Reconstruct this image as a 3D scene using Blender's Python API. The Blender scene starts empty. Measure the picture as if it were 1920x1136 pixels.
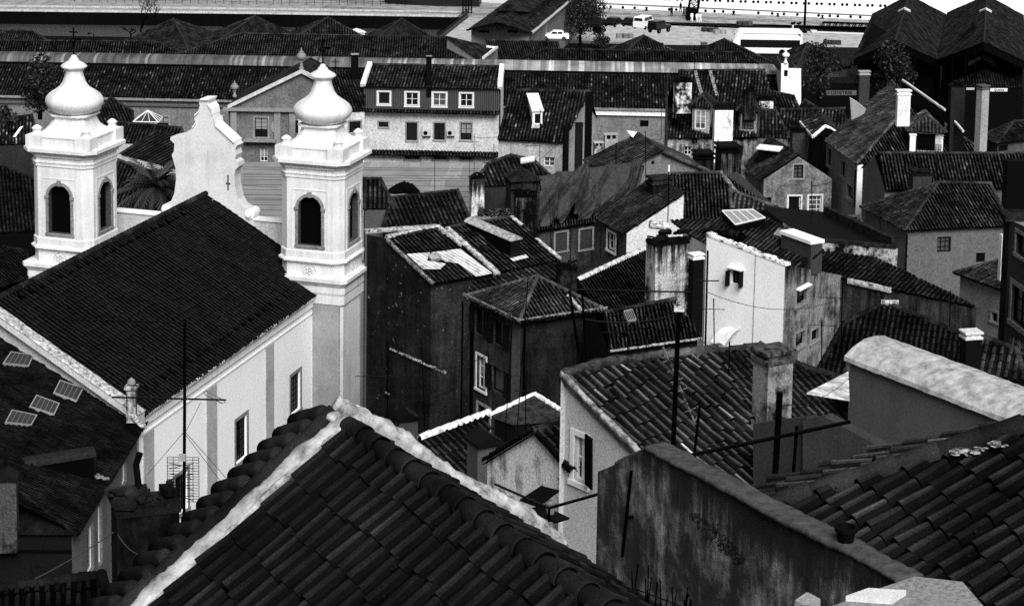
import bpy, math, random
from mathutils import Vector as V
RND = random.Random(11)
U = RND.uniform
rad = math.radians
# ------------------------------------------------------------------ scene, camera
scn = bpy.context.scene
COL = scn.collection
F = 3800.0; PY0 = -6.0; H = 50.0
_p = rad(7.7); _r = rad(.83)
FW = V((0, math.cos(_p), -math.sin(_p))); _r0 = V((1, 0, 0)); _u0 = V((0, math.sin(_p), math.cos(_p)))
RT = _r0*math.cos(_r) + _u0*math.sin(_r); UP = _u0*math.cos(_r) - _r0*math.sin(_r)
C = V((0, 0, H))
cam_d = bpy.data.cameras.new('camera'); cam = bpy.data.objects.new('camera', cam_d); COL.objects.link(cam)
from mathutils import Matrix
m = Matrix((RT, UP, -FW)).transposed().to_4x4(); m.translation = C
cam.matrix_world = m
cam_d.sensor_width = 36; cam_d.lens = 36*F/1920; cam_d.shift_y = -(568-PY0)/1920; cam_d.clip_end = 5000; cam_d.clip_start = .5
scn.camera = cam

def ray(p): return FW + RT*((p[0]-960)/F) - UP*((p[1]-PY0)/F)
def Z(p, z):                      # a plan point measured off the survey photo, at height z
    d = ray(p); return C + d*((z-H)/d.z)
def S(p, s):                      # the same at a known scale (pixels per metre)
    d = ray(p); return C + d*(F/s/d.y)
def plane(a, b, c):
    n = (b-a).cross(c-a).normalized()
    if n.z < 0: n = -n
    return (a, n)
def vplane(a, b):
    e = V((b.x-a.x, b.y-a.y, 0)).normalized(); n = V((e.y, -e.x, 0))
    if n.dot(C-a) < 0: n = -n
    return (a, n)
def ON(p, pl):
    d = ray(p); return C + d*((pl[0]-C).dot(pl[1])/d.dot(pl[1]))
def hz(a): return V((a.x, a.y, 0))
GP = [(-60, 34), (12, 32), (24, 28), (48, 13), (75, 5), (105, 4.2), (127, 3.4), (170, 2.4), (205, 1.5), (255, .3), (300, 0), (420, 0)]
def gz(y):
    for (a, b), (c, d) in zip(GP, GP[1:]):
        if y <= c: return b + (d-b)*(y-a)/(c-a)
    return 0

# ------------------------------------------------------------------ mesh helper
class MB:
    def __init__(s): s.v = []; s.f = []; s.a = []
    def poly(s, pts, a=0.5):
        n = len(s.v); s.v += [tuple(p) for p in pts]; s.f.append(tuple(range(n, n+len(pts)))); s.a.append(a)
    def hexa(s, b, t, a=.5):      # b, t: four points each, bottom and top
        n = len(s.v); s.v += [tuple(p) for p in b] + [tuple(p) for p in t]
        for q in ((3, 2, 1, 0), (4, 5, 6, 7), (0, 1, 5, 4), (1, 2, 6, 5), (2, 3, 7, 6), (3, 0, 4, 7)):
            s.f.append(tuple(n+i for i in q)); s.a.append(a)
    def box(s, o, ex, ey, ez, a=.5):   # o: corner, three edge vectors
        b = [o, o+ex, o+ex+ey, o+ey]; s.hexa(b, [p+ez for p in b], a)
    def cbox(s, c, ex, ey, ez, a=.5): s.box(c-ex/2-ey/2-ez/2, ex, ey, ez, a)
    def prism(s, base, vec, a=.5):
        n = len(base); k = len(s.v); s.v += [tuple(p) for p in base] + [tuple(p+vec) for p in base]
        s.f.append(tuple(range(k+n-1, k-1, -1))); s.f.append(tuple(range(k+n, k+2*n))); s.a += [a, a]
        for i in range(n):
            j = (i+1) % n; s.f.append((k+i, k+j, k+n+j, k+n+i)); s.a.append(a)
    def tube(s, pts, r, n=6, a=.5, r1=None, cap=True):
        rings = []
        for i, p in enumerate(pts):
            d = (pts[min(i+1, len(pts)-1)] - pts[max(i-1, 0)]).normalized()
            x = d.cross(V((0, 0, 1)) if abs(d.z) < .9 else V((1, 0, 0))).normalized(); y = d.cross(x)
            rr = r if r1 is None else r + (r1-r)*i/(len(pts)-1)
            k = len(s.v); rings.append(k)
            s.v += [tuple(p + (x*math.cos(2*math.pi*j/n) + y*math.sin(2*math.pi*j/n))*rr) for j in range(n)]
        for k0, k1 in zip(rings, rings[1:]):
            for j in range(n):
                j2 = (j+1) % n; s.f.append((k0+j, k0+j2, k1+j2, k1+j)); s.a.append(a)
        if cap:
            s.f.append(tuple(rings[0]+j for j in range(n))[::-1]); s.f.append(tuple(rings[-1]+j for j in range(n))); s.a += [a, a]
    def rings(s, rs, a=.5, cap=True):   # list of equally long point loops
        n = len(rs[0]); k = len(s.v)
        for r in rs: s.v += [tuple(p) for p in r]
        for i in range(len(rs)-1):
            for j in range(n):
                j2 = (j+1) % n; s.f.append((k+i*n+j, k+i*n+j2, k+(i+1)*n+j2, k+(i+1)*n+j)); s.a.append(a)
        if cap:
            s.f.append(tuple(k+j for j in range(n))[::-1]); s.f.append(tuple(k+(len(rs)-1)*n+j for j in range(n))); s.a += [a, a]
    def lathe(s, prof, c, n=24, a=.5, fn=None):
        rs = []
        for r, z in prof:
            rs.append([c + V((math.cos(t)*r*(fn(t) if fn else 1), math.sin(t)*r*(fn(t) if fn else 1), z)) for t in [2*math.pi*j/n for j in range(n)]])
        s.rings(rs, a)
    def build(s, name, mat, parent=None, smooth=False):
        me = bpy.data.meshes.new(name)
        o = parent.matrix_world.translation if parent is not None else V((0, 0, 0))
        if parent is not None:
            q = parent; o = V((0, 0, 0))
            while q is not None: o = o + q.location; q = q.parent
        me.from_pydata([(x-o.x, y-o.y, z-o.z) for x, y, z in s.v], [], s.f)
        at = me.attributes.new('rnd', 'FLOAT', 'FACE'); at.data.foreach_set('value', s.a)
        if smooth: me.polygons.foreach_set('use_smooth', [True]*len(me.polygons))
        me.materials.append(mat); me.update()
        ob = bpy.data.objects.new(name, me); COL.objects.link(ob)
        if parent is not None: ob.parent = parent
        return ob
def tag(o, label=None, cat=None, group=None, kind=None):
    if label: o['label'] = label
    if cat: o['category'] = cat
    if group: o['group'] = group
    if kind: o['kind'] = kind
    return o
def thing(name, label, cat, loc, group=None):
    o = bpy.data.objects.new(name, None); COL.objects.link(o); o.location = loc; o.empty_display_size = .2
    return tag(o, label, cat, group)

# ------------------------------------------------------------------ materials
def mat_new(name):
    mt = bpy.data.materials.new(name); mt.use_nodes = True; nt = mt.node_tree; nt.nodes.clear()
    out = nt.nodes.new('ShaderNodeOutputMaterial'); b = nt.nodes.new('ShaderNodeBsdfPrincipled')
    nt.links.new(b.outputs[0], out.inputs[0]); return mt, nt, b
def N(nt, t, **k):
    n = nt.nodes.new(t)
    for a, v in k.items():
        if a in n.inputs.keys(): n.inputs[a].default_value = v
        else: setattr(n, a, v)
    return n
def noise(nt, co, scale, detail=4, rough=.55, st=None):
    if st is not None:
        mp = N(nt, 'ShaderNodeMapping'); mp.inputs['Scale'].default_value = st; nt.links.new(co, mp.inputs[0]); co = mp.outputs[0]
    n = N(nt, 'ShaderNodeTexNoise'); n.inputs['Scale'].default_value = scale; n.inputs['Detail'].default_value = detail; n.inputs['Roughness'].default_value = rough
    nt.links.new(co, n.inputs['Vector']); return n.outputs['Fac']
def ramp(nt, x, pts):
    r = N(nt, 'ShaderNodeValToRGB'); cr = r.color_ramp
    while len(cr.elements) < len(pts): cr.elements.new(.5)
    for e, (p, v) in zip(cr.elements, pts): e.position = p; e.color = (v, v, v, 1)
    nt.links.new(x, r.inputs[0]); return r.outputs[0]
def math_(nt, op, a, b):
    n = N(nt, 'ShaderNodeMath', operation=op)
    for i, q in enumerate((a, b)):
        if isinstance(q, (int, float)): n.inputs[i].default_value = q
        else: nt.links.new(q, n.inputs[i])
    return n.outputs[0]
def mixv(nt, f, a, b):
    n = N(nt, 'ShaderNodeMix', data_type='FLOAT')
    for i, q in ((0, f), (2, a), (3, b)):
        if isinstance(q, (int, float)): n.inputs[i].default_value = q
        else: nt.links.new(q, n.inputs[i])
    return n.outputs[0]
def coords(nt): return N(nt, 'ShaderNodeNewGeometry').outputs['Position']
def bump(nt, b, h, st=.3, dist=.02):
    n = N(nt, 'ShaderNodeBump'); n.inputs['Strength'].default_value = st; n.inputs['Distance'].default_value = dist
    nt.links.new(h, n.inputs['Height']); nt.links.new(n.outputs[0], b.inputs['Normal'])
def tv(v): return v if v >= .6 else v*(v/.6)**.8     # the print is contrasty: darks sink
_cache = {}
def cached(fn):
    def w(*a, **k):
        key = (fn.__name__, a, tuple(sorted(k.items())))
        if key not in _cache: _cache[key] = fn(*a, **k)
        return _cache[key]
    return w
@cached
def stucco(v, dirt=.3, s=30, grain=.3, streak=.5, lo=.25, seed=0, rough=.9):
    """rendered masonry: base value, broad stains, rain streaks and a sandy grain"""
    v = tv(v); mt, nt, b = mat_new('stucco'); co = coords(nt)
    st = noise(nt, co, .55+.07*seed, 5, .6); sk = noise(nt, co, 1, 5, .65, (2.2, 2.2, .16))
    w = mixv(nt, streak, st, sk)
    d = ramp(nt, w, [(.34, lo), (.46, lo+(1-lo)*.55), (.56, 1)])
    g = noise(nt, co, s*.27, 2, .75)
    gg = math_(nt, 'ADD', math_(nt, 'MULTIPLY', math_(nt, 'SUBTRACT', g, .5), grain*4.5), 1)
    d = mixv(nt, dirt if dirt < 1 else 1, 1, d)
    x = math_(nt, 'MULTIPLY', math_(nt, 'MULTIPLY', d, v), gg)
    nt.links.new(x, b.inputs['Base Color']); b.inputs['Roughness'].default_value = rough; b.inputs['Specular IOR Level'].default_value = .05
    bump(nt, b, g, .35, .6/s); return mt
def mould(nt, co, ztop, zd):
    sp = N(nt, 'ShaderNodeSeparateXYZ'); nt.links.new(co, sp.inputs[0]); zz = math_(nt, 'DIVIDE', math_(nt, 'SUBTRACT', ztop, sp.outputs[2]), zd); sk = noise(nt, co, 1, 7, .7, (4.5, 4.5, .35))
    return ramp(nt, math_(nt, 'ADD', zz, math_(nt, 'MULTIPLY', math_(nt, 'SUBTRACT', sk, .5), 2.6)), [(.12, .04), (.42, .45), (.62, 1)])
@cached
def peel(v1, v2, t=.5, s=30, streak=.5, seed=0, sharp=.06, ztop=None, zd=2.):
    """old wall: pale lime coat flaking and streaked with black mould"""
    v1 = tv(v1); v2 = tv(v2); mt, nt, b = mat_new('peeling_wall'); co = coords(nt)
    st = noise(nt, co, .9+.13*seed, 8, .68); sk = noise(nt, co, 1, 7, .68, (3.2, 3.2, .3))
    w = mixv(nt, streak, st, sk)
    d = ramp(nt, w, [(t-sharp, v2), (t, (v1+v2)*.4), (t+sharp, v1)])
    if ztop is not None: d = math_(nt, 'MULTIPLY', d, mould(nt, co, ztop, zd))
    g = noise(nt, co, s*.27, 2, .75)
    gg = math_(nt, 'ADD', math_(nt, 'MULTIPLY', math_(nt, 'SUBTRACT', g, .5), 2.6), 1)
    nt.links.new(math_(nt, 'MULTIPLY', d, gg), b.inputs['Base Color']); b.inputs['Roughness'].default_value = .95; b.inputs['Specular IOR Level'].default_value = .1
    bump(nt, b, math_(nt, 'ADD', w, math_(nt, 'MULTIPLY', g, .3)), .5, 1.5/s); return mt
@cached
def tilem(v=.02, lichen=.05, var=1.0, s=30, sheen=.25, stain=1.):
    """fired clay roof tiles: every tile its own tone, stains, shade painted into channels and flanks, a few pale lichened ones"""
    v *= 1.0; sheen *= .05; mt, nt, b = mat_new('roof_tile'); co = coords(nt)
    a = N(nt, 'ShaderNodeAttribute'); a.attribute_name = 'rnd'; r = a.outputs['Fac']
    k = ramp(nt, r, [(0, .03), (.05, .03), (.06, .2), (.08, .2), (.1, 1-.6*var), (.45, 1), (.85, 1+.7*var), (1-lichen*.7, 1+1.3*var), (1-lichen*.6, 1+2.4*var), (1, 1+9*var*min(1, lichen*12))])  # lowest steps paint shade onto channels, lips and flanks
    st = ramp(nt, noise(nt, co, .8, 5, .6), [(.34, 1-.65*stain), (.5, 1-.1*stain), (.64, 1+.7*stain)])
    g = noise(nt, co, s*.3, 3, .75); gg = math_(nt, 'ADD', math_(nt, 'MULTIPLY', math_(nt, 'SUBTRACT', g, .5), 3.2), 1)
    x = math_(nt, 'MULTIPLY', math_(nt, 'MULTIPLY', k, v), math_(nt, 'MULTIPLY', st, gg))
    nt.links.new(x, b.inputs['Base Color']); b.inputs['Roughness'].default_value = .62; b.inputs['Specular IOR Level'].default_value = sheen
    bump(nt, b, g, .3, .4/s); return mt
@cached
def plain(v, rough=.6, metal=0., spec=.08, var=.25, sc=6.):
    v = tv(v); mt, nt, b = mat_new('plain'); co = coords(nt)
    g = noise(nt, co, sc, 4, .65)
    nt.links.new(math_(nt, 'MULTIPLY', math_(nt, 'ADD', math_(nt, 'MULTIPLY', math_(nt, 'SUBTRACT', g, .5), var*2), 1), v), b.inputs['Base Color'])
    b.inputs['Roughness'].default_value = rough; b.inputs['Metallic'].default_value = metal; b.inputs['Specular IOR Level'].default_value = spec; return mt
@cached
def glass():
    mt, nt, b = mat_new('window_glass'); b.inputs['Base Color'].default_value = (.006, .006, .006, 1); b.inputs['Roughness'].default_value = .22; b.inputs['Specular IOR Level'].default_value = .35
    return mt
@cached
def blotch(v1, v2, sc=3., t=.5, sharp=.08, rough=.8, st=(1, 1, 1)):
    v1 = tv(v1); v2 = tv(v2); mt, nt, b = mat_new('weathered'); co = coords(nt)
    w = noise(nt, co, sc, 8, .7, st); d = ramp(nt, w, [(t-sharp, v2), (t+sharp, v1)])
    nt.links.new(d, b.inputs['Base Color']); b.inputs['Roughness'].default_value = rough; bump(nt, b, w, .5, .03); b.inputs['Specular IOR Level'].default_value = .15; return mt
@cached
def leafm(v=.02):
    mt, nt, b = mat_new('leaf'); a = N(nt, 'ShaderNodeAttribute'); a.attribute_name = 'rnd'
    nt.links.new(math_(nt, 'MULTIPLY', ramp(nt, a.outputs['Fac'], [(0, .3), (.8, 1), (1, 2.2)]), v), b.inputs['Base Color']); b.inputs['Roughness'].default_value = .6; return mt
@cached
def waterm():
    mt, nt, b = mat_new('water'); co = coords(nt)
    b.inputs['Base Color'].default_value = (.05, .05, .05, 1); b.inputs['Roughness'].default_value = .16; b.inputs['Specular IOR Level'].default_value = .9; b.inputs['IOR'].default_value = 2.6
    bump(nt, b, noise(nt, co, .45, 6, .65, (.35, 2.2, 1)), .6, .5); return mt

@cached
def scar(v, fl=.3, s=36, t=.635):
    """dark painted plaster with soot clouds, faint streaks and sparse pale scars"""
    mt, nt, b = mat_new('scarred_plaster'); co = coords(nt); a = ramp(nt, noise(nt, co, .5, 6, .65), [(.35, .35), (.65, 1.7)]); sk = ramp(nt, noise(nt, co, 1, 6, .65, (3, 3, .2)), [(.35, .6), (.65, 1.35)]); g = noise(nt, co, s*.27, 2, .75)
    f = ramp(nt, noise(nt, co, 2.2, 9, .75), [(t, 0), (t+.03, 1)]); base = math_(nt, 'MULTIPLY', math_(nt, 'MULTIPLY', a, sk), math_(nt, 'MULTIPLY', v, math_(nt, 'ADD', math_(nt, 'MULTIPLY', math_(nt, 'SUBTRACT', g, .5), 3.), 1)))
    nt.links.new(mixv(nt, f, base, fl), b.inputs['Base Color']); b.inputs['Roughness'].default_value = .9; b.inputs['Specular IOR Level'].default_value = .06; bump(nt, b, math_(nt, 'ADD', noise(nt, co, 2.2, 9, .75), math_(nt, 'MULTIPLY', g, .2)), .5, .04); return mt
WHITE = stucco(.86, .3, 30, .12, .6, .5); WHITE_D = stucco(.62, .25, 30, .28, .3, .55)
FRAME_W = plain(.75, .5, var=.1); FRAME_D = plain(.03, .5); STONE = stucco(.36, .5, 30, .35, .3, .4); DARK = plain(.012, .8); BLACK = plain(.006, .9)
IRON = plain(.012, .5, .3); STEEL = plain(.25, .45, .6); MORTAR = blotch(.7, .1, 5, .5, .16)
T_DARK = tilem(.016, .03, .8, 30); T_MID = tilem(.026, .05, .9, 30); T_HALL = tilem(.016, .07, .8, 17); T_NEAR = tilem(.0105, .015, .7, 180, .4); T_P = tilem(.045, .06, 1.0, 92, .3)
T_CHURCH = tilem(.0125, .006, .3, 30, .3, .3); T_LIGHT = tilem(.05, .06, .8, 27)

# ------------------------------------------------------------------ roofs of tiles
PF_N = [(-.5, -.42), (-.42, -.36), (-.36, -.1), (-.31, .4), (-.22, .76), (-.12, .94), (0, 1), (.12, .94), (.22, .76), (.31, .4), (.36, -.1), (.42, -.36), (.5, -.42)]
PF_M = [(-.5, 0), (-.32, .12), (-.2, .8), (0, 1), (.2, .8), (.32, .12), (.5, 0)]
PF_F = [(-.5, 0), (-.22, .7), (0, 1), (.22, .7), (.5, 0)]
def isect(poly, a):               # where the column a crosses a convex 2-D outline
    bs = []
    for (x0, y0), (x1, y1) in zip(poly, poly[1:]+poly[:1]):
        if (x0-a)*(x1-a) <= 0 and abs(x1-x0) > 1e-9: bs.append(y0+(y1-y0)*(a-x0)/(x1-x0))
    return (min(bs), max(bs)) if len(bs) > 1 else None
def roof(name, pts, mat, parent, p=.22, L=.4, h=.075, prof=None, d=None, lift=.03, jit=1.3, skip=None, e=None, sag=.022):
    """pts: planar outline, first edge = eave; columns of overlapping barrel tiles from eave to top"""
    A, B = pts[0], pts[1]; e = (B-A).normalized() if e is None else e
    n = V((0, 0, 0))
    for a, b in zip(pts, pts[1:]+pts[:1]): n += a.cross(b)
    n.normalize()
    if n.z < 0: n = -n
    e = (e - n*e.dot(n)).normalized()
    up = n.cross(e)
    if up.z < 0: up = -up
    if d is not None: d = (d-n*d.dot(n)).normalized()
    else: d = up
    de, dn = d.dot(e), d.dot(up)
    P2 = []
    for q in pts:
        w = q-A; b = w.dot(up)/dn; P2.append((w.dot(e)-b*de, b))
    mb = MB(); prof = prof or PF_M
    mb.poly([q-n*(.03+sag*1.2) for q in pts], .3)
    a0 = min(q[0] for q in P2); a1 = max(q[0] for q in P2); nc = max(1, round((a1-a0)/p)); pp = (a1-a0)/nc
    K = len(prof)
    for i in range(nc):
        a = a0+(i+.5)*pp; r = isect(P2, a)
        if not r or r[1]-r[0] < .06: continue
        b = r[0]-.06*U(0, 1)*jit; k = 0
        while b < r[1]-.02:
            b2 = min(b+L, r[1]); rv = RND.random(); li = lift*(1+.5*U(-1, 1)*jit); sh = .012*U(-1, 1)*jit; lw = 1+.08*U(-1, 1)*jit
            slip = U(.03, .09) if RND.random() < .035*jit and k else 0; rt = U(-.035, .035)*jit if slip else U(-.008, .008)*jit; k += 1
            k0 = len(mb.v)
            for row in range(3):
                bb = (b-.004, b, b2+.03)[row]
                for t, hh in prof:
                    wd = (1.0, 1.0, .86)[row] if abs(t) < .36 else 1
                    hgt = hh*h*(lw, lw, .88)[row] + (0 if hh > .3 else -.0) + (li*max(.25, hh) if row == 1 else (0 if row == 2 else -.01))
                    if row == 0: hgt = hh*h*.86-.004
                    q = A + e*(a+t*pp*wd+sh+rt*(row == 2)) + d*(bb-slip) + n*(hgt+slip*.12+sag*(math.sin(.62*a+1+A.x)*math.sin(.5*bb+.5)+.5*math.sin(1.9*a+2)*math.sin(1.1*bb)))
                    mb.v.append((q.x, q.y, q.z))
            for row in range(2):
                for j in range(K-1):
                    x = k0+row*K+j; mb.f.append((x, x+1, x+K+1, x+K)); mb.a.append(0 if row == 0 or max(prof[j][1], prof[j+1][1]) < .3 else (.1+.9*rv if min(prof[j][1], prof[j+1][1]) >= .9 or K < 8 and min(prof[j][1], prof[j+1][1]) >= .65 else .1+.22*rv if min(prof[j][1], prof[j+1][1]) >= .7 else .07))  # channels, lips and flanks coded low so their shade sits in the colour
            b += L
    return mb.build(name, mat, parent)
def ridge(name, p0, p1, r, mat, parent, L=.38, n=7, over=.12, jit=.006):
    """half-round ridge tiles, each one lapping the next"""
    d = p1-p0; ln = d.length; d.normalize(); x = d.cross(V((0, 0, 1))).normalized(); z = x.cross(d)
    mb = MB(); k = max(1, round(ln/L)); l = ln/k
    for i in range(k):
        a = p0+d*(i*l) + V((U(-jit, jit), U(-jit, jit), U(-jit, jit))); b = p0+d*((i+1)*l+over*l); rs = []; rv = U(.2, .9)
        for c, rr, off in ((a, r*.86, 0), (a+d*.01, r*.9, 0), (b-d*.05, r*1.05, .01), (b, r*1.06, .012), (b, r*.9, 0)):
            rs.append([c + (x*math.cos(math.pi*(j/(n-1)*1.1-.05)) + z*math.sin(math.pi*(j/(n-1)*1.1-.05)))*rr + z*off for j in range(n)])
        k0 = len(mb.v)
        for ring in rs: mb.v += [tuple(q) for q in ring]
        for u in range(4):
            for j in range(n-1): mb.f.append((k0+u*n+j, k0+u*n+j+1, k0+(u+1)*n+j+1, k0+(u+1)*n+j)); mb.a.append(rv if u != 3 else .05)
    return mb.build(name, mat, parent, True)
def strip(name, p0, p1, w, h, mat, parent, side=None, seg=14, jit=.015, drop=.1):
    jit = min(jit, .022)
    """uneven mortar or coping along a line"""
    d = (p1-p0); ln = d.length; d.normalize(); x = side or d.cross(V((0, 0, 1))).normalized(); z = x.cross(d)
    if z.z < 0: z = -z
    rs = []
    for i in range(seg+1):
        c = p0+d*(ln*i/seg); j = U(-jit, jit); k = U(-jit, jit)
        rs.append([c-x*(w/2+j), c-x*(w*.42+j)+z*(h+k), c+x*(w*.42+k)+z*(h+j), c+x*(w/2+k), c+x*w*.4-z*drop, c-x*w*.4-z*drop])
    mb = MB(); mb.rings(rs); return mb.build(name, mat, parent)

# ------------------------------------------------------------------ walls and windows
def clip(poly, ax, v, keep_gt):
    out = []
    for (p, q) in zip(poly, poly[1:]+poly[:1]):
        ip = (p[ax] >= v) == keep_gt or p[ax] == v; iq = (q[ax] >= v) == keep_gt or q[ax] == v
        if ip: out.append(p)
        if ip != iq:
            t = (v-p[ax])/(q[ax]-p[ax]); out.append((p[0]+(q[0]-p[0])*t, p[1]+(q[1]-p[1])*t))
    return out
def wall(pts, mat, parent, holes=(), name='wall', thick=.2):
    """vertical wall from its convex outline (3-D points, first two along the foot), real window openings cut in it"""
    A = pts[0]; pl = vplane(pts[0], pts[1]); nrm = pl[1]; e = V((-nrm.y, nrm.x, 0))
    if e.dot(pts[1]-pts[0]) < 0: e = -e
    P2 = [((q-A).dot(e), q.z) for q in pts]
    to = lambda t, z, dep=0: V((A.x, A.y, 0)) + e*t + V((0, 0, z)) - nrm*dep
    rects = []
    for hdef in holes:
        x0, y0, x1, y1 = hdef[:4]; st = hdef[4] if len(hdef) > 4 else 'sash'
        xc, yc = (x0+x1)/2, (y0+y1)/2
        ta = (ON((x0, yc), pl)-A).dot(e); tb = (ON((x1, yc), pl)-A).dot(e); za = ON((xc, y1), pl).z; zb = ON((xc, y0), pl).z
        rects.append((min(ta, tb), max(ta, tb), za, zb, st))
    xs = sorted({min(q[0] for q in P2), max(q[0] for q in P2), *[r[0] for r in rects], *[r[1] for r in rects]})
    zs = sorted({min(q[1] for q in P2), max(q[1] for q in P2), *[r[2] for r in rects], *[r[3] for r in rects]})
    mb = MB()
    for xa, xb in zip(xs, xs[1:]):
        for za, zb in zip(zs, zs[1:]):
            cx, cz = (xa+xb)/2, (za+zb)/2
            if any(r[0] < cx < r[1] and r[2] < cz < r[3] for r in rects): continue
            q = list(P2)
            for ax, v, kg in ((0, xa, True), (0, xb, False), (1, za, True), (1, zb, False)):
                q = clip(q, ax, v, kg)
                if len(q) < 3: break
            if len(q) >= 3: mb.poly([to(*c) for c in q])
    for t0, t1, z0, z1, st in rects:
        for (a, b), (c, d_) in (((t0, z0), (t1, z0)), ((t1, z0), (t1, z1)), ((t1, z1), (t0, z1)), ((t0, z1), (t0, z0))):
            mb.poly([to(a, b), to(c, d_), to(c, d_, thick+.05), to(a, b, thick+.05)])
    ob = mb.build(name, mat, parent)
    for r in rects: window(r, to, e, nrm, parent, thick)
    return ob
def window(r, to, e, nrm, parent, thick):
    t0, t1, z0, z1, st = r; w, hh = t1-t0, z1-z0; up = V((0, 0, 1))
    fm = FRAME_W if 'w' in st.split('_') or st == 'sash' else FRAME_D
    def bar(mb, ta, tb, za, zb, d0, d1): mb.box(to(ta, za, d0), e*(tb-ta), -nrm*(d1-d0), up*(zb-za))
    f = MB(); bw = min(.07, w*.09)
    bar(f, t0, t0+bw, z0, z1, thick-.06, thick); bar(f, t1-bw, t1, z0, z1, thick-.06, thick)
    bar(f, t0+bw, t1-bw, z0, z0+bw, thick-.058, thick); bar(f, t0+bw, t1-bw, z1-bw, z1, thick-.058, thick)
    if st.startswith('grid'):
        nx, nz = max(2, round(w/.3)), max(2, round(hh/.35))
    elif st.startswith('open') or st.startswith('black'): nx, nz = 1, 1
    elif st.startswith('small'): nx, nz = 1, 1
    else: nx, nz = 2, max(2, round(hh/.55))
    for i in range(1, nx): x = t0+w*i/nx; q = .022 if nx > 2 else .035; bar(f, x-q, x+q, z0+bw, z1-bw, thick-.05, thick-.004)
    for i in range(1, nz): z = z0+hh*i/nz; bar(f, t0+bw, t1-bw, z-.018, z+.018, thick-.045, thick-.006)
    wo = f.build('window', fm, parent)
    g = MB(); g.poly([to(t0, z0, thick-.01), to(t1, z0, thick-.01), to(t1, z1, thick-.01), to(t0, z1, thick-.01)])
    g.build('pane', BLACK if st.startswith('black') else (plain(.17, .3, 0, .4, .5, 1.5) if RND.random() < .3 else glass()), wo)  # some panes pale: a reflection put into the base colour
    if 'c' in st.split('_') or (st.startswith('sash') and RND.random() < .4):
        g = MB(); g.poly([to(t0+bw, z0+hh*.4, thick-.025), to(t1-bw, z0+hh*.4, thick-.025), to(t1-bw, z1-bw, thick-.025), to(t0+bw, z1-bw, thick-.025)])
        g.build('curtain', plain(.35, .9), wo)
    if 's' in st.split('_'):     # stone surround
        g = MB(); b = max(.12, w*.13)
        bar(g, t0-b, t0, z0-.02, z1+b, -.035, .02); bar(g, t1, t1+b, z0-.02, z1+b, -.035, .02); bar(g, t0, t1, z1, z1+b, -.033, .02); bar(g, t0-b*1.2, t1+b*1.2, z0-b*1.1, z0-.022, -.07, .02)
        g.build('surround', plain(.62, .8) if 'w' in st.split('_') else STONE, wo)
    if 'h' in st.split('_'):     # shutters folded back on the wall
        for a in (t0-w*.48, t1):
            g = MB(); bar(g, a, a+w*.48, z0, z1, -.06, -.015)
            for k in range(9): bar(g, a+.03, a+w*.48-.03, z0+hh*(k+.3)/9.3, z0+hh*(k+.75)/9.3, -.075, -.058)
            g.build('shutter', FRAME_D, wo)
    if 'v' in st.split('_'):     # small hood
        g = MB(); g.hexa([to(t0-.1, z1+.02, -.25), to(t1+.1, z1+.02, -.25), to(t1+.1, z1+.05, .02), to(t0-.1, z1+.05, .02)], [to(t0-.1, z1+.07, -.25), to(t1+.1, z1+.07, -.25), to(t1+.1, z1+.14, .02), to(t0-.1, z1+.14, .02)])
        g.build('hood', FRAME_W, wo)

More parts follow.
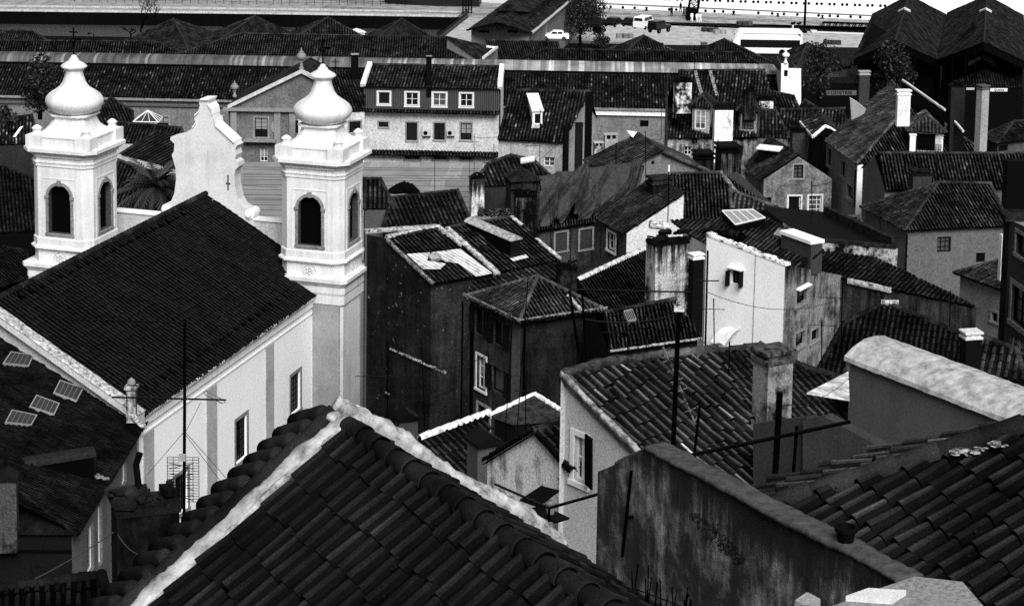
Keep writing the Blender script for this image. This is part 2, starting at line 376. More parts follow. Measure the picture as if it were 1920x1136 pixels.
def pitch_point(E0, E1, r, deg):
    """ridge point seen at r so that the slope over the eave E0-E1 has the given pitch"""
    lo = hi = None; d = ray(r); best = None
    z = E0.z+.05
    while z < H-1:
        P = Z(r, z); n = plane(E0, E1, P)[1]
        if math.degrees(math.acos(max(-1, min(1, n.z)))) >= deg: return P
        z += .03
    return P
def wallmesh_back(mb, pts):
    mb.poly(pts)
def gable(name, label, e0, e1, r0, r1, s, pitch=25, roofm=None, wallm=None, front=(), left=(), right=(), over=.28, og=.06, zg=None, shed=False, ridge_mat='same', verge=None, p=.22, L=.4, h=.075, prof=None, cat='house', group=None, mats=None, eave_row=True, frontm=None, leftm=None, rightm=None, skew=True, back_pitch=None):
    roofm = roofm or T_DARK; wallm = wallm or WHITE_D
    E0 = S(e0, s); E1 = Z(e1, E0.z); R0 = pitch_point(E0, E1, r0, pitch); pl = plane(E0, E1, R0); R1 = ON(r1, pl)
    zg = gz(E0.y)-1 if zg is None else zg
    c = (E0+E1)/2; root = thing(name, label, cat, V((c.x, c.y, zg)), group)
    e = hz(E1-E0).normalized(); inn = hz(R0+R1-E0-E1); inn = (inn-e*inn.dot(e)).normalized()
    def back(R, E):
        q = R + (hz(R)-hz(E)).project(inn); return V((q.x, q.y, E.z))
    if shed: B0, B1 = V((R0.x, R0.y, R0.z-.01)), V((R1.x, R1.y, R1.z-.01))
    else: B0, B1 = back(R0, E0), back(R1, E1)
    roof('roof', [E0, E1, R1, R0], roofm, root, p, L, h, prof, d=(R0-E0) if skew and abs((R0-E0).normalized().dot(e)) < .6 else None)
    if not shed: 
        mb = MB(); mb.poly([B1, B0, R0, R1]); mb.poly([q-V((0, 0, .05)) for q in (B1, B0, R0, R1)]); mb.build('roof_back', roofm, root)
    if ridge_mat: ridge('ridge_tiles', R0, R1, .11*max(1, h/.075), roofm if ridge_mat == 'same' else ridge_mat, root)
    # walls
    f0 = E0+inn*over+e*og; f1 = E1+inn*over-e*og; zf = E0.z+over*math.tan(rad(pitch))*.9-.1
    k0 = B0 - (inn*over if not shed else V((0, 0, 0))) + e*og; k1 = B1 - (inn*over if not shed else V((0, 0, 0))) - e*og
    q = lambda P, z: V((P.x, P.y, z))
    zb = zf if not shed else R0.z-.12
    wall([q(f0, zg), q(f1, zg), q(f1, zf), q(f0, zf)], frontm or wallm, root, front)
    g0 = [q(f0, zg), q(k0, zg), q(k0, zb)] + ([] if shed else [q(R0+e*og, R0.z-.12)]) + [q(f0, zf)]
    g1 = [q(f1, zg), q(k1, zg), q(k1, zb)] + ([] if shed else [q(R1-e*og, R1.z-.12)]) + [q(f1, zf)]
    def side(g, ref):   # force into one vertical plane
        pl_ = vplane(g[0], g[1]); return [v-pl_[1]*((v-pl_[0]).dot(pl_[1])) for v in g]
    wall(side(g0, 0), leftm or wallm, root, left, 'side_wall'); wall(side(g1, 0), rightm or wallm, root, right, 'side_wall')
    mb = MB(); mb.poly([q(k1, zg), q(k0, zg), q(k0, zb), q(k1, zb)]); mb.build('back_wall', wallm, root)
    if verge:
        for (a, b, on) in ((E0, R0, 'l' in verge), (E1, R1, 'r' in verge)):
            if on: strip('verge', a+V((0, 0, .02)), b+V((0, 0, .02)), .3, .12, MORTAR if 'd' not in verge else STONE, root)
    return dict(root=root, roof=pl, E0=E0, E1=E1, R0=R0, R1=R1, B0=B0, B1=B1, zg=zg, front=vplane(f0, f1), left=vplane(g0[0], g0[1]), right=vplane(g1[0], g1[1]), e=e, inn=inn, f0=f0, f1=f1)
def hip(name, label, e0, e1, e2, rl, rr_, s, pitch=25, roofm=None, wallm=None, left=(), front=(), over=.3, zg=None, cat='house', p=.22, L=.4, h=.075, prof=None, hipmat=None, leftm=None, group=None):
    """corner building seen on its corner e1: left eave e0-e1, front eave e1-e2; ridge rl-rr_ (equal for a pyramid)"""
    roofm = roofm or T_DARK; wallm = wallm or WHITE_D
    E1 = S(e1, s); E0 = Z(e0, E1.z); E2 = Z(e2, E1.z); E3 = E0+E2-E1
    RL = pitch_point(E1, E2, rl, pitch); pf = plane(E1, E2, RL); RR = RL if rr_ == rl else ON(rr_, pf)
    zg = gz(E1.y)-1 if zg is None else zg
    root = thing(name, label, cat, V((E1.x, E1.y, zg)), group)
    roof('roof', [E1, E2, RR, RL] if RR is not RL else [E1, E2, RL], roofm, root, p, L, h, prof)
    roof('roof', [E0, E1, RL], roofm, root, p, L, h, prof)
    mb = MB(); mb.poly([E2, E3, RR]); mb.poly([E3, E0, RL, RR] if RR is not RL else [E3, E0, RL]); mb.build('roof_back', roofm, root)
    hm = hipmat or roofm
    for a, b in ((E1, RL), (E0, RL), (E2, RR)): ridge('hip_tiles', a, b, .1*max(1, h/.075), hm, root)
    if RR is not RL: ridge('ridge_tiles', RL, RR, .11, hm, root)
    cen = (E0+E2)/2
    def ins(P): d = hz(cen-P); return V((P.x, P.y, 0)) + d.normalized()*over*1.4
    w = [ins(x) for x in (E0, E1, E2, E3)]; zt = E1.z+.05
    q = lambda P, z: V((P.x, P.y, z))
    wall([q(w[0], zg), q(w[1], zg), q(w[1], zt), q(w[0], zt)], leftm or wallm, root, left, 'side_wall')
    wall([q(w[1], zg), q(w[2], zg), q(w[2], zt), q(w[1], zt)], wallm, root, front)
    mb = MB(); mb.poly([q(w[2], zg), q(w[3], zg), q(w[3], zt), q(w[2], zt)]); mb.poly([q(w[3], zg), q(w[0], zg), q(w[0], zt), q(w[3], zt)]); mb.build('back_wall', wallm, root)
    return dict(root=root, roof=pf, E0=E0, E1=E1, E2=E2, RL=RL, RR=RR, w=w, zg=zg, zt=zt, left=vplane(w[0], w[1]), front=vplane(w[1], w[2]))

# ------------------------------------------------------------------ small things
def azv(deg): return V((math.cos(rad(deg)), math.sin(rad(deg)), 0)), V((-math.sin(rad(deg)), math.cos(rad(deg)), 0))
def chimney(label, x0, x1, yt, yb, s, az=20, ratio=.8, mat=None, cap='slab', name='chimney', capm=None, sink=1.2, capw=1.15, group=None):
    mat = mat or WHITE_D; ex, ey = azv(az); rel = rad(abs(az)); W = (x1-x0)/s; w = W/(math.cos(rel)+ratio*math.sin(rel)); d = w*ratio
    base = S(((x0+x1)/2, yb), s) + V((0, 1, 0))*d*.5; hgt = (yb-yt)/s
    root = thing(name, label, 'chimney', base-V((0, 0, sink)), group); up = V((0, 0, 1))
    o = lambda a, b, z: base + ex*(a*w) + ey*(b*d) + up*z
    ring = lambda k, z: [o(-.5*k, -.5*k, z), o(.5*k, -.5*k, z), o(.5*k, .5*k, z), o(-.5*k, .5*k, z)]
    ch = min(.5*hgt, .3*w+.1) if cap != 'none' else 0
    mb = MB(); mb.rings([ring(1, -sink), ring(1, hgt-ch)] + ([] if cap != 'none' else [])); mb.build('stack', mat, root)
    cm = capm or mat
    if cap == 'slab':
        mb = MB(); mb.rings([ring(capw, hgt-ch+.002), ring(capw, hgt-ch*.72), ring(.92, hgt-ch*.66), ring(.92, hgt-ch*.34), ring(capw*1.02, hgt-ch*.3), ring(capw*1.02, hgt-.02), ring(capw*.96, hgt)]); mb.build('cap', cm, root)
    elif cap == 'vent':
        mb = MB(); mb.rings([ring(capw, hgt-ch*.2), ring(capw*1.02, hgt)]); mb.build('cap', cm, root)
        mb = MB()
        for i in (-.44, 0, .44):
            for j in (-.44, .44): mb.box(o(i-.06, j-.06, hgt-ch), ex*w*.12, ey*d*.12, up*(ch*.8))
        mb.build('vent_pier', mat, root)
        mb = MB(); mb.rings([ring(.6, hgt-ch), ring(.6, hgt-ch*.2-.004)]); mb.build('flue', BLACK, root)
    elif cap == 'gable':
        mb = MB(); k = capw; zc = hgt-ch
        mb.prism([o(-.5*k, -.6*k, zc+.002), o(.5*k, -.6*k, zc+.002), o(.5*k, -.6*k, zc+.06), o(0, -.6*k, hgt), o(-.5*k, -.6*k, zc+.06)], ey*(d*1.2*k)); mb.build('cap', cm, root)
    elif cap == 'rubble':
        mb = MB()
        mb.rings([ring(capw, hgt-ch+.002), ring(capw*1.02, hgt-ch*.8)])
        for k in range(16):
            c = o(U(-.5, .5), U(-.5, .5), hgt-ch*U(.2, .85)); sz = w*U(.1, .3); a, b = azv(U(0, 180))
            mb.cbox(c, a*sz*1.3, b*sz*.8+up*U(-.05, .05), up*sz*.45 + a*sz*U(-.3, .3), RND.random())
        mb.build('cap', cm, root)
    elif cap == 'barrel':
        mb = MB(); rs = []
        for t in (-.58, .58):
            rs.append([o(math.cos(math.pi*j/8)*.55, t*1.0, hgt-ch+.002+ch*math.sin(math.pi*j/8)) for j in range(9)])
        mb.rings(rs); mb.build('cap', cm, root)
    return root
def mast(label, b, t, s, r=.025, booms=(), name='antenna_mast', mat=None, group=None, bend=0, s2=None):
    """booms: (height 0..1, px left, px right, elements, size m, radius)"""
    B = S(b, s); T = S(t, s2 or s); root = thing(name, label, 'antenna', B, group); mat = mat or IRON
    mb = MB(); pts = [B-V((0, 0, .5)), B] + ([(B+T)/2+V((bend, 0, 0))] if bend else []) + [T]; mb.tube(pts, r, 6); mb.build('mast', mat, root)
    for bm in booms:
        fr, x0, x1, ne, sz = bm[:5]; rr = bm[5] if len(bm) > 5 else r*.6; dy = bm[6] if len(bm) > 6 else 0
        Pm = B.lerp(T, fr); a = Pm+V(((x0-b[0])/s, U(-.1, .1), dy)); c = Pm+V(((x1-b[0])/s, U(-.1, .1), -dy*.3))
        a.z += 0; mb = MB(); off = V((0, -r*1.3, 0)); mb.tube([a+off, c+off], rr, 5)
        d = (c-a).normalized(); side = V((d.y*.9, -d.x*.9, .35)).normalized()
        for i in range(ne):
            q = a.lerp(c, (i+.5)/ne)+off; mb.tube([q-side*sz*(.7+.3*i/ne), q+side*sz*(.7+.3*i/ne)], rr*.55, 4)
        mb.build('boom', mat, root)
    return root
def skylight(label, pts, pl, top=None, name='skylight', raised=.08):
    q = [ON(p, pl)+pl[1]*.1 for p in pts]; c = sum(q, V())/4; n = pl[1]
    root = thing(name, label, 'skylight', c)
    mb = MB(); ins = [c+(x-c)*.91 for x in q]
    for i in range(4):
        j = (i+1) % 4; mb.hexa([q[i]-n*.1, q[j]-n*.1, ins[j]-n*.1, ins[i]-n*.1], [q[i]+n*raised, q[j]+n*raised, ins[j]+n*raised, ins[i]+n*raised])
    u = (ins[1]-ins[0])
    for k in (1, 2, 3, 4): a = ins[0].lerp(ins[1], k/5); b = ins[3].lerp(ins[2], k/5); w = (ins[1]-ins[0])  .normalized()*.009; mb.hexa([a-w, a+w, b+w, b-w], [a-w+n*.07, a+w+n*.07, b+w+n*.07, b-w+n*.07])
    mb.build('frame', plain(.38, .5), root)
    mb = MB(); mb.poly([x+n*.03 for x in ins]); mb.build('pane', top or plain(.22, .4, 0, .5), root)
    return root
def sheet(name, label, cat, pts, pl, mat, off=.1, thick=.02, parent=None):
    q = [ON(p, pl)+pl[1]*off for p in pts]; mb = MB(); mb.prism(q, pl[1]*thick); o = mb.build(name, mat, parent)
    return tag(o, label, cat) if parent is None else o
def rock(mb, c, r, sq=.7, n=7, a=.5):
    k = 5; rs = []
    for i in range(k):
        t = -1+2*i/(k-1); rr = r*math.sqrt(max(.04, 1-t*t)); rs.append([c+V((math.cos(6.283*j/n)*rr*U(.75, 1.2), math.sin(6.283*j/n)*rr*U(.75, 1.2), t*r*sq*U(.85, 1.1))) for j in range(n)])
    mb.rings(rs, a)
def tree(name, label, base, h, rx, rz, n=2600, leaf=.28, v=.014, clumps=16, trunk=.25, low=.2):
    root = thing(name, label, 'tree', base)
    mb = MB(); mb.tube([base-V((0, 0, .5)), base+V((U(-.2, .2), 0, h*.4)), base+V((U(-.3, .3), U(-.3, .3), h*.85))], trunk, 7, r1=trunk*.25)
    cl = []
    for k in range(clumps):
        t = U(low, .95); w = math.sin(math.pi*min(.97, max(.12, (t-low+.12)/(1.1-low)))) ; a = U(0, 6.283); q = base+V((math.cos(a)*rx*w*U(.2, .8), math.sin(a)*rx*w*U(.2, .8), h*t)); cl.append((q, U(.35, .6)*rx, RND.random()*.55))
        mb.tube([base+V((0, 0, h*max(.15, t-.25))), q], trunk*.25, 4, r1=.03)
    mb.build('trunk', plain(.02, .9), root)
    mb = MB()
    for k in range(n):
        q, r, sh = RND.choice(cl); d = V((RND.gauss(0, 1), RND.gauss(0, 1), RND.gauss(0, .8))); d = d.normalized()*r*U(.3, 1.05)**.6; c = q+d; x = V((U(-1, 1), U(-1, 1), U(-1, 1))).normalized(); y = x.cross(V((U(-1, 1), U(-1, 1), U(-1, 1)))).normalized(); l = leaf*U(.5, 1.2)
        mb.poly([c-x*l, c+y*l*.5, c+x*l, c-y*l*.5], min(1, sh+U(0, .45)))
    mb.build('crown', leafm(v), root); return root
def person(label, p, s, h=1.72, top=.02, leg=.02, az=0, group='people on the quay', stride=.15, bag=False):
    b = Z(p, 0) if s is None else S(p, s); root = thing('person', label, 'person', b, group); ex, ey = azv(az); u = h/1.72
    mb = MB(); P = lambda x, y, z: b+(ex*x+ey*y+V((0, 0, z)))*u
    for sx, st in ((-.1, stride), (.1, -stride)): mb.tube([P(sx, st, .0), P(sx, st+.02, .09), P(sx*.95, st*.3, .48), P(sx*.9, 0, .86)], .06, 6, r1=.09)
    mb.rings([[P(math.cos(6.283*j/8)*a, math.sin(6.283*j/8)*c, z) for j in range(8)] for a, c, z in ((.15, .1, .84), (.17, .12, .95), (.15, .11, 1.1), (.2, .13, 1.35), (.16, .1, 1.46), (.06, .06, 1.5), (.055, .06, 1.54), (.085, .1, 1.62), (.08, .1, 1.7), (.03, .04, 1.74))])
    for sx in (-1, 1): mb.tube([P(sx*.2, 0, 1.4), P(sx*.25, .05*sx, 1.12), P(sx*.23, .12*sx, .88), P(sx*.22, .14*sx, .78)], .05, 6, r1=.03)
    mb.build('body', plain(.14, .8), root)
    mb = MB(); mb.rings([[P(math.cos(6.283*j/8)*a, math.sin(6.283*j/8)*c, z) for j in range(8)] for a, c, z in ((.19, .14, .82), (.19, .14, .95), (.17, .13, 1.1), (.22, .15, 1.35), (.18, .12, 1.47), (.07, .08, 1.5))])
    for sx in (-1, 1): mb.tube([P(sx*.2, 0, 1.42), P(sx*.26, .05*sx, 1.12), P(sx*.235, .12*sx, .9)], .065, 6, r1=.05)
    mb.build('shirt', plain(top, .9), root)
    mb = MB()
    for sx, st in ((-.1, stride), (.1, -stride)): mb.tube([P(sx, st+.02, .08), P(sx*.95, st*.3, .48), P(sx*.9, 0, .88)], .075, 6, r1=.11)
    mb.build('trousers', plain(leg, .9), root)
    mb = MB(); mb.rings([[P(math.cos(6.283*j/8)*a, math.sin(6.283*j/8)*c-.015, z) for j in range(8)] for a, c, z in ((.09, .1, 1.62), (.1, .12, 1.7), (.05, .06, 1.77))]); mb.build('hair', BLACK, root)
    return root
def car(label, p, s, az, col, kind='car', l=4.2, w=1.7, group=None, name='parked_car'):
    b = S(p, s); ex, ey = azv(az); up = V((0, 0, 1)); root = thing(name, label, 'van' if kind == 'van' else 'car', b, group)
    P = lambda x, y, z: b+ex*x+ey*y+up*z
    if kind == 'van': body = [(-l/2, .35), (-l/2, 1.0), (-l/2+.05, 1.75), (-l/2+.35, 1.95), (l/2-1.5, 1.95), (l/2-.75, 1.15), (l/2-.1, .95), (l/2, .6), (l/2, .35)]
    elif kind == 'jeep': body = [(-l/2, .5), (-l/2, 1.0), (-l/2+.1, 1.8), (l/2-1.7, 1.8), (l/2-1.4, 1.1), (l/2, 1.0), (l/2, .5)]
    else: body = [(-l/2, .3), (-l/2, .75), (-l/2+.1, .9), (-l/2+.55, .95), (-l/2+1.05, 1.38), (-l/2+2.3, 1.4), (-l/2+3.0, .95), (l/2-.2, .82), (l/2, .6), (l/2, .3)]
    mb = MB(); rs = [[P(x, y*w/2*(1 if z < 1 else 1-.12*(z-.9)), z) for x, z in body] for y in (-1, -.93, .93, 1)]
    rs[0] = [P(x*.97, -w/2*.99*(1 if z < 1 else .9), min(z, body[0][1]+(z-body[0][1])*.97)) for x, z in body]; rs[3] = [P(x*.97, w/2*.99*(1 if z < 1 else .9), body[0][1]+(z-body[0][1])*.97) for x, z in body]
    mb.rings(rs); mb.build('body', plain(col, .35, 0, .5, .05), root)
    mb = MB()
    zt = max(z for x, z in body); x0 = -l/2+(.4 if kind == 'van' else .9); x1 = l/2-(1.6 if kind != 'car' else 1.75); zb = zt-.55 if kind == 'van' else zt-.42
    for y in (-1, 1):
        for k in range(2):
            a = x0+(x1-x0)*(k+.03)/2; c = x0+(x1-x0)*(k+.95)/2; yy = y*w/2*.955
            mb.prism([P(a, yy, zb), P(c+(.25 if k else 0), yy, zb), P(c, yy*.97, zt-.1), P(a+.1, yy*.97, zt-.1)], ey*y*.03)
    mb.prism([P(-l/2+.02 if kind != 'car' else -l/2+.62, -w*.38, zb), P(-l/2+.02 if kind != 'car' else -l/2+.62, w*.38, zb), P(-l/2+.1 if kind != 'car' else -l/2+.98, w*.34, zt-.14), P(-l/2+.1 if kind != 'car' else -l/2+.98, -w*.34, zt-.14)], -ex*.06)
    mb.build('windows', glass(), root)
    for x in (-l/2+.75, l/2-.8):
        for y in (-1, 1):
            c = P(x, y*w/2*.9, .31); mb = MB(); mb.tube([c-ey*y*.1, c+ey*y*.12], .31 if kind != 'jeep' else .4, 12); wo = mb.build('wheel', BLACK, root)
            mb = MB(); mb.tube([c+ey*y*.121, c+ey*y*.13], .17, 8); mb.build('rim', STEEL, wo)
    return root

# ================================================================== SETTING
UPV = V((0, 0, 1))
def P0(x, y, z=0): return V((x, y, z))
Rn = Z((812, 78), 0); Rf = Z((870, 33), 0); Lf = Z((-150, 20), 0); Lf2 = Z((480, 27), 0)
Qa = Z((1640, 38), 0); Qb = Z((1130, 15), 0); qd = (Qa-Qb).normalized()
def Q(x): return Qb + qd*((x-Qb.x)/qd.x)
mb = MB(); xs = [-420]+[-60+6*i for i in range(21)]+[420]; ys = [-60, -20, 0, 12, 24, 36, 48, 60, 75, 90, 105, 115, 127, 140, 155, 170, 190, 205, 230, Rn.y]
for a, b in zip(ys, ys[1:]):
    for c, d in zip(xs, xs[1:]): mb.poly([P0(c, a, gz(a)), P0(d, a, gz(a)), P0(d, b, gz(b) if b < Rn.y else 0), P0(c, b, gz(b) if b < Rn.y else 0)])
tag(mb.build('ground', stucco(.035, .5, 20, .5, .1, .4)), kind='structure')
CONC = stucco(.5, .75, 12, .3, .08, .42, 2)
mb = MB(); mb.poly([Rn, P0(420, Rn.y), Q(420), Rf]); tag(mb.build('quay', CONC), kind='structure')
mb = MB(); mb.poly([Rf, Q(420), Q(-420), Lf, Lf2]); tag(mb.build('quay_pavement', stucco(.42, .8, 14, .6, .08, .4, 1)), kind='structure')
mb = MB()
for a, b in ((Lf, Lf2), (Lf2, Rf), (Rf, Rn)): mb.poly([a, b, b-UPV*4, a-UPV*4])
mb.poly([Q(-420), Q(420), Q(420)-UPV*4, Q(-420)-UPV*4]); tag(mb.build('dock_wall', stucco(.02, .6, 12, .5, .3)), kind='structure')
mb = MB(); d1 = (Lf2-Lf).normalized(); d2 = (Rf-Lf2).normalized()
for a, b in ((Lf, Lf2), (Lf2, Rf)):
    d = (b-a).normalized(); y = V((-d.y, d.x, 0)); mb.box(a+UPV*.004, b-a, y*.9, UPV*.32); 
    mb.box(a+y*5.5+UPV*.004, b-a, y*.5, UPV*.25)
tag(mb.build('quay_kerb', stucco(.5, .3, 12, .4, .1)), kind='structure')
d = (Rf-Rn).normalized(); y = V((d.y, -d.x, 0)); mb = MB(); mb.box(Rn+UPV*.004, Rf-Rn, y*.8, UPV*.5); tag(mb.build('dock_kerb', stucco(.18, .4, 12, .4, .1)), kind='structure')
mb = MB(); mb.poly([P0(-2500, Rn.y-5, -2.2), P0(2500, Rn.y-5, -2.2), P0(2500, 4500, -2.2), P0(-2500, 4500, -2.2)]); tag(mb.build('river_water', waterm()), kind='structure')
# bollards and rail tracks on the quay
mb = MB()
for off in (6, 7.5, 14, 15.5):
    a = Q(-30); n = V((qd.y, -qd.x, 0)); a = a+n*off; mb.box(a+UPV*.004, qd*150, n*.12, UPV*.05)
tag(mb.build('quay_rails', plain(.08, .5)), kind='structure')

# ------------------------------------------------------------------ ship
sh = thing('ship', 'huge white ship hull with paired portholes moored along the quay', 'ship', Q(20)+V((0, 12, -2)))
n = V((-qd.y, qd.x, 0)); h0 = Q(-9)+n*5.5; h1 = Q(130)+n*5.5; mb = MB()
def hull(x, t, z): return h0+(h1-h0)*x + n*t + UPV*z
SHW = plain(.95, .35, 0, .4, .04, .8)
mb.rings([[hull(0, 8, z), hull(.06, 1.5, z), hull(.14, 0, z), hull(1, 0, z), hull(1, 18, z), hull(.14, 18, z), hull(.06, 14, z)] for z in (-3, 3, 6.5, 12)]); mb.build('hull', SHW, sh)
mb = MB(); mb.box(hull(.2, 2, 12.004), (h1-h0)*.75, n*13, UPV*6); mb.build('superstructure', SHW, sh)
hp = vplane(hull(.2, 0, 0), hull(.9, 0, 0))
def porthole(px):
    c = ON(px, hp); q = qd; k = MB(); k.rings([[c-n*dd+q*(math.cos(6.283*j/12)*r)+UPV*(math.sin(6.283*j/12)*r) for j in range(12)] for dd, r in ((-.05, .26), (.04, .26))]); k.build('porthole', BLACK, sh)
for i in range(-3, 16):
    x = 1322+23.8*i
    for o in (-4.3, 4.3): porthole((x+o, 1+(x-1320)*.031))
for x in (1145, 1168, 1190, 1255, 1268, 1302, 1323, 1340, 1356, 1376, 1422, 1448, 1470, 1495, 1535, 1556, 1571, 1595, 1613): porthole((x, 13.5+(x-1145)*.041))
mb = MB(); mb.tube([hull(0, 0, 0)+V((0, 0, .0))+(h1-h0)*.08-n*.05, h1-n*.05], .1, 5); mb.build('rubbing_strake', STEEL, sh)
g = thing('ship', 'dark grey ship bow pointing left at the far quay', 'ship', S((810, -6), 10.5))
a = S((733, 10), 10.6); ex = V((1, -.06, 0)).normalized(); ey = V((.06, 1, 0)); mb = MB()
mb.rings([[a+ex*(-1.5+.9*k)+UPV*z, a+ex*(4+k*.4)-ey*2.0+UPV*z, a+ex*16-ey*2.2+UPV*z, a+ex*16+ey*3+UPV*z, a+ex*4+ey*3+UPV*z] for k, z in ((1.6, -2), (.6, .2), (-.4, 2.4))]); mb.build('hull', plain(.07, .5), g)
mb = MB(); mb.box(a+ex*8+UPV*2.41, ex*7, ey*2, UPV*2); mb.build('deckhouse', plain(.2, .5), g)

# ------------------------------------------------------------------ things on the quay
def bus(label, p0, p1, s, hgt=2.95):
    a = S(p0, s); b = S(p1, s); a.z = b.z = 0; ex = (b-a).normalized(); ey = V((-ex.y, ex.x, 0)); l = (b-a).length; w = 2.5; root = thing('coach', label, 'coach', a, None)
    P = lambda x, y, z: a+ex*x+ey*y+UPV*z
    mb = MB(); pr = [(0, .35), (-.05, 1.1), (.1, 2.2), (.5, hgt-.25), (.9, hgt), (l-.3, hgt), (l, hgt-.3), (l, .35)]
    mb.rings([[P(x, y, z) for x, z in pr] for y in (0, w)]); mb.build('body', plain(.85, .4, 0, .4, .04), root)
    mb = MB(); mb.box(P(1.2, -.03, 1.25), ex*(l-1.5), ey*.025, UPV*1.2)
    mb.build('window_band', glass(), root)
    mb = MB(); mb.hexa([P(-.09, .2, 1.15), P(-.09, w-.2, 1.15), P(-.03, w-.2, 1.1), P(-.03, .2, 1.1)], [P(.32, .2, hgt-.5), P(.32, w-.2, hgt-.5), P(.4, w-.2, hgt-.5), P(.4, .2, hgt-.5)]); mb.build('windscreen', glass(), root)
    for x in (2.2, l-3.0):
        for y in (0, w): c = P(x, y, .5); mb = MB(); mb.tube([c-ey*.04-ey*(.0 if y == 0 else .2), c+ey*.22-ey*(0 if y == 0 else .2)], .5, 14); mb.build('wheel', BLACK, root)
bus('white coach parked nearer the hip roofs, long dark side windows', (1373, 99), (1503, 104), 12.4)
bus('white coach parked behind the nearer coach, only its roof line showing', (1378, 89), (1504, 94), 12.15)
car('white van seen from behind on the quay beside the dark jeep', (1208, 53), 12.3, 62, .85, 'van', 4.6, 1.9)
car('dark open jeep parked beside the white van', (1236, 60), 12.5, 50, .03, 'jeep', 3.9, 1.8)
car('dark car parked leftmost of the three by the quay edge', (1123, 51), 12.3, 68, .02)
car('dark car parked between two other dark cars by the quay edge', (1152, 49), 12.2, 60, .02)
car('dark car parked next to the white van', (1184, 49), 12.2, 66, .03)
car('white saloon car parked in the shade of the big tree', (1040, 75), 12.9, 178, .9)
for i, (x, y, t, l_, a) in enumerate([(1259, 31, .02, .02, 10), (1276, 23, .02, .015, 30), (1282, 31, .02, .02, 60), (1287, 32, .03, .02, 0), (1297, 42, .85, .8, 20), (1307, 43, .85, .75, 10), (1313, 43, .85, .8, 40)]):
    person(['person in dark clothes standing apart near the quay edge', 'person in dark clothes standing right at the ship side', 'person in dark clothes left of the crane foot', 'person in dark clothes closest to the crane foot', 'person in white clothes in front of the crane foot', 'person in white clothes between two others in white', 'person in white clothes at the end of the white group'][i], (x, y), None, top=t, leg=l_, az=a)
for x, lb, t in ((1486, 'person in a white top carrying a dark load behind the coaches', .8), (1497, 'person in dark clothes carrying a load beside the tall quay pole', .02)):
    b = Z((x, 64), 0); person(lb, (x, 64), None, top=t, leg=.02, az=90, stride=.25)
    mb = MB(); rock(mb, b+V((0, -.02, 1.72)), .42, .5, 8); rock(mb, b+V((.2, 0, 1.85)), .3, .5, 8); o = mb.build('carried_bundle', BLACK); tag(o, 'dark bundle on the shoulder of the person %s' % ('in the white top' if t > .5 else 'beside the quay pole'), 'bundle')
for k in range(9):
    b = Q(-6+7.5*k); b = b+V((qd.y, -qd.x, 0))*1.2; mb = MB(); mb.lathe([(.32, .004), (.3, .1), (.2, .18), (.18, .42), (.3, .5), (.3, .58), (.1, .64), (.01, .65)], b, 10); o = mb.build('bollard', IRON); tag(o, 'iron mooring bollard in the row along the quay edge before the white ship', 'bollard', 'mooring bollards along the quay edge')
for k, (x, y, t) in enumerate(((1170, 72, .3), (1330, 60, .15), (1352, 64, .5), (1560, 84, .12), (1395, 48, .2), (1000, 24, .1))):
    b = Z((x, y), 0); root = thing('crate_stack', ['crates on the quay in front of the white van', 'low dark crates between the crane foot and the coaches', 'pale crates just left of the coaches', 'dark crates on the quay under the gangway', 'small crates on the quay above the coaches', 'crates at the head of the quay shed'][k], 'crates', b, 'crate stacks on the quay')
    for q in range(3): mb = MB(); a_, c_ = azv(U(0, 40)); mb.cbox(b+V((-.8+.9*q, U(-.2, .2), .35)), a_*.8, c_*.8, UPV*.69); mb.build('crate', plain(t*U(.6, 1.2)), root)
# crane leg, pole, gangway
def lattice(root, a, b, w, r=.09, n=7, name='lattice', mat=None):
    d = (b-a); x = d.cross(V((0, 1, 0))).normalized()*w/2; y = V((0, w/2, 0)); mb = MB(); cs = [x+y, x-y, -x-y, -x+y]
    for c in cs: mb.tube([a+c, b+c*.8], r, 4)
    for i in range(n):
        p = a.lerp(b, i/n); q = a.lerp(b, (i+1)/n)
        for k in range(4): mb.tube([p+cs[k], q+cs[(k+1) % 4]], r*.6, 4); mb.tube([p+cs[k], p+cs[(k+1) % 4]], r*.6, 4)
    return mb.build(name, mat or IRON, root)
a = Z((1296, 38), 0); cr = thing('crane', 'dark lattice leg of a quay crane leaning beside the white hull', 'crane', a)
lattice(cr, a, a+V((2.2, 1, 14)), 1.6, .14, 9, 'leg'); mb = MB(); mb.cbox(a+V((0, 0, 1.0)), V((1.6, 0, 0)), V((0, 1.6, 0)), V((0, 0, 2))); mb.build('foot', BLACK, cr); mb = MB(); rock(mb, a+V((.2, -.9, 3.1)), .5, .9, 10); mb.build('lamp_housing', plain(.5), cr)
a = Z((1508, 62), 0); po = thing('lamp_post', 'tall dark pole standing on the quay beside the coaches', 'pole', a); mb = MB(); mb.tube([a, a+V((.15, 0, 16))], .22, 8, r1=.16); mb.build('pole', IRON, po); mb = MB(); mb.cbox(a+V((0, 0, .2)), V((.8, 0, 0)), V((0, .8, 0)), V((0, 0, .4))); mb.build('base', IRON, po)
a = Z((1533, 62), 0)+UPV*.4; b = Z((1640, 66), 0)+UPV*.4; gw = thing('gangway', 'dark steel lattice gangway lying on the quay by the warehouses', 'gangway', a); d = (b-a); mb = MB()
for dy in (0, 1.1):
    for z in (0, 1.3): mb.tube([a+V((0 if z == 0 else 1, dy, z)), b+V((0, dy, z))], .1, 4)
    for i in range(9): p = a+d*(i/9); q = a+d*((i+1)/9); mb.tube([p+V((0, dy, 0)), q+V((0, dy, 1.3))], .07, 4); mb.tube([q+V((0, dy, 0)), q+V((0, dy, 1.3))], .06, 4)
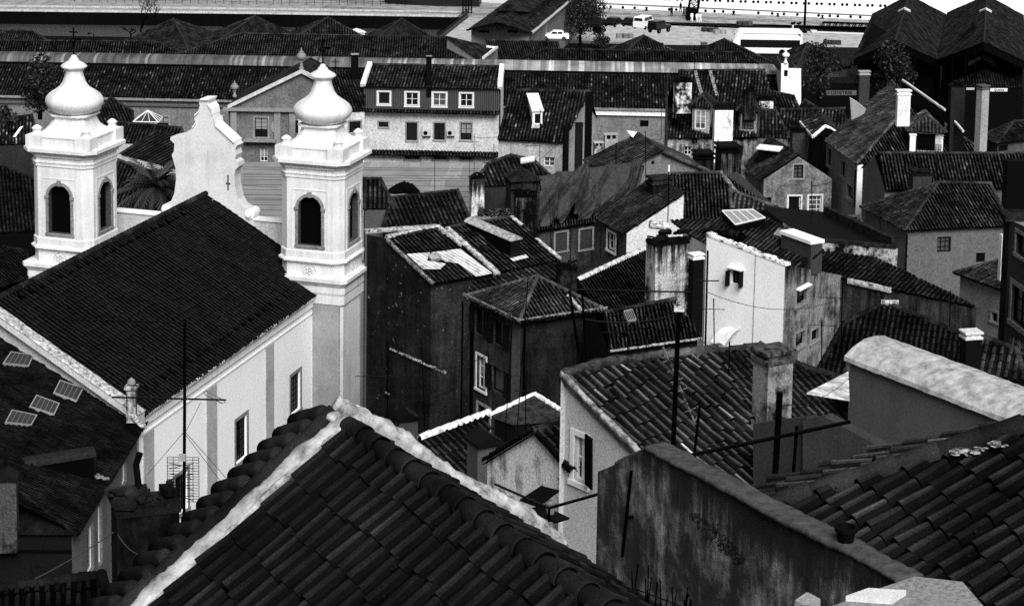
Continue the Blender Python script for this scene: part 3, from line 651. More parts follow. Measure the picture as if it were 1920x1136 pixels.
mb.box(a+V((0, 0, -.1)), d, V((0, 1.1, 0)), UPV*.1); mb.build('truss', IRON, gw); mb = MB(); mb.box(a+V((-1, -.3, -.35)), d*1.02, V((0, 1.8, 0)), UPV*.22); mb.build('deck', plain(.6), gw)
def fence(name, label, a, b, h, n, rails=3, r=.04, mat=None):
    root = thing(name, label, 'fence', a)
    mb = MB()
    for i in range(n+1): p = a.lerp(b, i/n); mb.tube([p, p+UPV*h], r, 4)
    for k in range(rails): z = UPV*h*(k+1)/rails*.97; mb.tube([a+z, b+z], r*.7, 4)
    mb.build('railing', mat or IRON, root); return root
fence('railing', 'thin railing along the far quay at the upper left', Z((140, 4), 0), Z((760, 12), 0), 1.3, 40)
fence('gate_frame', 'dark lattice gate frame at the corner of the dock', Z((868, 26), 0), Z((884, 26), 0), 2.3, 3, 3, .12)
fence('fence', 'paling fence down the side of the dock', Rn+V((.6, 0, .5)), Rf+V((.6, 0, .5)), 1.0, 60, 2, .03)
# loading gear beyond the sheds
def gear(label, p, s, seed):
    R2 = random.Random(seed); b = S(p, s); b.z = 0; root = thing('dredging_gear', label, 'machinery', b); mb = MB()
    for k in range(5):
        a = b+V((R2.uniform(-3, 3), R2.uniform(-2, 2), R2.uniform(.4, 2.2))); d = V((R2.uniform(.6, 2.4), R2.uniform(-.4, .4), 0)); mb.tube([a, a+d], R2.uniform(.2, .4), 8)
    mb.build('pipe', plain(.2, .6), root); mb = MB()
    for k in range(6): a = b+V((R2.uniform(-3, 3), R2.uniform(-2, 2), 0)); mb.tube([a, a+V((R2.uniform(-.6, .6), 0, R2.uniform(2.5, 4.5)))], .13, 5)
    for k in range(3): a = b+V((R2.uniform(-3, 2), R2.uniform(-1, 1), .0)); mb.box(a, V((R2.uniform(1, 2), 0, 0)), V((0, 1.2, 0)), V((0, 0, R2.uniform(.8, 2.2))))
    mb.build('frame', IRON, root)
gear('dark heap of pipes and winches behind the second pointed roof, left of its tip', (428, 52), 12.6, 3)
gear('dark heap of machinery right of the second pointed roof tip', (520, 44), 12.6, 5)
# ------------------------------------------------------------------ sheds behind the hall
def pyramid(label, apex, bl, bn, br, s, mat=T_DARK, rise=3.2, name='shed', extra=None, wallv=.2):
    """hipped shed: left base corner bl, near corner bn, right corner br, seen tip apex"""
    En = S(bn, s); A_ = Z(apex, En.z+rise); El = Z(bl, En.z); Er = Z(br, En.z)
    root = thing(name, label, 'shed', V((En.x, En.y, 0)))
    Eb = El+Er-En
    roof('roof', [En, Er, A_], mat, root, .34, .5, .1, PF_F); roof('roof', [El, En, A_], mat, root, .34, .5, .1, PF_F)
    mb = MB(); mb.poly([Er, Eb, A_]); mb.poly([Eb, El, A_]); mb.build('roof_back', mat, root)
    ridge('hip_tiles', En, A_, .16, plain(.09, .8), root, .5); ridge('hip_tiles', Er, A_, .14, mat, root, .5); ridge('hip_tiles', El, A_, .14, mat, root, .5)
    mb = MB(); c = (El+Er)/2; w = [c+(x-c)*.95 for x in (El, En, Er, Eb)]; mb.rings([[V((q.x, q.y, -.3)) for q in w], [V((q.x, q.y, En.z+.02)) for q in w]]); mb.build('wall', stucco(wallv, .4, 14), root); return root, En, A_, Er, El
T_SHED = tilem(.019, .02, .6, 14); 
pyramid('dark pointed shed roof behind bare trees, leftmost of the pointed row', (325, 36), (228, 80), (360, 106), (425, 70), 14.6, T_SHED)
pyramid('dark pointed shed roof with a pale hip line reaching down to the left', (478, 31), (300, 100), (356, 112), (560, 70), 14.6, T_SHED, 3.6)
pyramid('dark pointed shed roof third from the left, white chimney on its right slope', (615, 33), (520, 72), (540, 82), (700, 80), 14.6, T_SHED)
pyramid('dark pointed shed roof nearest the dock railing', (753, 36), (676, 72), (696, 82), (822, 78), 14.6, T_SHED)
pyramid('low pointed shed roof in front of the parked jeep', (1207, 67), (1128, 98), (1165, 106), (1275, 102), 15, T_SHED, 2.2)
pyramid('low pointed shed roof in front of the coaches, chimney on its left', (1358, 74), (1300, 98), (1330, 108), (1448, 117), 15.2, T_SHED, 2.4)
r_, En, A_, Er, El = pyramid('wide pointed shed roof below the gangway, left of the warehouses', (1514, 81), (1430, 116), (1484, 150), (1600, 122), 15.6, T_SHED, 3.4)
mb = MB()
chimney('small white chimney on the third pointed shed roof', 655, 684, 55, 68, 14.2, 15, .5, stucco(.8, .1, 14), 'gable')
chimney('dark chimney on the low pointed roof left of the coaches', 1314, 1326, 80, 99, 15, 10, .8, plain(.03), 'slab', capm=plain(.2))
chimney('small dark chimney on the low roof in front of the jeep', 1237, 1244, 81, 96, 14.8, 10, .8, plain(.02), 'slab')
skylight('white skylight on the low pointed roof in front of the jeep', [(1200, 94), (1219, 94), (1213, 86), (1206, 86)], plane(S((1165, 106), 15), S((1275, 102), 15), S((1207, 67), 14.6)), plain(.8, .4))
# sheds at the foot of the big tree
W_GREY = stucco(.33, .4, 14, .12, .3)
# long shed: ridge runs away from the camera
A = S((972, 42), 13.6); E = S((876, 58), 13.6); E.z = S((997, 63), 13.6).z; Er = S((997, 63), 13.6); E = Z((876, 58), Er.z); A = Z((934, 42), Er.z+2.2)
dirv = (Z((960, -2), A.z+0) - A); dirv.z = 0; dirv = dirv.normalized()*46
sr = thing('shed', 'long quay shed with raised ridge roof and pale gable wall beside the big tree', 'shed', V((A.x, A.y, 0)))
T_QS = tilem(.015, .02, .6, 14)
dirv = (Z((1062, 8), Er.z)-Er); dirv.z = 0; dirv = dirv*2.2
roof('roof', [Er, Er+dirv, A+dirv, A], T_QS, sr, .34, .5, .1, PF_F)
roof('roof', [E+dirv, E, A, A+dirv], T_QS, sr, .34, .5, .1, PF_F)
x = (Er-E).normalized(); k0, k1 = E+x*.5, Er-x*.5; dn = dirv.normalized()
wall([V((k0.x, k0.y, -.2))+dn*.4, V((k1.x, k1.y, -.2))+dn*.4, V((k1.x, k1.y, k1.z-.05))+dn*.4, V((A.x, A.y, A.z-.2))+dn*.4, V((k0.x, k0.y, k0.z-.05))+dn*.4], W_GREY, sr, [(897, 57, 917, 62, 'black'), (951, 57, 971, 62, 'black')])
mb = MB(); mb.poly([V((k1.x, k1.y, -.2))+dn*.41, V((k1.x, k1.y, -.2))+dirv, k1+dirv, k1+dn*.41]); mb.poly([V((k0.x, k0.y, -.2))+dn*.41, V((k0.x, k0.y, -.2))+dirv, k0+dirv, k0+dn*.41]); mb.build('side_wall', W_GREY, sr)
mon = MB(); x2 = x*2.2; mon.hexa([A+dirv*.16-x2-UPV*1, A+dirv*.16+x2-UPV*1, A+dirv*.95+x2-UPV*1, A+dirv*.95-x2-UPV*1], [A+dirv*.16-x2+UPV*.1, A+dirv*.16+x2+UPV*.1, A+dirv*.95+x2+UPV*.1, A+dirv*.95-x2+UPV*.1])
mon.prism([A+dirv*.15-x2*1.2+UPV*.12, A+dirv*.15+x2*1.2+UPV*.12, A+dirv*.15+UPV*1.2], dirv*.82); mon.build('ridge_monitor', T_QS, sr)
strip('verge', Er+UPV*.05, Er+dirv+UPV*.05, .5, .12, stucco(.5, .2, 14), sr); strip('verge', A+UPV*.05, Er+UPV*.05, .4, .15, T_QS, sr); strip('verge', A+UPV*.05, E+UPV*.05, .4, .15, T_QS, sr)
def lean(name, label, pts, s, mat, p=.3, L=.45, h=.09, prof=PF_F, wallm=None, cat='roof', pitch=24, hipc=True, walls=True):
    """roof slope with its outline traced eave-left, eave-right, then the rest; walls dropped from its rim"""
    A0 = S(pts[0], s); A1 = Z(pts[1], A0.z); A2 = pitch_point(A0, A1, pts[2] if len(pts) == 3 else pts[-1], pitch); pl = plane(A0, A1, A2); w = [A0, A1]+[ON(q, pl) for q in pts[2:]]
    zg = gz(A0.y)-.5; root = thing(name, label, cat, V((A0.x, A0.y, zg)))
    roof('roof', w, mat, root, p, L, h, prof)
    c = sum(w, V())/len(w); mb = MB(); k = len(w)
    for i in range(k):
        a, b = w[i]+(c-w[i])*.02, w[(i+1) % k]+(c-w[(i+1) % k])*.02
        mb.poly([V((a.x, a.y, zg)), V((b.x, b.y, zg)), b-UPV*.08, a-UPV*.08])
    if walls: mb.build('wall', wallm or W_GREY, root)
    if hipc:
        for i in range(1, k): ridge('ridge_tiles', w[i], w[(i+1) % k], .12, mat, root, .45)
    return dict(root=root, roof=pl, w=w)
lean('store', 'long low tiled roof with crested ridge in front of the quay shed', [(925, 112), (1052, 110), (1046, 79), (911, 76)], 15, T_SHED, cat='store')
lean('store', 'broad hipped tile roof in front of the row of pointed sheds', [(300, 112), (905, 120), (895, 109), (837, 70), (451, 63)], 16, tilem(.022, .03, .6, 16), cat='store', pitch=22)
lean('store', 'narrow tiled hip slope beside the white parapet at the end of the broad roof', [(895, 111), (934, 92), (837, 70)], 16, T_SHED, cat='store', pitch=24)
lean('store', 'long dark tiled roof above the vaulted skylight, left behind the bulbous tower top', [(-60, 112), (372, 112), (290, 78), (-60, 76)], 16, T_HALL, cat='store', pitch=22)
lean('store', 'low dark roof by the bright water at the far left', [(-50, 84), (105, 86), (60, 58), (-50, 57)], 14.5, T_SHED, cat='store', pitch=24)
lean('store', 'long dark speckled roof behind the vaulted skylight, in front of the big tree', [(940, 124), (1452, 134), (1390, 99), (1022, 92)], 16, T_HALL, cat='store', pitch=20)
a = S((906, 110), 16); b = S((932, 90), 15.6); wp = thing('parapet', 'white angled parapet at the end of the broad hipped roof', 'parapet', a); strip('coping', a, b, .3, .2, WHITE_D, wp); strip('coping', b, S((912, 88), 15.6), .3, .12, WHITE, wp)
# trees by the quay
tree('tree', 'large dark leafy tree between the quay shed and the parked cars', Z((1088, 88), 0), 12.5, 4.1, 8, 9000, .2, .007, 44, .25)
tree('tree', 'low round dark tree at the right foot of the large tree', Z((1122, 96), 0), 3.8, 1.7, 2, 900, .26, .012, 9, .15)
def bare(label, p, s, h, n=40, spread=1.6, up=.8):
    b = S(p, s); root = thing('tree', label, 'tree', b); mb = MB()
    def br(a, d, l, r, k):
        c = a+d*l; mb.tube([a, a.lerp(c, .5)+V((U(-.1, .1)*l, U(-.1, .1)*l, 0)), c], r, 4, r1=r*.55)
        if k:
            for _ in range(3 if k > 1 else 4): br(a.lerp(c, U(.55, 1)), (d*up+V((U(-1, 1)*.55*spread, U(-1, 1)*.55*spread, U(-.1, .6)))).normalized(), l*U(.5, .75), r*.55, k-1)
    br(b, V((U(-.05, .05), 0, 1)), h*.4, .16, 4); mb.build('trunk', plain(.012, .9), root)
bare('tall bare tree at the upper left, left trunk of two', (268, 78), 14, 7.5); bare('tall bare tree at the upper left, right trunk of two', (292, 80), 14, 7.5, spread=1.3)
bare('small spreading bare tree beside the pointed shed, over the bright water', (244, 78), 14, 3.4, spread=2.4, up=.5)
lp = S((176, 92), 15); rt = thing('street_lamp', 'small street lamp with round head against the bright water', 'lamp', lp); mb = MB(); mb.tube([lp, lp+UPV*1.9, lp+V((-.25, 0, 2.0)), lp+V((-.5, 0, 2.0))], .05, 5); mb.build('pole', IRON, rt); mb = MB(); rock(mb, lp+V((-.6, 0, 1.95)), .22, .6, 9); mb.build('lamp_head', IRON, rt)

# ------------------------------------------------------------------ twin warehouses on the right
def warehouse(label, el, ap, er, bk, s, rise=4.6, side=False):
    El = S(el, s); Er = Z(er, El.z); A = Z(ap, El.z+rise); dv = Z(bk[1], El.z+rise)-A; dv.z = 0
    if dv.y < 0: dv = -dv
    root = thing('warehouse', label, 'warehouse', V((A.x, A.y, 0))); T_W = tilem(.013, .01, .5, 15, .2)
    Em = (El+Er)/2; A = V((A.x, A.y, A.z))
    roof('roof', [El+dv, El, A, A+dv], T_W, root, .36, .5, .1, PF_F); roof('roof', [Er, Er+dv, A+dv, A], T_W, root, .36, .5, .1, PF_F)
    ridge('ridge_tiles', A, A+dv, .13, plain(.09, .8), root, .5)
    x = (Er-El).normalized(); dn = dv.normalized()
    for a, b in ((El, A), (A, Er)):
        mb = MB(); mb.hexa([a-dn*.05-UPV*.9, b-dn*.05-UPV*.9, b+dn*.4-UPV*.9, a+dn*.4-UPV*.9], [a-dn*.05-UPV*.05, b-dn*.05-UPV*.05, b+dn*.4-UPV*.05, a+dn*.4-UPV*.05]); mb.build('fascia', plain(.006, .7), root)
    W_W = stucco(.035, .5, 16, .4, .6); k0 = El+x*.4+dn*.8; k1 = Er-x*.4+dn*.8; Ad = A+dn*.8
    wall([V((k0.x, k0.y, -.5)), V((k1.x, k1.y, -.5)), V((k1.x, k1.y, k1.z-.1)), V((Ad.x, Ad.y, A.z-.2)), V((k0.x, k0.y, k0.z-.1))], W_W, root)
    mb = MB()
    for k, f in ((k0, 1), (k1, 1)): mb.poly([V((k.x, k.y, -.5)), V((k.x, k.y, -.5))+dv, V((k.x, k.y, k.z-.1))+dv, V((k.x, k.y, k.z-.1))])
    mb.build('side_wall', W_W, root)
    # pale ridge vent seen as a chevron
    c = A+dv*.62+UPV*.25
    for sgn, q in ((-1, El), (1, Er)):
        t = (hz(q)-hz(A)).normalized(); d2 = (q-A).normalized(); mb = MB(); mb.box(c-dn*.35, d2*2.5, dn*.95, UPV*.18); mb.build('ridge_vent', plain(.7, .6), root)
    return root, El, A, Er, dv
wl = warehouse('dark twin-gabled warehouse, left gable, next to the quay gangway', (1601, 112), (1678, 77), (1760, 114), [(1645, 17), (1705, -8)], 15.6)
wr = warehouse('dark twin-gabled warehouse, right gable above the shop sign', (1760.5, 112), (1845, 80), (1925, 118), [(1775, 22), (1850, -8)], 15.7)
def text(name, body, c, ex, size, mat, parent, nrm, squash=1):
    cu = bpy.data.curves.new(name, 'FONT'); cu.body = body; cu.size = size; cu.align_x = 'CENTER'; cu.align_y = 'CENTER'; cu.extrude = .01; cu.materials.append(mat); cu.offset = size*.012
    o = bpy.data.objects.new(name, cu); COL.objects.link(o); o.parent = parent
    m4 = Matrix((ex*squash, UPV, nrm)).transposed().to_4x4(); q = parent; w = V()
    while q is not None: w = w+q.location; q = q.parent
    m4.translation = c-w; me = bpy.data.meshes.new_from_object(o); bpy.data.objects.remove(o); o = bpy.data.objects.new(name, me); COL.objects.link(o); o.parent = parent; o.matrix_local = m4; return o
def sign(label, x0, x1, y0, y1, s, body, dark=True, back=.8, size=None):
    a = S((x0, (y0+y1)/2), s); b = S((x1, (y0+y1)/2), s); h = (y1-y0)/s; root = thing('shop_sign', label, 'sign', (a+b)/2); ex = (b-a).normalized(); nr = V((ex.y, -ex.x, 0)).normalized()
    mb = MB(); mb.box(a-UPV*h/2, b-a, -nr*.08, UPV*h); mb.build('board', plain(back, .6, var=.1), root)
    if body: text('lettering', body, (a+b)/2+nr*.015, ex, size or h*.95, BLACK if dark else plain(.6), root, nr, 1.1)
sign('long pale sign board with dark capital letters on the shed under the trees', 1549, 1606, 170, 179, 16.2, 'ODISTRIB', True, .22)
sign('small white shop sign with dark script beyond the pale chimney', 1857, 1889, 166, 172, 17, 'Quente', True, .7)
sign('small white sign fragment left of the pale chimney behind the warehouse foot', 1812, 1827, 165, 169, 17, '', True, .5)
a = S((1515, 150), 15.9); ss = thing('shop_building', 'dark shed front under the trees carrying the long sign', 'shop', V((a.x, a.y, 0))); mb = MB(); mb.box(V((a.x-3, a.y+.15, -.5)), V((14, 0, 0)), V((0, 4, 0)), UPV*(S((1550, 160), 16).z+.5)); mb.build('wall', plain(.008), ss)
# broken pale roof light on the right gable and lean-to porch below it
for (x0, x1, ya, yb, lb) in ((1816, 1840, 124, 112, 'patched pale sheet left of the warehouse gable centre line'), (1842, 1866, 111, 124, 'patched pale sheet right of the warehouse gable centre line')):
    pl_ = vplane(wr[1], wr[3]); pl_ = (pl_[0]+wr[4].normalized()*.74, pl_[1]); q = [ON(p, pl_) for p in ((x0, ya), (x1, yb), (x1, yb-9), (x0, ya-9))]; mb = MB(); mb.prism(q, -wr[4].normalized()*.04); o = mb.build('roof_sheet', blotch(.6, .05, 3, .5, .1)); tag(o, lb, 'sheet')
lean('lean_to', 'dark lean-to with shallow pointed roof under the right warehouse gable', [(1790, 163), (1920, 166), (1900, 150), (1846, 131), (1800, 148)], 16.6, tilem(.012, .01, .5, 16), wallm=plain(.008), cat='lean-to', pitch=30, hipc=False)
tree('tree', 'dark tree in front of the wide pointed shed roof below the gangway', S((1535, 190), 17), 6.6, 2.3, 5, 2000, .2, .003, 15)
tree('tree', 'dark tree under the left warehouse gable', S((1668, 175), 17.5), 5.0, 2.8, 4, 2000, .2, .003, 14)
tree('tree', 'dark tree behind the left bell tower at the far left', S((75, 215), 19), 5.6, 2.6, 5, 3000, .2, .006, 20)
tree('tree', 'small dark tree at the left edge beside the white wall', S((18, 262), 21), 3.2, 1.5, 3, 1200, .22, .012, 10)

# ================================================================== LONG HALL
hE0 = S((-60, 177), 17); hE1 = Z((1478, 209), hE0.z); hR0 = pitch_point(hE0, hE1, (-60, 120), 24); hpl = plane(hE0, hE1, hR0); hR1 = ON((1478, 146), hpl)
hall = thing('customs_hall', 'very long tiled hall crossing behind the church with a vaulted skylight on its ridge', 'hall', V((hE0.x, hE0.y, 0)))
roof('roof', [hE0, hE1, hR1, hR0], tilem(.017, .08, .9, 17), hall, .33, .46, .1, PF_F)
he = (hE1-hE0).normalized(); hb = V((-he.y, he.x, 0))
seg = 9; nrib = 300; L_ = (hR1-hR0)
base0 = hR0+hb*.3+UPV*.28
prof = [(1.75-1.75*math.cos(math.pi*j/seg), .82*math.sin(math.pi*j/seg)**.8) for j in range(seg+1)]
def vault_pt(t, j, dz=0): return base0+L_*t+hb*prof[j][0]+UPV*(prof[j][1]+dz)
for i in range(nrib):
    t0, t1 = i/nrib, (i+1)/nrib; tm = (t0*.55+t1*.45); rv = RND.random()
    for j in range(seg):
        mb.poly([vault_pt(t0, j), vault_pt(tm, j, .03), vault_pt(tm, j+1, .03), vault_pt(t0, j+1)], rv); mb.poly([vault_pt(tm, j, .03), vault_pt(t1, j), vault_pt(t1, j+1), vault_pt(tm, j+1, .03)], rv)
def vaultm():
    mt, nt, b = mat_new('corrugated_sheet'); co = coords(nt); a = N(nt, 'ShaderNodeAttribute'); a.attribute_name = 'rnd'
    k = ramp(nt, a.outputs['Fac'], [(0, .55), (.7, 1.0), (.9, 1.3), (1, 2.6)]); st = ramp(nt, noise(nt, co, .25, 5, .7), [(.35, .35), (.65, 1.25)])
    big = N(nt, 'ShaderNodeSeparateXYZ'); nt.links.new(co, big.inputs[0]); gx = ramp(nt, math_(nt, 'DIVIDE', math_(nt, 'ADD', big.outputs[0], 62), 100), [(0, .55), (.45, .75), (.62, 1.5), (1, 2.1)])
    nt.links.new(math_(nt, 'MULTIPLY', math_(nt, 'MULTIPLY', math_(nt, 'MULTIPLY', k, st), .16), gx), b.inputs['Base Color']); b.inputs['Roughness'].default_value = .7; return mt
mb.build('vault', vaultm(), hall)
mb = MB(); mb.box(hR0+hb*.3-UPV*.3, L_, hb*3.5, UPV*.52); mb.build('vault_base', plain(.012), hall)
mb = MB(); mb.poly([hR0+hb*3.6, hR1+hb*3.6, hR1+hb*11-UPV*3.4, hR0+hb*11-UPV*3.4]); mb.build('roof_back', T_HALL, hall)
w0, w1 = hE0+hb*.5, hE1+hb*.5
wall([V((w0.x, w0.y, -.5)), V((w1.x, w1.y, -.5)), w1+UPV*.05, w0+UPV*.05], stucco(.30, .5, 17, .4, .4), hall, [(295, 219, 316, 239, 'sash_s'), (470, 225, 482, 250, 'open'), (1200, 226, 1216, 238, 'black')])
mb = MB(); mb.poly([V((w1.x, w1.y, -.5)), V((w1.x, w1.y+12, -.5)), V((w1.x, w1.y+12, w1.z)), V((w1.x, w1.y, w1.z))]); mb.poly([V((w1.x-.2, w1.y+.2, w1.z)), V((w1.x-.2, w1.y+10, w1.z)), hR1+hb*3.6, hR1]); mb.build('end_wall', WHITE_D, hall)
mb = MB(); mb.box(hE0-UPV*.3-hb*.02, hE1-hE0, hb*.4, UPV*.27); mb.build('cornice', stucco(.35, .6, 17, .4, .1), hall)
mb = MB(); mb.box(hE0-UPV*1.0+hb*.25, (hE1-hE0)*.35, hb*.25, UPV*.14); mb.build('string_course', plain(.2), hall)
mb = MB(); a = hE0+(hE1-hE0)*.755; mb.box(a-UPV*.9+hb*.2, (hE1-hE0)*.13, hb*.3, UPV*.62); mb.build('pale_band', stucco(.8, .2, 17), hall)
# speckled white end pavilion with urn
def urn(label, p, s, h, r, name='urn_finial', mat=None):
    b = S(p, s); u = h; mb = MB()
    mb.lathe([(.5*r, 0), (.55*r, .08*u), (.35*r, .14*u), (.28*r, .3*u), (.4*r, .36*u), (.25*r, .4*u), (.9*r, .52*u), (1*r, .6*u), (.9*r, .7*u), (.5*r, .76*u), (.6*r, .79*u), (.22*r, .84*u), (.16*r, .92*u), (.02*r, u)], b, 14)
    return tag(mb.build(name, mat or STONE), label, 'finial')
a = S((1440, 190), 17.3); b = S((1505, 191), 17.3); pv = thing('pavilion', 'white speckled end pavilion at the right end of the long hall', 'pavilion', V((a.x, a.y, 0)))
PVM = peel(.88, .25, .36, 17, .2, 2); c0 = S((1466, 190), 17.2); c1 = S((1479, 190), 17.2); c2 = S((1507, 187), 17.2)
top = lambda p: S(p, 17.2)
wall([V((c1.x, c1.y, 0)), V((c2.x, c1.y, 0)), top((1502, 129)), top((1478, 128))], PVM, pv)
wall([V((c0.x, c0.y, 0)), V((c1.x, c0.y, 0)), top((1478, 119)), top((1465, 119))], WHITE, pv, [(1470, 132, 1477, 144, 'black')])
mb = MB(); q = top((1502, 129)); mb.poly([V((c2.x, c1.y, 0)), V((c2.x-.6, c1.y+5, 0)), V((q.x-.6, q.y+5, q.z)), q]); q2 = top((1465, 119)); mb.poly([V((c0.x, c0.y, 0)), V((c0.x, c0.y+5, 0)), V((c0.x, c0.y+5, q2.z)), q2]); mb.build('side_wall', WHITE_D, pv)
mb = MB(); q = top((1465, 119)); q1 = top((1502, 129)); mb.cbox(V(((q.x+q1.x)/2-.6, q.y+2.4, q.z-.5)), V((abs(q1.x-q.x)*.8, 0, 0)), V((0, 4.6, 0)), UPV*.5); mb.build('roof', plain(.05), pv)
urn('white stone urn finial on the white speckled pavilion', (1473, 119), 17.2, 1.5, .42, mat=WHITE)
# pedimented palace front
PG = stucco(.27, .5, 18, .45, .3); pz = 18.2
A0 = S((428, 198), pz); A1 = Z((708, 203), A0.z); ap = S((566, 131), pz); ap.y = A0.y+(A1.y-A0.y)*.5
pd = thing('palace_front', 'grey pedimented palace front between the bell towers with arched windows', 'palace', V((A0.x, A0.y, 0)))
pe = hz(A1-A0).normalized(); pn = V((pe.y, -pe.x, 0))
wall([V((A0.x, A0.y, -.5)), V((A1.x, A1.y, -.5)), A1, V((ap.x, A0.y+(A1.y-A0.y)*.5, ap.z-.3)), A0], PG, pd, [(478, 221, 502, 257, 'sash_s'), (488, 278, 502, 303, 'sash'), (553, 226, 568, 250, 'sash_s'), (430, 205, 444, 240, 'black')])
for a, b in ((A0, ap), (ap, A1)):
    mb = MB(); mb.hexa([a-UPV*.28+pn*.004, b-UPV*.28+pn*.004, b-UPV*.28+pn*.5, a-UPV*.28+pn*.5], [a+UPV*.1+pn*.004, b+UPV*.1+pn*.004, b+UPV*.1+pn*.55, a+UPV*.1+pn*.55]); mb.build('raking_cornice', stucco(.6, .4, 18), pd)
    mb = MB(); mb.hexa([a-pn*8-UPV*.1, b-pn*8-UPV*.1, b+pn*.0-UPV*.1, a+pn*.0-UPV*.1], [a-pn*8, b-pn*8, b, a]); mb.build('roof', T_HALL, pd)
mb = MB(); mb.box(A0-pe*.5+pn*.004-UPV*.5, pe*((A1-A0).length+1), pn*.5, UPV*.32); mb.build('cornice', STONE, pd)
for px in (438, 520, 548): q = ON((px, 250), vplane(A0, A1)); mb = MB(); mb.box(V((q.x-.3, q.y-.12, -.5)), pe*.65, -pn*.12+pn*.24, UPV*(A0.z-.05)); mb.build('pilaster', STONE, pd)
q = ON((517, 238), vplane(A0, A1))+pn*.03; mb = MB(); mb.rings([[q+pe*(math.cos(6.283*j/16)*.42*f)+UPV*(math.sin(6.283*j/16)*.55*f)+pn*dd for j in range(16)] for f, dd in ((1.25, 0), (1.25, .06), (1, .06))]); mb.build('oculus_frame', STONE, pd); mb = MB(); mb.poly([q+pe*(math.cos(6.283*j/16)*.42)+UPV*(math.sin(6.283*j/16)*.55)+pn*.03 for j in range(16)]); mb.build('oculus', BLACK, pd)
mb = MB(); q = ON((490, 264), vplane(A0, A1)); mb.box(q-pe*1.8+pn*.004, pe*3.4, pn*.9, UPV*.18); mb.build('balcony', STONE, pd)
urn('stone urn finial on the tip of the palace pediment', (565, 131), pz, 2.35, .5); urn('stone urn finial at the left foot of the palace pediment', (440, 182), pz, 1.75, .42)
# house with mansard row
MW = stucco(.56, .5, 18, .35, .3, .45, 1)
mh = gable('house', 'long white house with a corrugated attic storey of four white framed windows', (680, 163), (937, 168), (694, 121), (941, 125), 18.4, 27, tilem(.026, .03, .9, 18), MW,
    [(710, 229, 728, 239, 'small_s'), (762, 230, 782, 264, 'open_s'), (814, 231, 834, 263, 'sash_s'), (864, 231, 884, 263, 'sash_s'), (760, 289, 786, 299, 'open_s'), (813, 290, 838, 299, 'open_s'), (863, 291, 884, 300, 'open_s')], over=.75, p=.34, L=.45, h=.1, prof=PF_F, verge=None)
def stripes(v):
    mt, nt, b = mat_new('ribbed_sheet'); co = coords(nt); w = N(nt, 'ShaderNodeTexWave', wave_type='BANDS', bands_direction='X'); w.inputs['Scale'].default_value = 1.4; nt.links.new(co, w.inputs['Vector'])
    st = noise(nt, co, .8, 5); nt.links.new(math_(nt, 'MULTIPLY', math_(nt, 'MULTIPLY', ramp(nt, w.outputs['Fac'], [(.2, .45), (.8, 1.3)]), v), math_(nt, 'ADD', st, .5)), b.inputs['Base Color']); bump(nt, b, w.outputs['Fac'], .6, .04); b.inputs['Roughness'].default_value = .6; return mt
o = -mh['inn']; f0, f1 = mh['f0']+o*.45, mh['f1']+o*.45; zt = mh['E0'].z+.12; zb_ = ON((800, 206), vplane(f0, f1)).z
wall([V((f0.x, f0.y, zb_)), V((f1.x, f1.y, zb_)), V((f1.x, f1.y, zt)), V((f0.x, f0.y, zt))], stripes(.035), mh['root'], [(709, 173, 731, 196, 'open_w_s'), (761, 174, 784, 198, 'sash_w_s'), (812, 175, 836, 199, 'sash_w_s'), (863, 176, 886, 200, 'sash_w_s')], 'attic_wall')
mb = MB(); mb.poly([V((f0.x, f0.y, zb_)), V((f1.x, f1.y, zb_)), V((f1.x, f1.y, zb_))-o*.5, V((f0.x, f0.y, zb_))-o*.5]); mb.build('attic_floor', DARK, mh['root'])
for (zz, dep, nm) in ((zb_, 1.0, 'skirt_roof'), (ON((800, 284), mh['front']).z, .5, 'skirt_roof')):
    a, b = V((f0.x, f0.y, zz-.3))+o*.4-mh['e']*1.2, V((f1.x, f1.y, zz-.3))+o*.4; roof(nm, [a, b, b-o*(.85)+UPV*.34, a-o*(.85)+UPV*.34], tilem(.02, .03, .9, 18), mh['root'], .34, .45, .1, PF_F)
for (A_, B_, dd) in ((mh['E0'], mh['R0'], 0), (mh['E1'], mh['R1'], 1)): strip('parapet', A_+UPV*.05, B_+UPV*.05, .55, .3, stucco(.8, .15, 18), mh['root'])
rw = mh['right']; k1 = mh['f1']+mh['e']*.15; mb = MB(); mb.poly([V((k1.x, k1.y, mh['zg'])), V((k1.x, k1.y, mh['zg']))-o*9, V((k1.x, k1.y, zt-1))-o*9, mh['R1']-UPV*.1+mh['e']*.1, V((k1.x, k1.y, zt-.1))+o*.5]); mb.build('party_wall', stucco(.7, .3, 18), mh['root'])
for x0, x1 in ((792, 808), (838, 853)):
    q = ON(((x0+x1)/2, 248.5), mh['front'])+o*.2; w = (x1-x0)/18.6; root = thing('air_conditioner', 'air conditioner box on the white wall %s' % ('left of the middle window' if x0 < 800 else 'right of the middle window'), 'air conditioner', q, 'air conditioners on the white house')
    mb = MB(); mb.cbox(q, mh['e']*w, o*.32, UPV*.62); mb.build('case', plain(.5, .5), root); q2 = q+o*.165-mh['e']*.1
    mb = MB(); mb.rings([[q2+mh['e']*(math.cos(6.283*j/14)*.22)+UPV*(math.sin(6.283*j/14)*.22)+o*dd for j in range(14)] for dd in (0, .02)]); mb.build('fan', BLACK, root)
    q3 = q-o*.05-UPV*.36; mb = MB(); mb.cbox(q3, mh['e']*w, o*.4, UPV*.05); mb.build('bracket', IRON, root)
chimney('dark tall chimney standing on the ridge of the long white house', 798, 809, 104, 161, 18.4, 12, .9, stucco(.03, .3, 18), 'vent', capm=plain(.35))
chimney('dark chimney with white base left of the long white house', 657, 672, 101, 148, 18.2, 12, .9, plain(.015), 'vent', capm=plain(.4))
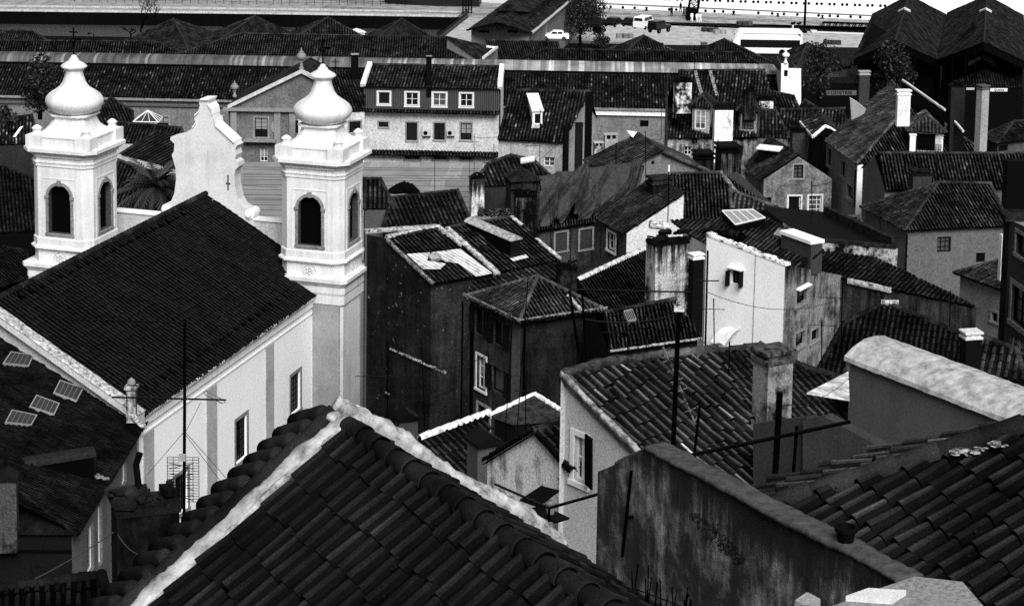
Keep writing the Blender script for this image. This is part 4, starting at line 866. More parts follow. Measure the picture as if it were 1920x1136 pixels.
ln = lean('tiled_annexe', 'dark tiled roof between the palace front and the long white house', [(560, 215), (684, 209), (684, 131), (640, 134)], 18.8, tilem(.016, .04, .9, 18), wallm=MW, cat='house', pitch=27, hipc=False)
wl_ = ln['w']; wp = vplane(wl_[0], wl_[1])
dy_ = V((0, -.3, 0)); wall([V((wl_[0].x, wl_[0].y-.3, 0)), V((wl_[1].x, wl_[1].y-.3, 0)), wl_[1]-UPV*.1+dy_, wl_[0]-UPV*.1+dy_], MW, ln['root'], [(655, 228, 676, 249, 'sash_s')], 'front_wall')
# house with the white dormer
T_OLD = tilem(.019, .10, 1.0, 22)
sk = gable('house', 'old house with dark mossy roof carrying one white box dormer', (932, 262), (1056, 268), (955, 169), (1106, 172), 22, 31, T_OLD, stucco(.5, .7, 22, .4, .5, .3), [(1020, 295, 1040, 312, 'sash'), (975, 294, 988, 312, 'sash')], over=.35, p=.3, L=.42, h=.1, prof=PF_F)
def dormer(label, box, s, pl, kind='flat', wm=None, rm=None, holes=True, win='sash', az=0, depth=2.5, roofh=.5, name='dormer', parent=None, rise=.0, cat='dormer'):
    """box: front face in the photo; runs back into the slope"""
    x0, y0, x1, y1 = box; a = ON((x0, y1), pl); w = (x1-x0)/s; h = (y1-y0)/s; ex, ey = azv(az); o = ON(((x0+x1)/2, y1), pl); o = o-ex*w/2
    root = thing(name, label, cat, o) if parent is None else parent
    wm = wm or WHITE_D; f = [o-UPV*.3, o+ex*w-UPV*.3, o+ex*w+UPV*h, o+UPV*h]
    wall(f, wm, root, [(x0+(x1-x0)*.2, y0+(y1-y0)*.18, x1-(x1-x0)*.2, y1-(y1-y0)*.12, win)], 'front_wall', .08)
    mb = MB(); mb.poly([o-UPV*.3, o-UPV*.3+ey*depth, o+ey*depth+UPV*(h+rise), o+UPV*h]); p = o+ex*w; mb.poly([p-UPV*.3, p-UPV*.3+ey*depth, p+ey*depth+UPV*(h+rise), p+UPV*h]); mb.build('cheek', wm, root)
    q = o-ex*.1-ey*.15+UPV*(h+.01)
    if kind == 'flat':
        mb = MB(); mb.hexa([q, q+ex*(w+.2), q+ex*(w+.2)+ey*(depth+.15)+UPV*rise, q+ey*(depth+.15)+UPV*rise], [v+UPV*.12 for v in (q, q+ex*(w+.2), q+ex*(w+.2)+ey*(depth+.15)+UPV*rise, q+ey*(depth+.15)+UPV*rise)]); mb.build('roof', rm or wm, root)
    elif kind == 'barrel':
        rs = [[q+ex*(w+.2)*(.5-.5*math.cos(math.pi*j/8))+UPV*(roofh*math.sin(math.pi*j/8))+ey*t+UPV*(rise*t/depth) for j in range(9)] for t in (0, depth+.15)]; mb = MB(); mb.rings(rs); mb.build('roof', rm or wm, root)
    elif kind == 'gable':
        A_ = q+ex*(w/2+.1)+UPV*roofh; mb = MB(); mb.poly([o+UPV*h, p+UPV*h, A_+ey*.16]); mb.build('gable', wm, root)
        e2 = q-ex*.15-UPV*.05; e3 = q+ex*(w+.35)-UPV*.05; roof('roof', [e3, e3+ey*depth, A_+ey*depth, A_], rm or T_OLD, root, .3, .42, .08, PF_F); roof('roof', [e2+ey*depth, e2, A_, A_+ey*depth], rm or T_OLD, root, .3, .42, .08, PF_F); ridge('ridge_tiles', A_, A_+ey*depth, .1, rm or T_OLD, root)
    elif kind == 'hip':
        A_ = q+ex*(w/2+.1)+UPV*roofh+ey*w*.5; e2 = q-ex*.2-ey*.15; e3 = q+ex*(w+.4)-ey*.15; roof('roof', [e2, e3, A_], rm or T_OLD, root, .26, .4, .07, PF_F); roof('roof', [e3, e3+ey*depth, A_+ey*(depth-w*.5), A_], rm or T_OLD, root, .26, .4, .07, PF_F); roof('roof', [e2+ey*depth, e2, A_, A_+ey*(depth-w*.5)], rm or T_OLD, root, .26, .4, .07, PF_F)
        for v in (e2, e3): ridge('hip_tiles', v, A_, .1, plain(.1), root)
    return root
dormer('white box dormer alone on the dark mossy roof', (998, 208, 1017, 236), 22, sk['roof'], 'flat', stucco(.8, .1, 22), az=8, depth=3.2, rise=.9, win='open_w')
sheet('roof_patch', 'white mortar apron below the white box dormer', 'patch', [(996, 243), (1012, 243), (1014, 236), (998, 236)], sk['roof'], MORTAR, .14)
for x0, x1, yt, yb, lb, m_ in ((1077, 1092, 228, 312, 'tall grey chimney shaft at the right side of the mossy roof house', stucco(.06, .5, 23)), (1054, 1066, 235, 318, 'dark chimney shaft left of the grey shaft beside the mossy roof', stucco(.03, .5, 23)), (1096, 1110, 171, 250, 'dark narrow party wall stub at the right edge of the mossy roof', plain(.012))):
    chimney(lb, x0, x1, yt, yb, 22.6, 8, .6, m_, 'none' if 'stub' in lb else 'slab', sink=5)
# house group with two dormers
dh = gable('house', 'run-down house with two dormers and peeling white wall patches left of the shop sign', (1252, 259), (1470, 258), (1272, 133), (1434, 132), 21.5, 33, tilem(.02, .12, 1.0, 21), peel(.45, .04, .5, 21, .5), [(1283, 275, 1297, 291, 'sash')], over=.3, p=.3, L=.42, h=.1, prof=PF_F)
dormer('left dormer with white window on the run-down roof', (1297, 198, 1330, 248), 21.8, dh['roof'], 'hip', stucco(.42, .4, 22, .4), win='sash_w', az=-12, depth=3, roofh=.9)
dormer('right dormer with a pointed roof and dark window on the run-down roof', (1384, 206, 1421, 248), 22.0, dh['roof'], 'hip', peel(.6, .05, .5, 22), win='grid_s', az=-10, depth=3, roofh=1.2)
chimney('broad peeling white wall stub between the two dormers', 1337, 1374, 192, 262, 22.2, 6, .5, peel(.85, .12, .40, 22, .2, 1), 'slab', capm=plain(.03), capw=1.05, sink=2)
chimney('squat peeling chimney at the top left of the run-down roof', 1263, 1297, 142, 188, 21.6, 10, .6, peel(.7, .05, .52, 22, .2, 3), 'rubble', capm=plain(.02))
chimney('dark chimney behind the right dormer', 1394, 1419, 162, 200, 21.4, 8, .6, peel(.12, .01, .5, 22), 'rubble', capm=plain(.02))
chimney('white patched chimney stub right of the right dormer', 1420, 1450, 178, 212, 21.2, 8, .6, peel(.8, .03, .5, 22, .2, 2), 'slab', capm=plain(.02))
for i, x in enumerate((1303, 1331)): 
    q = [(x-3, 135), (x+3, 135), (x+16, 182), (x+10, 182)]; sheet('mortar_band', 'stepped pale mortar band on the run-down roof, %s of two' % ('left' if i == 0 else 'right'), 'mortar', q, dh['roof'], blotch(.4, .03, 8, .5, .06), .13)
lean('house', 'small tiled roof right of the right dormer', [(1420, 258), (1480, 260), (1455, 207), (1424, 206)], 22.4, tilem(.02, .1, 1, 22), wallm=peel(.3, .02, .5, 22), cat='house', pitch=30)
gable('house', 'low tiled house with long straight ridge below the shop sign', (1455, 262), (1592, 262), (1462, 206), (1584, 204), 22.2, 28, tilem(.02, .06, 1, 22), peel(.4, .05, .5, 22), over=.3, p=.3, L=.42, h=.1, prof=PF_F)
lean('house', 'little dark roof against the white speckled pavilion', [(1452, 208), (1500, 207), (1488, 180), (1450, 172)], 20, T_HALL, wallm=peel(.3, .02, .5, 22), cat='house', pitch=28)
lean('house', 'little pointed dark roof right below the white speckled pavilion', [(1496, 206), (1535, 204), (1509, 187)], 20.5, T_HALL, wallm=DARK, cat='house', pitch=28)
sg = gable('house', 'small house with white boarded gable edge behind the gabled stone house', (1500, 229), (1524, 257), (1527, 205), (1548, 236), 23.5, 28, T_OLD, plain(.02), right=[(1530, 256, 1542, 285, 'black')], p=.3, L=.42, h=.09, prof=PF_F, over=.2)
strip('bargeboard', sg['E1'], sg['R1'], .2, .1, plain(.8), sg['root']); strip('bargeboard', sg['R1'], sg['B1'], .2, .1, plain(.8), sg['root']); strip('bargeboard', sg['E0'], sg['E1'], .16, .1, plain(.7), sg['root'])
chimney('grey broad chimney left of the small white edged gable', 1482, 1513, 236, 292, 24, 8, .6, stucco(.14, .4, 24, .5), 'rubble', capm=plain(.02), sink=4)
for (x0, x1, yt, yb, lb, v) in ((1343, 1386, 271, 345, 'dark plank wall with pale posts below the peeling stub', .05), (1300, 1338, 285, 345, 'dark broken wall below the left dormer', .03)):
    chimney(lb, x0, x1, yt, yb, 23.5, 10, 1.2, peel(.22 if v > .04 else .08, .01, .5, 23, .8, 2), 'slab', capm=plain(.01), sink=8, name='wall_stub')
lean('store', 'tiled low roof at the far left edge below the white hall wall', [(-40, 273), (72, 270), (60, 216), (-40, 228)], 21.5, T_OLD, wallm=stucco(.1, .5, 20), cat='store', pitch=26)
q = S((24, 257), 22.2); mb = MB(); mb.hexa([q, q+V((.25, 0, 0)), q+V((.25, .1, 0)), q+V((0, .1, 0))], [q+V((.6, .1, .85)), q+V((.9, .1, .95)), q+V((.9, .2, .95)), q+V((.6, .2, .85))]); tag(mb.build('board', plain(.9)), 'slanting white board on the low roof at the far left', 'board')

# ------------------------------------------------------------------ flat terrace and things behind the church
tz = 5.4; tq = [Z((440, 304), tz), Z((905, 304), tz), Z((905, 440), tz), Z((440, 440), tz)]
tr = thing('terrace', 'large flat pale grey terrace roof between the right bell tower and the town', 'terrace', V((tq[0].x, tq[3].y, 0)))
def flatm():
    mt, nt, b = mat_new('terrace_felt'); co = coords(nt); w = noise(nt, co, .35, 4); g = noise(nt, co, 8, 3, .7)
    nt.links.new(math_(nt, 'MULTIPLY', ramp(nt, w, [(.3, .17), (.7, .27)]), math_(nt, 'ADD', math_(nt, 'MULTIPLY', g, .6), .7)), b.inputs['Base Color']); b.inputs['Roughness'].default_value = .85; return mt
mb = MB(); mb.prism([V((q.x, q.y, -1)) for q in tq], UPV*(tz+1)); mb.build('slab', flatm(), tr)
mb = MB()
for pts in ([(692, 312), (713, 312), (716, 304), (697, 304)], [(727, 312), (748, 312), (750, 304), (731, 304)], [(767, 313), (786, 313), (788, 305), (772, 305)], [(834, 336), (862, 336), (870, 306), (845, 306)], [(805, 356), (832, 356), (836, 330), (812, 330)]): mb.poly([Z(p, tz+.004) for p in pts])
mb.build('sunlit_patch', stucco(.42, .4, 19, .4), tr)  # sunlit strips put in as pale flat patches
mb = MB()
for a, b in (((455, 314), (900, 317)), ((455, 332), (900, 336)), ((455, 371), (560, 374)), ((455, 348), (520, 352)), *[((455, 318+9.5*k), (900, 321+9.8*k)) for k in range(11)]):
    a, b = Z(a, tz+.004), Z(b, tz+.004); mb.box(a, b-a, V((0, .1, 0)), UPV*.02)
mb.build('seam', plain(.12), tr)
c = Z((757, 362), tz); rk = thing('rubble_heap', 'dark tarped lump on the flat terrace', 'heap', c); mb = MB()
for i in range(7): rock(mb, c+V((-.9+.32*i, U(-.3, .3), .5-.05*(i-3)**2)), .6, 1.0, 7, RND.random())
mb.build('lump', plain(.012, .95, var=.6, sc=3), rk)
# left of / behind the church
lean('outbuilding', 'dark pointed roof against the hall, just right of the left bell tower bulb', [(160, 250), (250, 242), (249, 209), (207, 182)], 21, T_DARK, wallm=plain(.03), cat='outbuilding', pitch=30, hipc=True)
lean('outbuilding', 'low dark tiled roof in front of the glass pyramid skylight', [(215, 268), (352, 272), (340, 240), (222, 229)], 21.5, T_DARK, wallm=stucco(.5, .3, 21), cat='outbuilding', pitch=22)
lean('outbuilding', 'flat dark sheet roof with pale wall below, left of the curved church gable', [(226, 289), (330, 316), (350, 262), (293, 246)], 23, tilem(.017, .0, .3, 23), L=2.6, p=.5, h=.03, wallm=stucco(.65, .3, 23), cat='outbuilding', pitch=16)
lean('outbuilding', 'dark tiled roof beneath the palm tree', [(190, 440), (345, 446), (345, 345), (222, 300)], 25.5, T_DARK, wallm=plain(.03), cat='outbuilding', pitch=24)
lean('house', 'dark steep roof at the left edge beside the left bell tower', [(-60, 440), (75, 432), (66, 335), (-30, 298)], 24, tilem(.010, .01, .6, 24), wallm=plain(.015), cat='house', pitch=30)
lean('house', 'dark ruined roof low on the left edge under the left bell tower', [(-60, 560), (60, 520), (50, 470), (-40, 455)], 27, tilem(.008, .02, .6, 24), wallm=plain(.01), cat='house', pitch=28)
gp = S((273, 229), 21); gs = thing('glass_skylight', 'small white framed glass pyramid skylight behind the left bell tower', 'skylight', gp); w = 24/21; ap = gp+V((0, w, .85)); cs = [gp+V((-w, 0, 0)), gp+V((w, 0, 0)), gp+V((w, 2*w, 0)), gp+V((-w, 2*w, 0))]; mb = MB()
for i in range(4): mb.poly([cs[i], cs[(i+1) % 4], ap])
mb.build('pane', plain(.12, .2, 0, .5), gs); mb = MB()
for i in range(4):
    mb.tube([cs[i], ap], .05, 4); mb.tube([cs[i], cs[(i+1) % 4]], .05, 4)
    for k in (.33, .66): mb.tube([cs[i].lerp(cs[(i+1) % 4], k), ap], .03, 4)
mb.build('frame', FRAME_W, gs)
# palm
pb = S((296, 420), 26); pm = thing('palm_tree', 'dark palm tree with arching fronds between the left bell tower and the curved gable', 'palm', pb); top = S((292, 352), 26); mb = MB(); mb.tube([pb-UPV*3, pb.lerp(top, .5), top], .35, 8, r1=.28); mb.build('trunk', plain(.02, .9), pm); mb = MB()
for k in range(64):
    a = U(0, 6.283); el = U(-.25, 1.3); l = U(2.4, 3.8); prev = top; dh_ = V((math.cos(a), math.sin(a), 0)); n_ = 12; pts = []
    for i in range(n_+1):
        t = i/n_; pts.append(top+dh_*(l*t*math.cos(el*.8))+UPV*(l*t*math.sin(el)-1.9*t*t*(.6+.4*math.cos(el))))
    sd = dh_.cross(UPV); rv = U(.0, .9)
    for i in range(1, n_+1):
        p, q = pts[i-1], pts[i]
        for sg in (-1, 1):
            tip = q+(q-p).normalized()*.35+sd*sg*.55*math.sin(math.pi*min(.95, .15+i/n_*.8))-UPV*.16; mb.poly([p, q, tip], rv)
    mb.tube(pts, .03, 4, rv)
mb.build('crown', leafm(.035), pm)

# ================================================================== CHURCH
cE1 = S((600, 550), 30); cE0 = Z((270, 780), cE1.z); cd = hz(cE1-cE0).normalized(); cn = V((-cd.y, cd.x, 0))      # nave direction, facade direction (left)
cR1 = pitch_point(cE0, cE1, (385, 364), 29); cpl = plane(cE0, cE1, cR1); hw = (hz(cR1)-hz(cE0)).dot(cn); cR0 = cE0+cn*hw; cR0.z = cR1.z; far = (hz(cR1)-hz(cE0)).dot(cd); cR1 = cR0+cd*far; cE1f = cE0+cd*far
ch = thing('church', 'white church with dark tiled nave roof and curved gable between two bell towers', 'church', V((cE0.x, cE0.y, 3)))
roof('roof', [cE0, cE1f, cR1, cR0], T_CHURCH, ch, .36, .5, .065, sag=.05)
vt0 = None; cup = (cR0-cE0).normalized(); cnn = cd.cross(cup); cnn = cnn if cnn.z > 0 else -cnn
for fr_, sh0 in ((.10, 0), (.93, .4)):
    for k in range(20):
        c = cE0+(cR0-cE0)*fr_+cd*(2.2+sh0+1.06*k)+cnn*.06; tri_ = [c-cd*.2, c+cd*.2, c+cup*.42]
        if vt0 is None: mb = MB(); mb.poly([tri_[0]+cnn*.16, tri_[1]+cnn*.16, tri_[2]+cnn*.02]); mb.poly([tri_[0], tri_[1], tri_[1]+cnn*.16, tri_[0]+cnn*.16]); mb.poly([tri_[0], tri_[0]+cnn*.16, tri_[2]]); mb.poly([tri_[1], tri_[1]+cnn*.16, tri_[2]]); vt0 = mb.build('vent_tile', plain(.004), ch); vc0 = c
        else: o = vt0.copy(); COL.objects.link(o); o.parent = ch; o.location = vt0.location+(c-vc0)
cB0, cB1 = cE0+cn*2*hw, cE1f+cn*2*hw
roof('roof', [cB1, cB0, cR0, cR1], T_CHURCH, ch, .36, .5, .065, sag=.05)
ridge('ridge_tiles', cR0, cR1, .2, tilem(.014, .02, .6, 30, .2), ch, .42)
nz_ = 2.0; q = lambda P, z: V((P.x, P.y, z)); fin = cn*.35
n0, n1 = cE0+fin+cd*.05, cE1f+fin; NW = stucco(.99, .1, 32, .1, .3, .6)
nwin = [(545, 700, 563, 772, 'grid_s'), (442, 783, 463, 862, 'grid_s'), (328, 888, 352, 960, 'grid_s')]
wall([q(n0, nz_), q(n1, nz_), q(n1, cE0.z-.05), q(n0, cE0.z-.05)], NW, ch, nwin, 'nave_wall', .22)
mb = MB(); mb.box(q(n0, cE0.z-.75)-cn*.12, n1-n0, cn*.118, UPV*.5); mb.box(q(n0, cE0.z-.25)-cn*.24, n1-n0, cn*.238, UPV*.2); mb.box(q(n0, cE0.z-1.25)-cn*.05, n1-n0, cn*.048, UPV*.1); mb.build('cornice', WHITE, ch)
mb = MB(); k = int((n1-n0).length/.235)
for i in range(k): c = n0+cd*((i+.5)*.235)-cn*.3; mb.cbox(q(c, cE0.z-.03), cd*.1, cn*.12, UPV*.1, RND.random())
mb.build('eave_tile_ends', plain(.8), ch)
npl = vplane(n0, n1)
for x0, x1, yy in ((497, 512, 680), (386, 405, 780), (268, 287, 860)):
    a, b = ON((x0, yy), npl), ON((x1, yy), npl); mb = MB(); mb.box(q(a, nz_)-cn*.07, hz(b)-hz(a), cn*.068, UPV*(cE0.z-1.3-nz_)); mb.build('pilaster', stucco(.5, .45, 34, .3, .2, .5), ch)
# near gable end with coping, facing the annexe
g0, g1 = cE0-cd*.02+fin, cB0-fin-cd*.02; GEW = stucco(.55, .3, 36, .35, .3)
wall([q(g0, nz_), q(g1, nz_), q(g1, cB0.z-.1), q(cR0-cd*.02, cR0.z-.1), q(g0, cE0.z-.1)], GEW, ch, (), 'gable_wall')
for a, b in ((cE0, cR0), (cB0, cR0)):
    mb = MB(); s_ = -cd*.55; mb.hexa([a+cd*.1-UPV*.25, b+cd*.1-UPV*.25, b+s_-UPV*.25, a+s_-UPV*.25], [a+cd*.1+UPV*.22, b+cd*.1+UPV*.22, b+s_+UPV*.22, a+s_+UPV*.22]); mb.build('parapet', GEW, ch)
    strip('coping', a+UPV*.2-cd*.2, b+UPV*.2-cd*.2, .8, .1, MORTAR, ch, seg=40, jit=.05)
# end walls of the nave under the facade
mb = MB(); mb.poly([q(n1, nz_), q(cB1-fin, nz_), q(cB1-fin, cB1.z), q(cR1, cR1.z-.1), q(n1, cE0.z)]); mb.poly([q(cB0-fin, nz_), q(cB1-fin, nz_), q(cB1-fin, cB1.z-.1), q(cB0-fin, cB0.z-.1)]); mb.build('rear_wall', WHITE, ch)
# curved gable
gpl = (cR1+cd*.35, cd); out = [(478, 430), (476, 402), (470, 393), (462, 391), (455, 388), (446, 374), (441, 352), (439, 330), (441, 319), (447, 313), (446, 305), (440, 300), (443, 291), (440, 281), (445, 273), (440, 268), (405, 236), (403, 224), (399, 216), (397, 206), (391, 197), (393, 188), (376, 188), (373, 193), (376, 202), (373, 211), (366, 217), (364, 224), (368, 231), (362, 240), (345, 251), (320, 257), (319, 262), (327, 270), (326, 284), (322, 291), (325, 301), (329, 316), (330, 338), (327, 362), (321, 377), (312, 381), (304, 388), (302, 398), (300, 430)]
pts = [ON(p, gpl) for p in out]
mb = MB(); mb.prism(pts, cd*1.0); mb.build('curved_gable', stucco(.62, .45, 30, .15, .4, .5), ch)
sh_ = []
for i in range(14, 30): sh_.append(pts[i])
mb = MB()
for a, b in zip(sh_, sh_[1:]): 
    if (b-a).length > .35: mb.hexa([a-cd*.14, b-cd*.14, b+cd*1.15, a+cd*1.15], [a-cd*.14+UPV*.09, b-cd*.14+UPV*.09, b+cd*1.15+UPV*.09, a+cd*1.15+UPV*.09])
mb.build('gable_coping', WHITE, ch)
for p, r in (((311, 392), .33), ((468, 402), .36)):
    c = ON(p, gpl); mb = MB(); mb.rings([[c+cn*(math.cos(6.283*j/18)*r*f)+UPV*(math.sin(6.283*j/18)*r*f)+cd*dd for j in range(18)] for f, dd in ((.5, -.22), (.55, -.08), (.9, -.08), (1, -.02), (1, 1.0))]); mb.build('volute', WHITE, ch)
c = ON((429, 342), gpl)-cd*.06; mb = MB(); mb.box(c-UPV*.5, cn*.07, cd*.05, UPV*1.0); mb.box(c-UPV*.1-cn*.12, cn*.3, cd*.04, UPV*.07); mb.build('iron_tie', plain(.12), ch)
# towers
def octo(w, k, z, c): 
    a = w/2; return [c+cn*-x+cd*y+UPV*z for x, y in ((a-k, -a), (a, -a+k), (a, a-k), (a-k, a), (-a+k, a), (-a, a-k), (-a, -a+k), (-a+k, -a))]
tc = hz(S((606, 560), 30))+cd*1.9
for _ in range(8):
    _d = tc+UPV*24-C; tc = tc + V(((605-960-F*_d.dot(RT)/_d.dot(FW))/30, 0, 0))
def lev(y): d = ray((605, y)); return H+d.z*(tc.y/d.y)
TW = stucco(.71, .6, 30, .11, .6, .55)
def part(parent, name, rows, mat, c, smooth=False):
    mb = MB(); mb.rings([octo(w, k, z, c) for w, k, z in rows]); return mb.build(name, mat, parent, smooth)
def tower(label, c):
    root = thing('bell_tower', label, 'bell tower', V((c.x, c.y, 2)), None); k = .57; W = 4.3
    z_led, z_bandb, z_bandt, z_sill, z_spr, z_top = lev(502), lev(478), lev(455), lev(446), lev(378), lev(322)
    # lower body and entablature
    part(root, 'tower_base', [(W+.25, .2, 2), (W+.25, .2, z_led-1.7), (W+.45, .2, z_led-1.68), (W+.45, .2, z_led-1.1), (W+.55, .22, z_led-.95), (W+.55, .22, z_led-.55), (W+.8, .25, z_led-.35), (W+1.0, .25, z_led-.22), (W+1.0, .25, z_led), (W+.3, .4, z_led+.05)], TW, c)
    ps = stucco(.42, .5, 32, .16, .25, .45)
    a = (W+.25)/2
    for x, y, ex_, ey_ in ((a-2.0, -a-.08, 1.85, .1), (-a+.15, -a-.08, 1.1, .1), (a-.02, a-1.5, .1, 1.3)):
        mb = MB(); mb.box(c-cn*x+cd*y+UPV*2, -cn*ex_, cd*ey_, UPV*(z_led-1.75-2)); mb.build('pilaster', ps, root)
    # panel block under the belfry
    part(root, 'panel_block', [(W, k, z_led+.05), (W, k, z_bandb-.05), (W+.1, k, z_bandb), (W+.45, k+.1, z_bandb+.1), (W+.45, k+.1, z_bandb+.2), (W+.12, k, z_bandb+.32), (W+.12, k, z_bandt-.05), (W, k, z_bandt)], TW, c)
    fl = W-2*k; zc = (z_led+z_bandb)/2-.05
    for nx, sd in ((-cd, -cn), (-cn, cd)):
        o = c+nx*(W/2)+UPV*zc; mb = MB()
        for (aa, bb, l, hgt) in ((-fl*.48, -.42, fl*.96, .05), (-fl*.48, .42, fl*.96, .05)): mb.box(o+sd*aa+UPV*bb, sd*l, nx*.035, UPV*hgt)
        R_ = .42; mb.rings([[o+sd*(math.cos(6.283*j/24)*R_*f)+UPV*(math.sin(6.283*j/24)*R_*f)+nx*dd for j in range(24)] for f, dd in ((1.1, 0), (1.1, .06), (.95, .06), (.92, .02))], cap=False)
        for j in range(6): cc = o+sd*(math.cos(6.283*j/6+.5)*.2)+UPV*(math.sin(6.283*j/6+.5)*.2); mb.rings([[cc+sd*(math.cos(6.283*i/8)*r)+UPV*(math.sin(6.283*i/8)*r)+nx*dd for i in range(8)] for r, dd in ((.11, 0), (.1, .05), (.04, .08))])
        mb.rings([[o+sd*(math.cos(6.283*i/8)*r)+UPV*(math.sin(6.283*i/8)*r)+nx*dd for i in range(8)] for r, dd in ((.09, 0), (.08, .07), (.03, .1))]); mb.build('rosette', stucco(.6, .2, 30), root)
    # belfry with four open arches
    mb = MB(); rv = MB(); a = W/2; hwid = .80; rad_ = hwid; z0, z1 = z_bandt, z_top; nA = 12
    for nx, sd in ((-cd, -cn), (-cn, cd), (cd, cn), (cn, -cd)):
        fr = MB(); T = lambda t, z, dep=0: c+nx*(a-dep)+sd*t+UPV*z
        for sg in (-1, 1): mb.poly([T(sg*fl/2, z0), T(sg*hwid, z0), T(sg*hwid, z_spr), T(sg*hwid, z1), T(sg*fl/2, z1)])
        mb.poly([T(-hwid, z0), T(hwid, z0), T(hwid, z_sill), T(-hwid, z_sill)])
        arc = [(math.cos(math.pi*j/nA)*hwid, z_spr+math.sin(math.pi*j/nA)*rad_) for j in range(nA+1)]
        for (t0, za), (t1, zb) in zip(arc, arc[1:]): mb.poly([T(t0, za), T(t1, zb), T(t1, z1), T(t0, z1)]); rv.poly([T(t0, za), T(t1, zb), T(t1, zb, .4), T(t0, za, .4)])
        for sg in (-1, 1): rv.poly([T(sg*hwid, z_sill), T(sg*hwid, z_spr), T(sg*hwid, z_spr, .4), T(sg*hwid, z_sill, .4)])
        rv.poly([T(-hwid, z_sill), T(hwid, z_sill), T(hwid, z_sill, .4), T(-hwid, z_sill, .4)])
        # recessed looking frame: raised outer panel and stone arch
        for sg in (-1, 1):
            fr.box(T(sg*hwid-(.2 if sg < 0 else 0), z_sill, .02), sd*.2, nx*.07, UPV*(z_spr-z_sill-.1)); fr.box(T(sg*hwid-(.26 if sg < 0 else .02), z_spr-.1, .02), sd*.28, nx*.12, UPV*.18)
        for (t0, za), (t1, zb) in zip(arc, arc[1:]):
            f = 1.25; A0_, B0_ = T(t0, za), T(t1, zb); A1_, B1_ = T(t0*f, z_spr+(za-z_spr)*f), T(t1*f, z_spr+(zb-z_spr)*f); fr.hexa([A0_-nx*.02, B0_-nx*.02, B1_-nx*.02, A1_-nx*.02], [A0_+nx*.05, B0_+nx*.05, B1_+nx*.05, A1_+nx*.05])
        fr.box(T(-.13, z_spr+rad_*.95, .02), sd*.26, nx*.14, UPV*.36); fr.box(T(-hwid-.25, z_sill-.16, .02), sd*(2*hwid+.5), nx*.1, UPV*.15)
        fr.build('arch_frame', stucco(.36, .5, 30, .4, .2), root)
        pn_ = MB(); b_ = 1.18; zt_ = z_spr+rad_+.45
        for sg in (-1, 1): pn_.box(T(sg*b_-(.06 if sg < 0 else 0), z_sill-.3, .002), sd*.06, nx*.035, UPV*(zt_-z_sill+.3))
        pn_.box(T(-b_, zt_-.06, .003), sd*2*b_, nx*.035, UPV*.06); pn_.build('panel_moulding', TW, root)
    o8 = octo(W, k, z0, c); o8t = octo(W, k, z1, c)
    for i in (0, 2, 4, 6): mb.poly([o8[i], o8[(i+1) % 8], o8t[(i+1) % 8], o8t[i]])
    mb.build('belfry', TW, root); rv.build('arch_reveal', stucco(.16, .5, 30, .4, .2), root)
    part(root, 'dark_core', [(W-.82, .3, z0), (W-.82, .3, z1)], plain(.004, .95), c)  # black core stands in for the shade inside the arches
    # cornice and attic
    part(root, 'cornice', [(W, k, z1), (W+.12, k, z1+.02), (W+.12, k, z1+.22), (W+.22, k, z1+.26), (W+.22, k, z1+.34), (W+.06, k, z1+.4), (W+.06, k, lev(305)), (W+.3, k+.1, lev(305)+.05), (W+.35, k+.1, lev(300)), (W+.9, k+.1, lev(294)), (W+1.0, k+.1, lev(293)), (W+1.0, k+.1, lev(287)), (W+.2, k, lev(286)+.03)], TW, c)
    A_ = W-.1
    part(root, 'attic', [(A_, .05, lev(286)), (A_, .05, lev(269)), (A_+.12, .05, lev(268)), (A_+.12, .05, lev(266)), (A_-.3, .05, lev(265.5))], TW, c)
    for sx in (-1, 1):
        for sy in (-1, 1):
            p = c-cn*(sx*(A_/2-.32))+cd*(sy*(A_/2-.32)); mb = MB(); e = .42
            mb.rings([[p+cn*(x*(e+.12))+cd*(y*(e+.12))+UPV*z for x, y in ((-1, -1), (1, -1), (1, 1), (-1, 1))] for z in (lev(286), lev(264))])
            mb.lathe([(.38, lev(264)), (.38, lev(262)), (.27, lev(261)), (.27, lev(255)), (.33, lev(254)), (.33, lev(252.5)), (.24, lev(250)), (.12, lev(247.5)), (.01, lev(246.5))], p, 14); mb.build('corner_finial', TW, root)
    rows = [(3.9, .15, lev(265.6)), (3.45, .2, lev(263)), (2.95, .25, lev(257)), (2.6, .3, lev(250)), (2.38, .35, lev(242)), (2.3, .38, lev(236)), (2.6, .4, lev(233.5)), (2.75, .45, lev(232)), (2.75, .45, lev(230.5)), (2.3, .5, lev(229.5))]
    part(root, 'bulb_foot', rows, TW, c)
    prof_ = [(2.0, 230.5), (2.5, 227.8), (3.0, 223.5), (3.38, 218), (3.64, 211.5), (3.7, 206), (3.6, 200.5), (3.32, 195), (2.86, 189.5), (2.3, 184.5), (1.84, 179.5), (1.53, 173.5), (1.33, 167), (1.19, 160.5), (1.12, 155), (1.13, 150)]
    def lobe(w, z):
        pts_ = []
        for j in range(32):
            t = 2*math.pi*(j+.5)/32; cx, sy = math.cos(t), math.sin(t); m_ = max(abs(cx), abs(sy), (abs(cx)+abs(sy))/1.36); r = w/2/m_; r = r*.35+w/2*1.03*.65; pts_.append(c-cn*(cx*r)+cd*(sy*r)+UPV*z)
        return pts_
    mb = MB(); mb.rings([lobe(w, lev(y)) for w, y in prof_]); mb.build('bulb', TW, root, True)
    mb = MB()
    for sx, sy in ((-1, -1), (-1, 1), (1, -1), (1, 1)):
        for (u, v) in ((1, .45), (.45, 1)):
            path = [c-cn*(sx*u*w/2*.915)+cd*(sy*v*w/2*.915)+UPV*lev(y) for w, y in prof_[1:-1]]; mb.tube(path, .03, 5)
    mb.build('bulb_rib', stucco(.7, .2, 30), root)
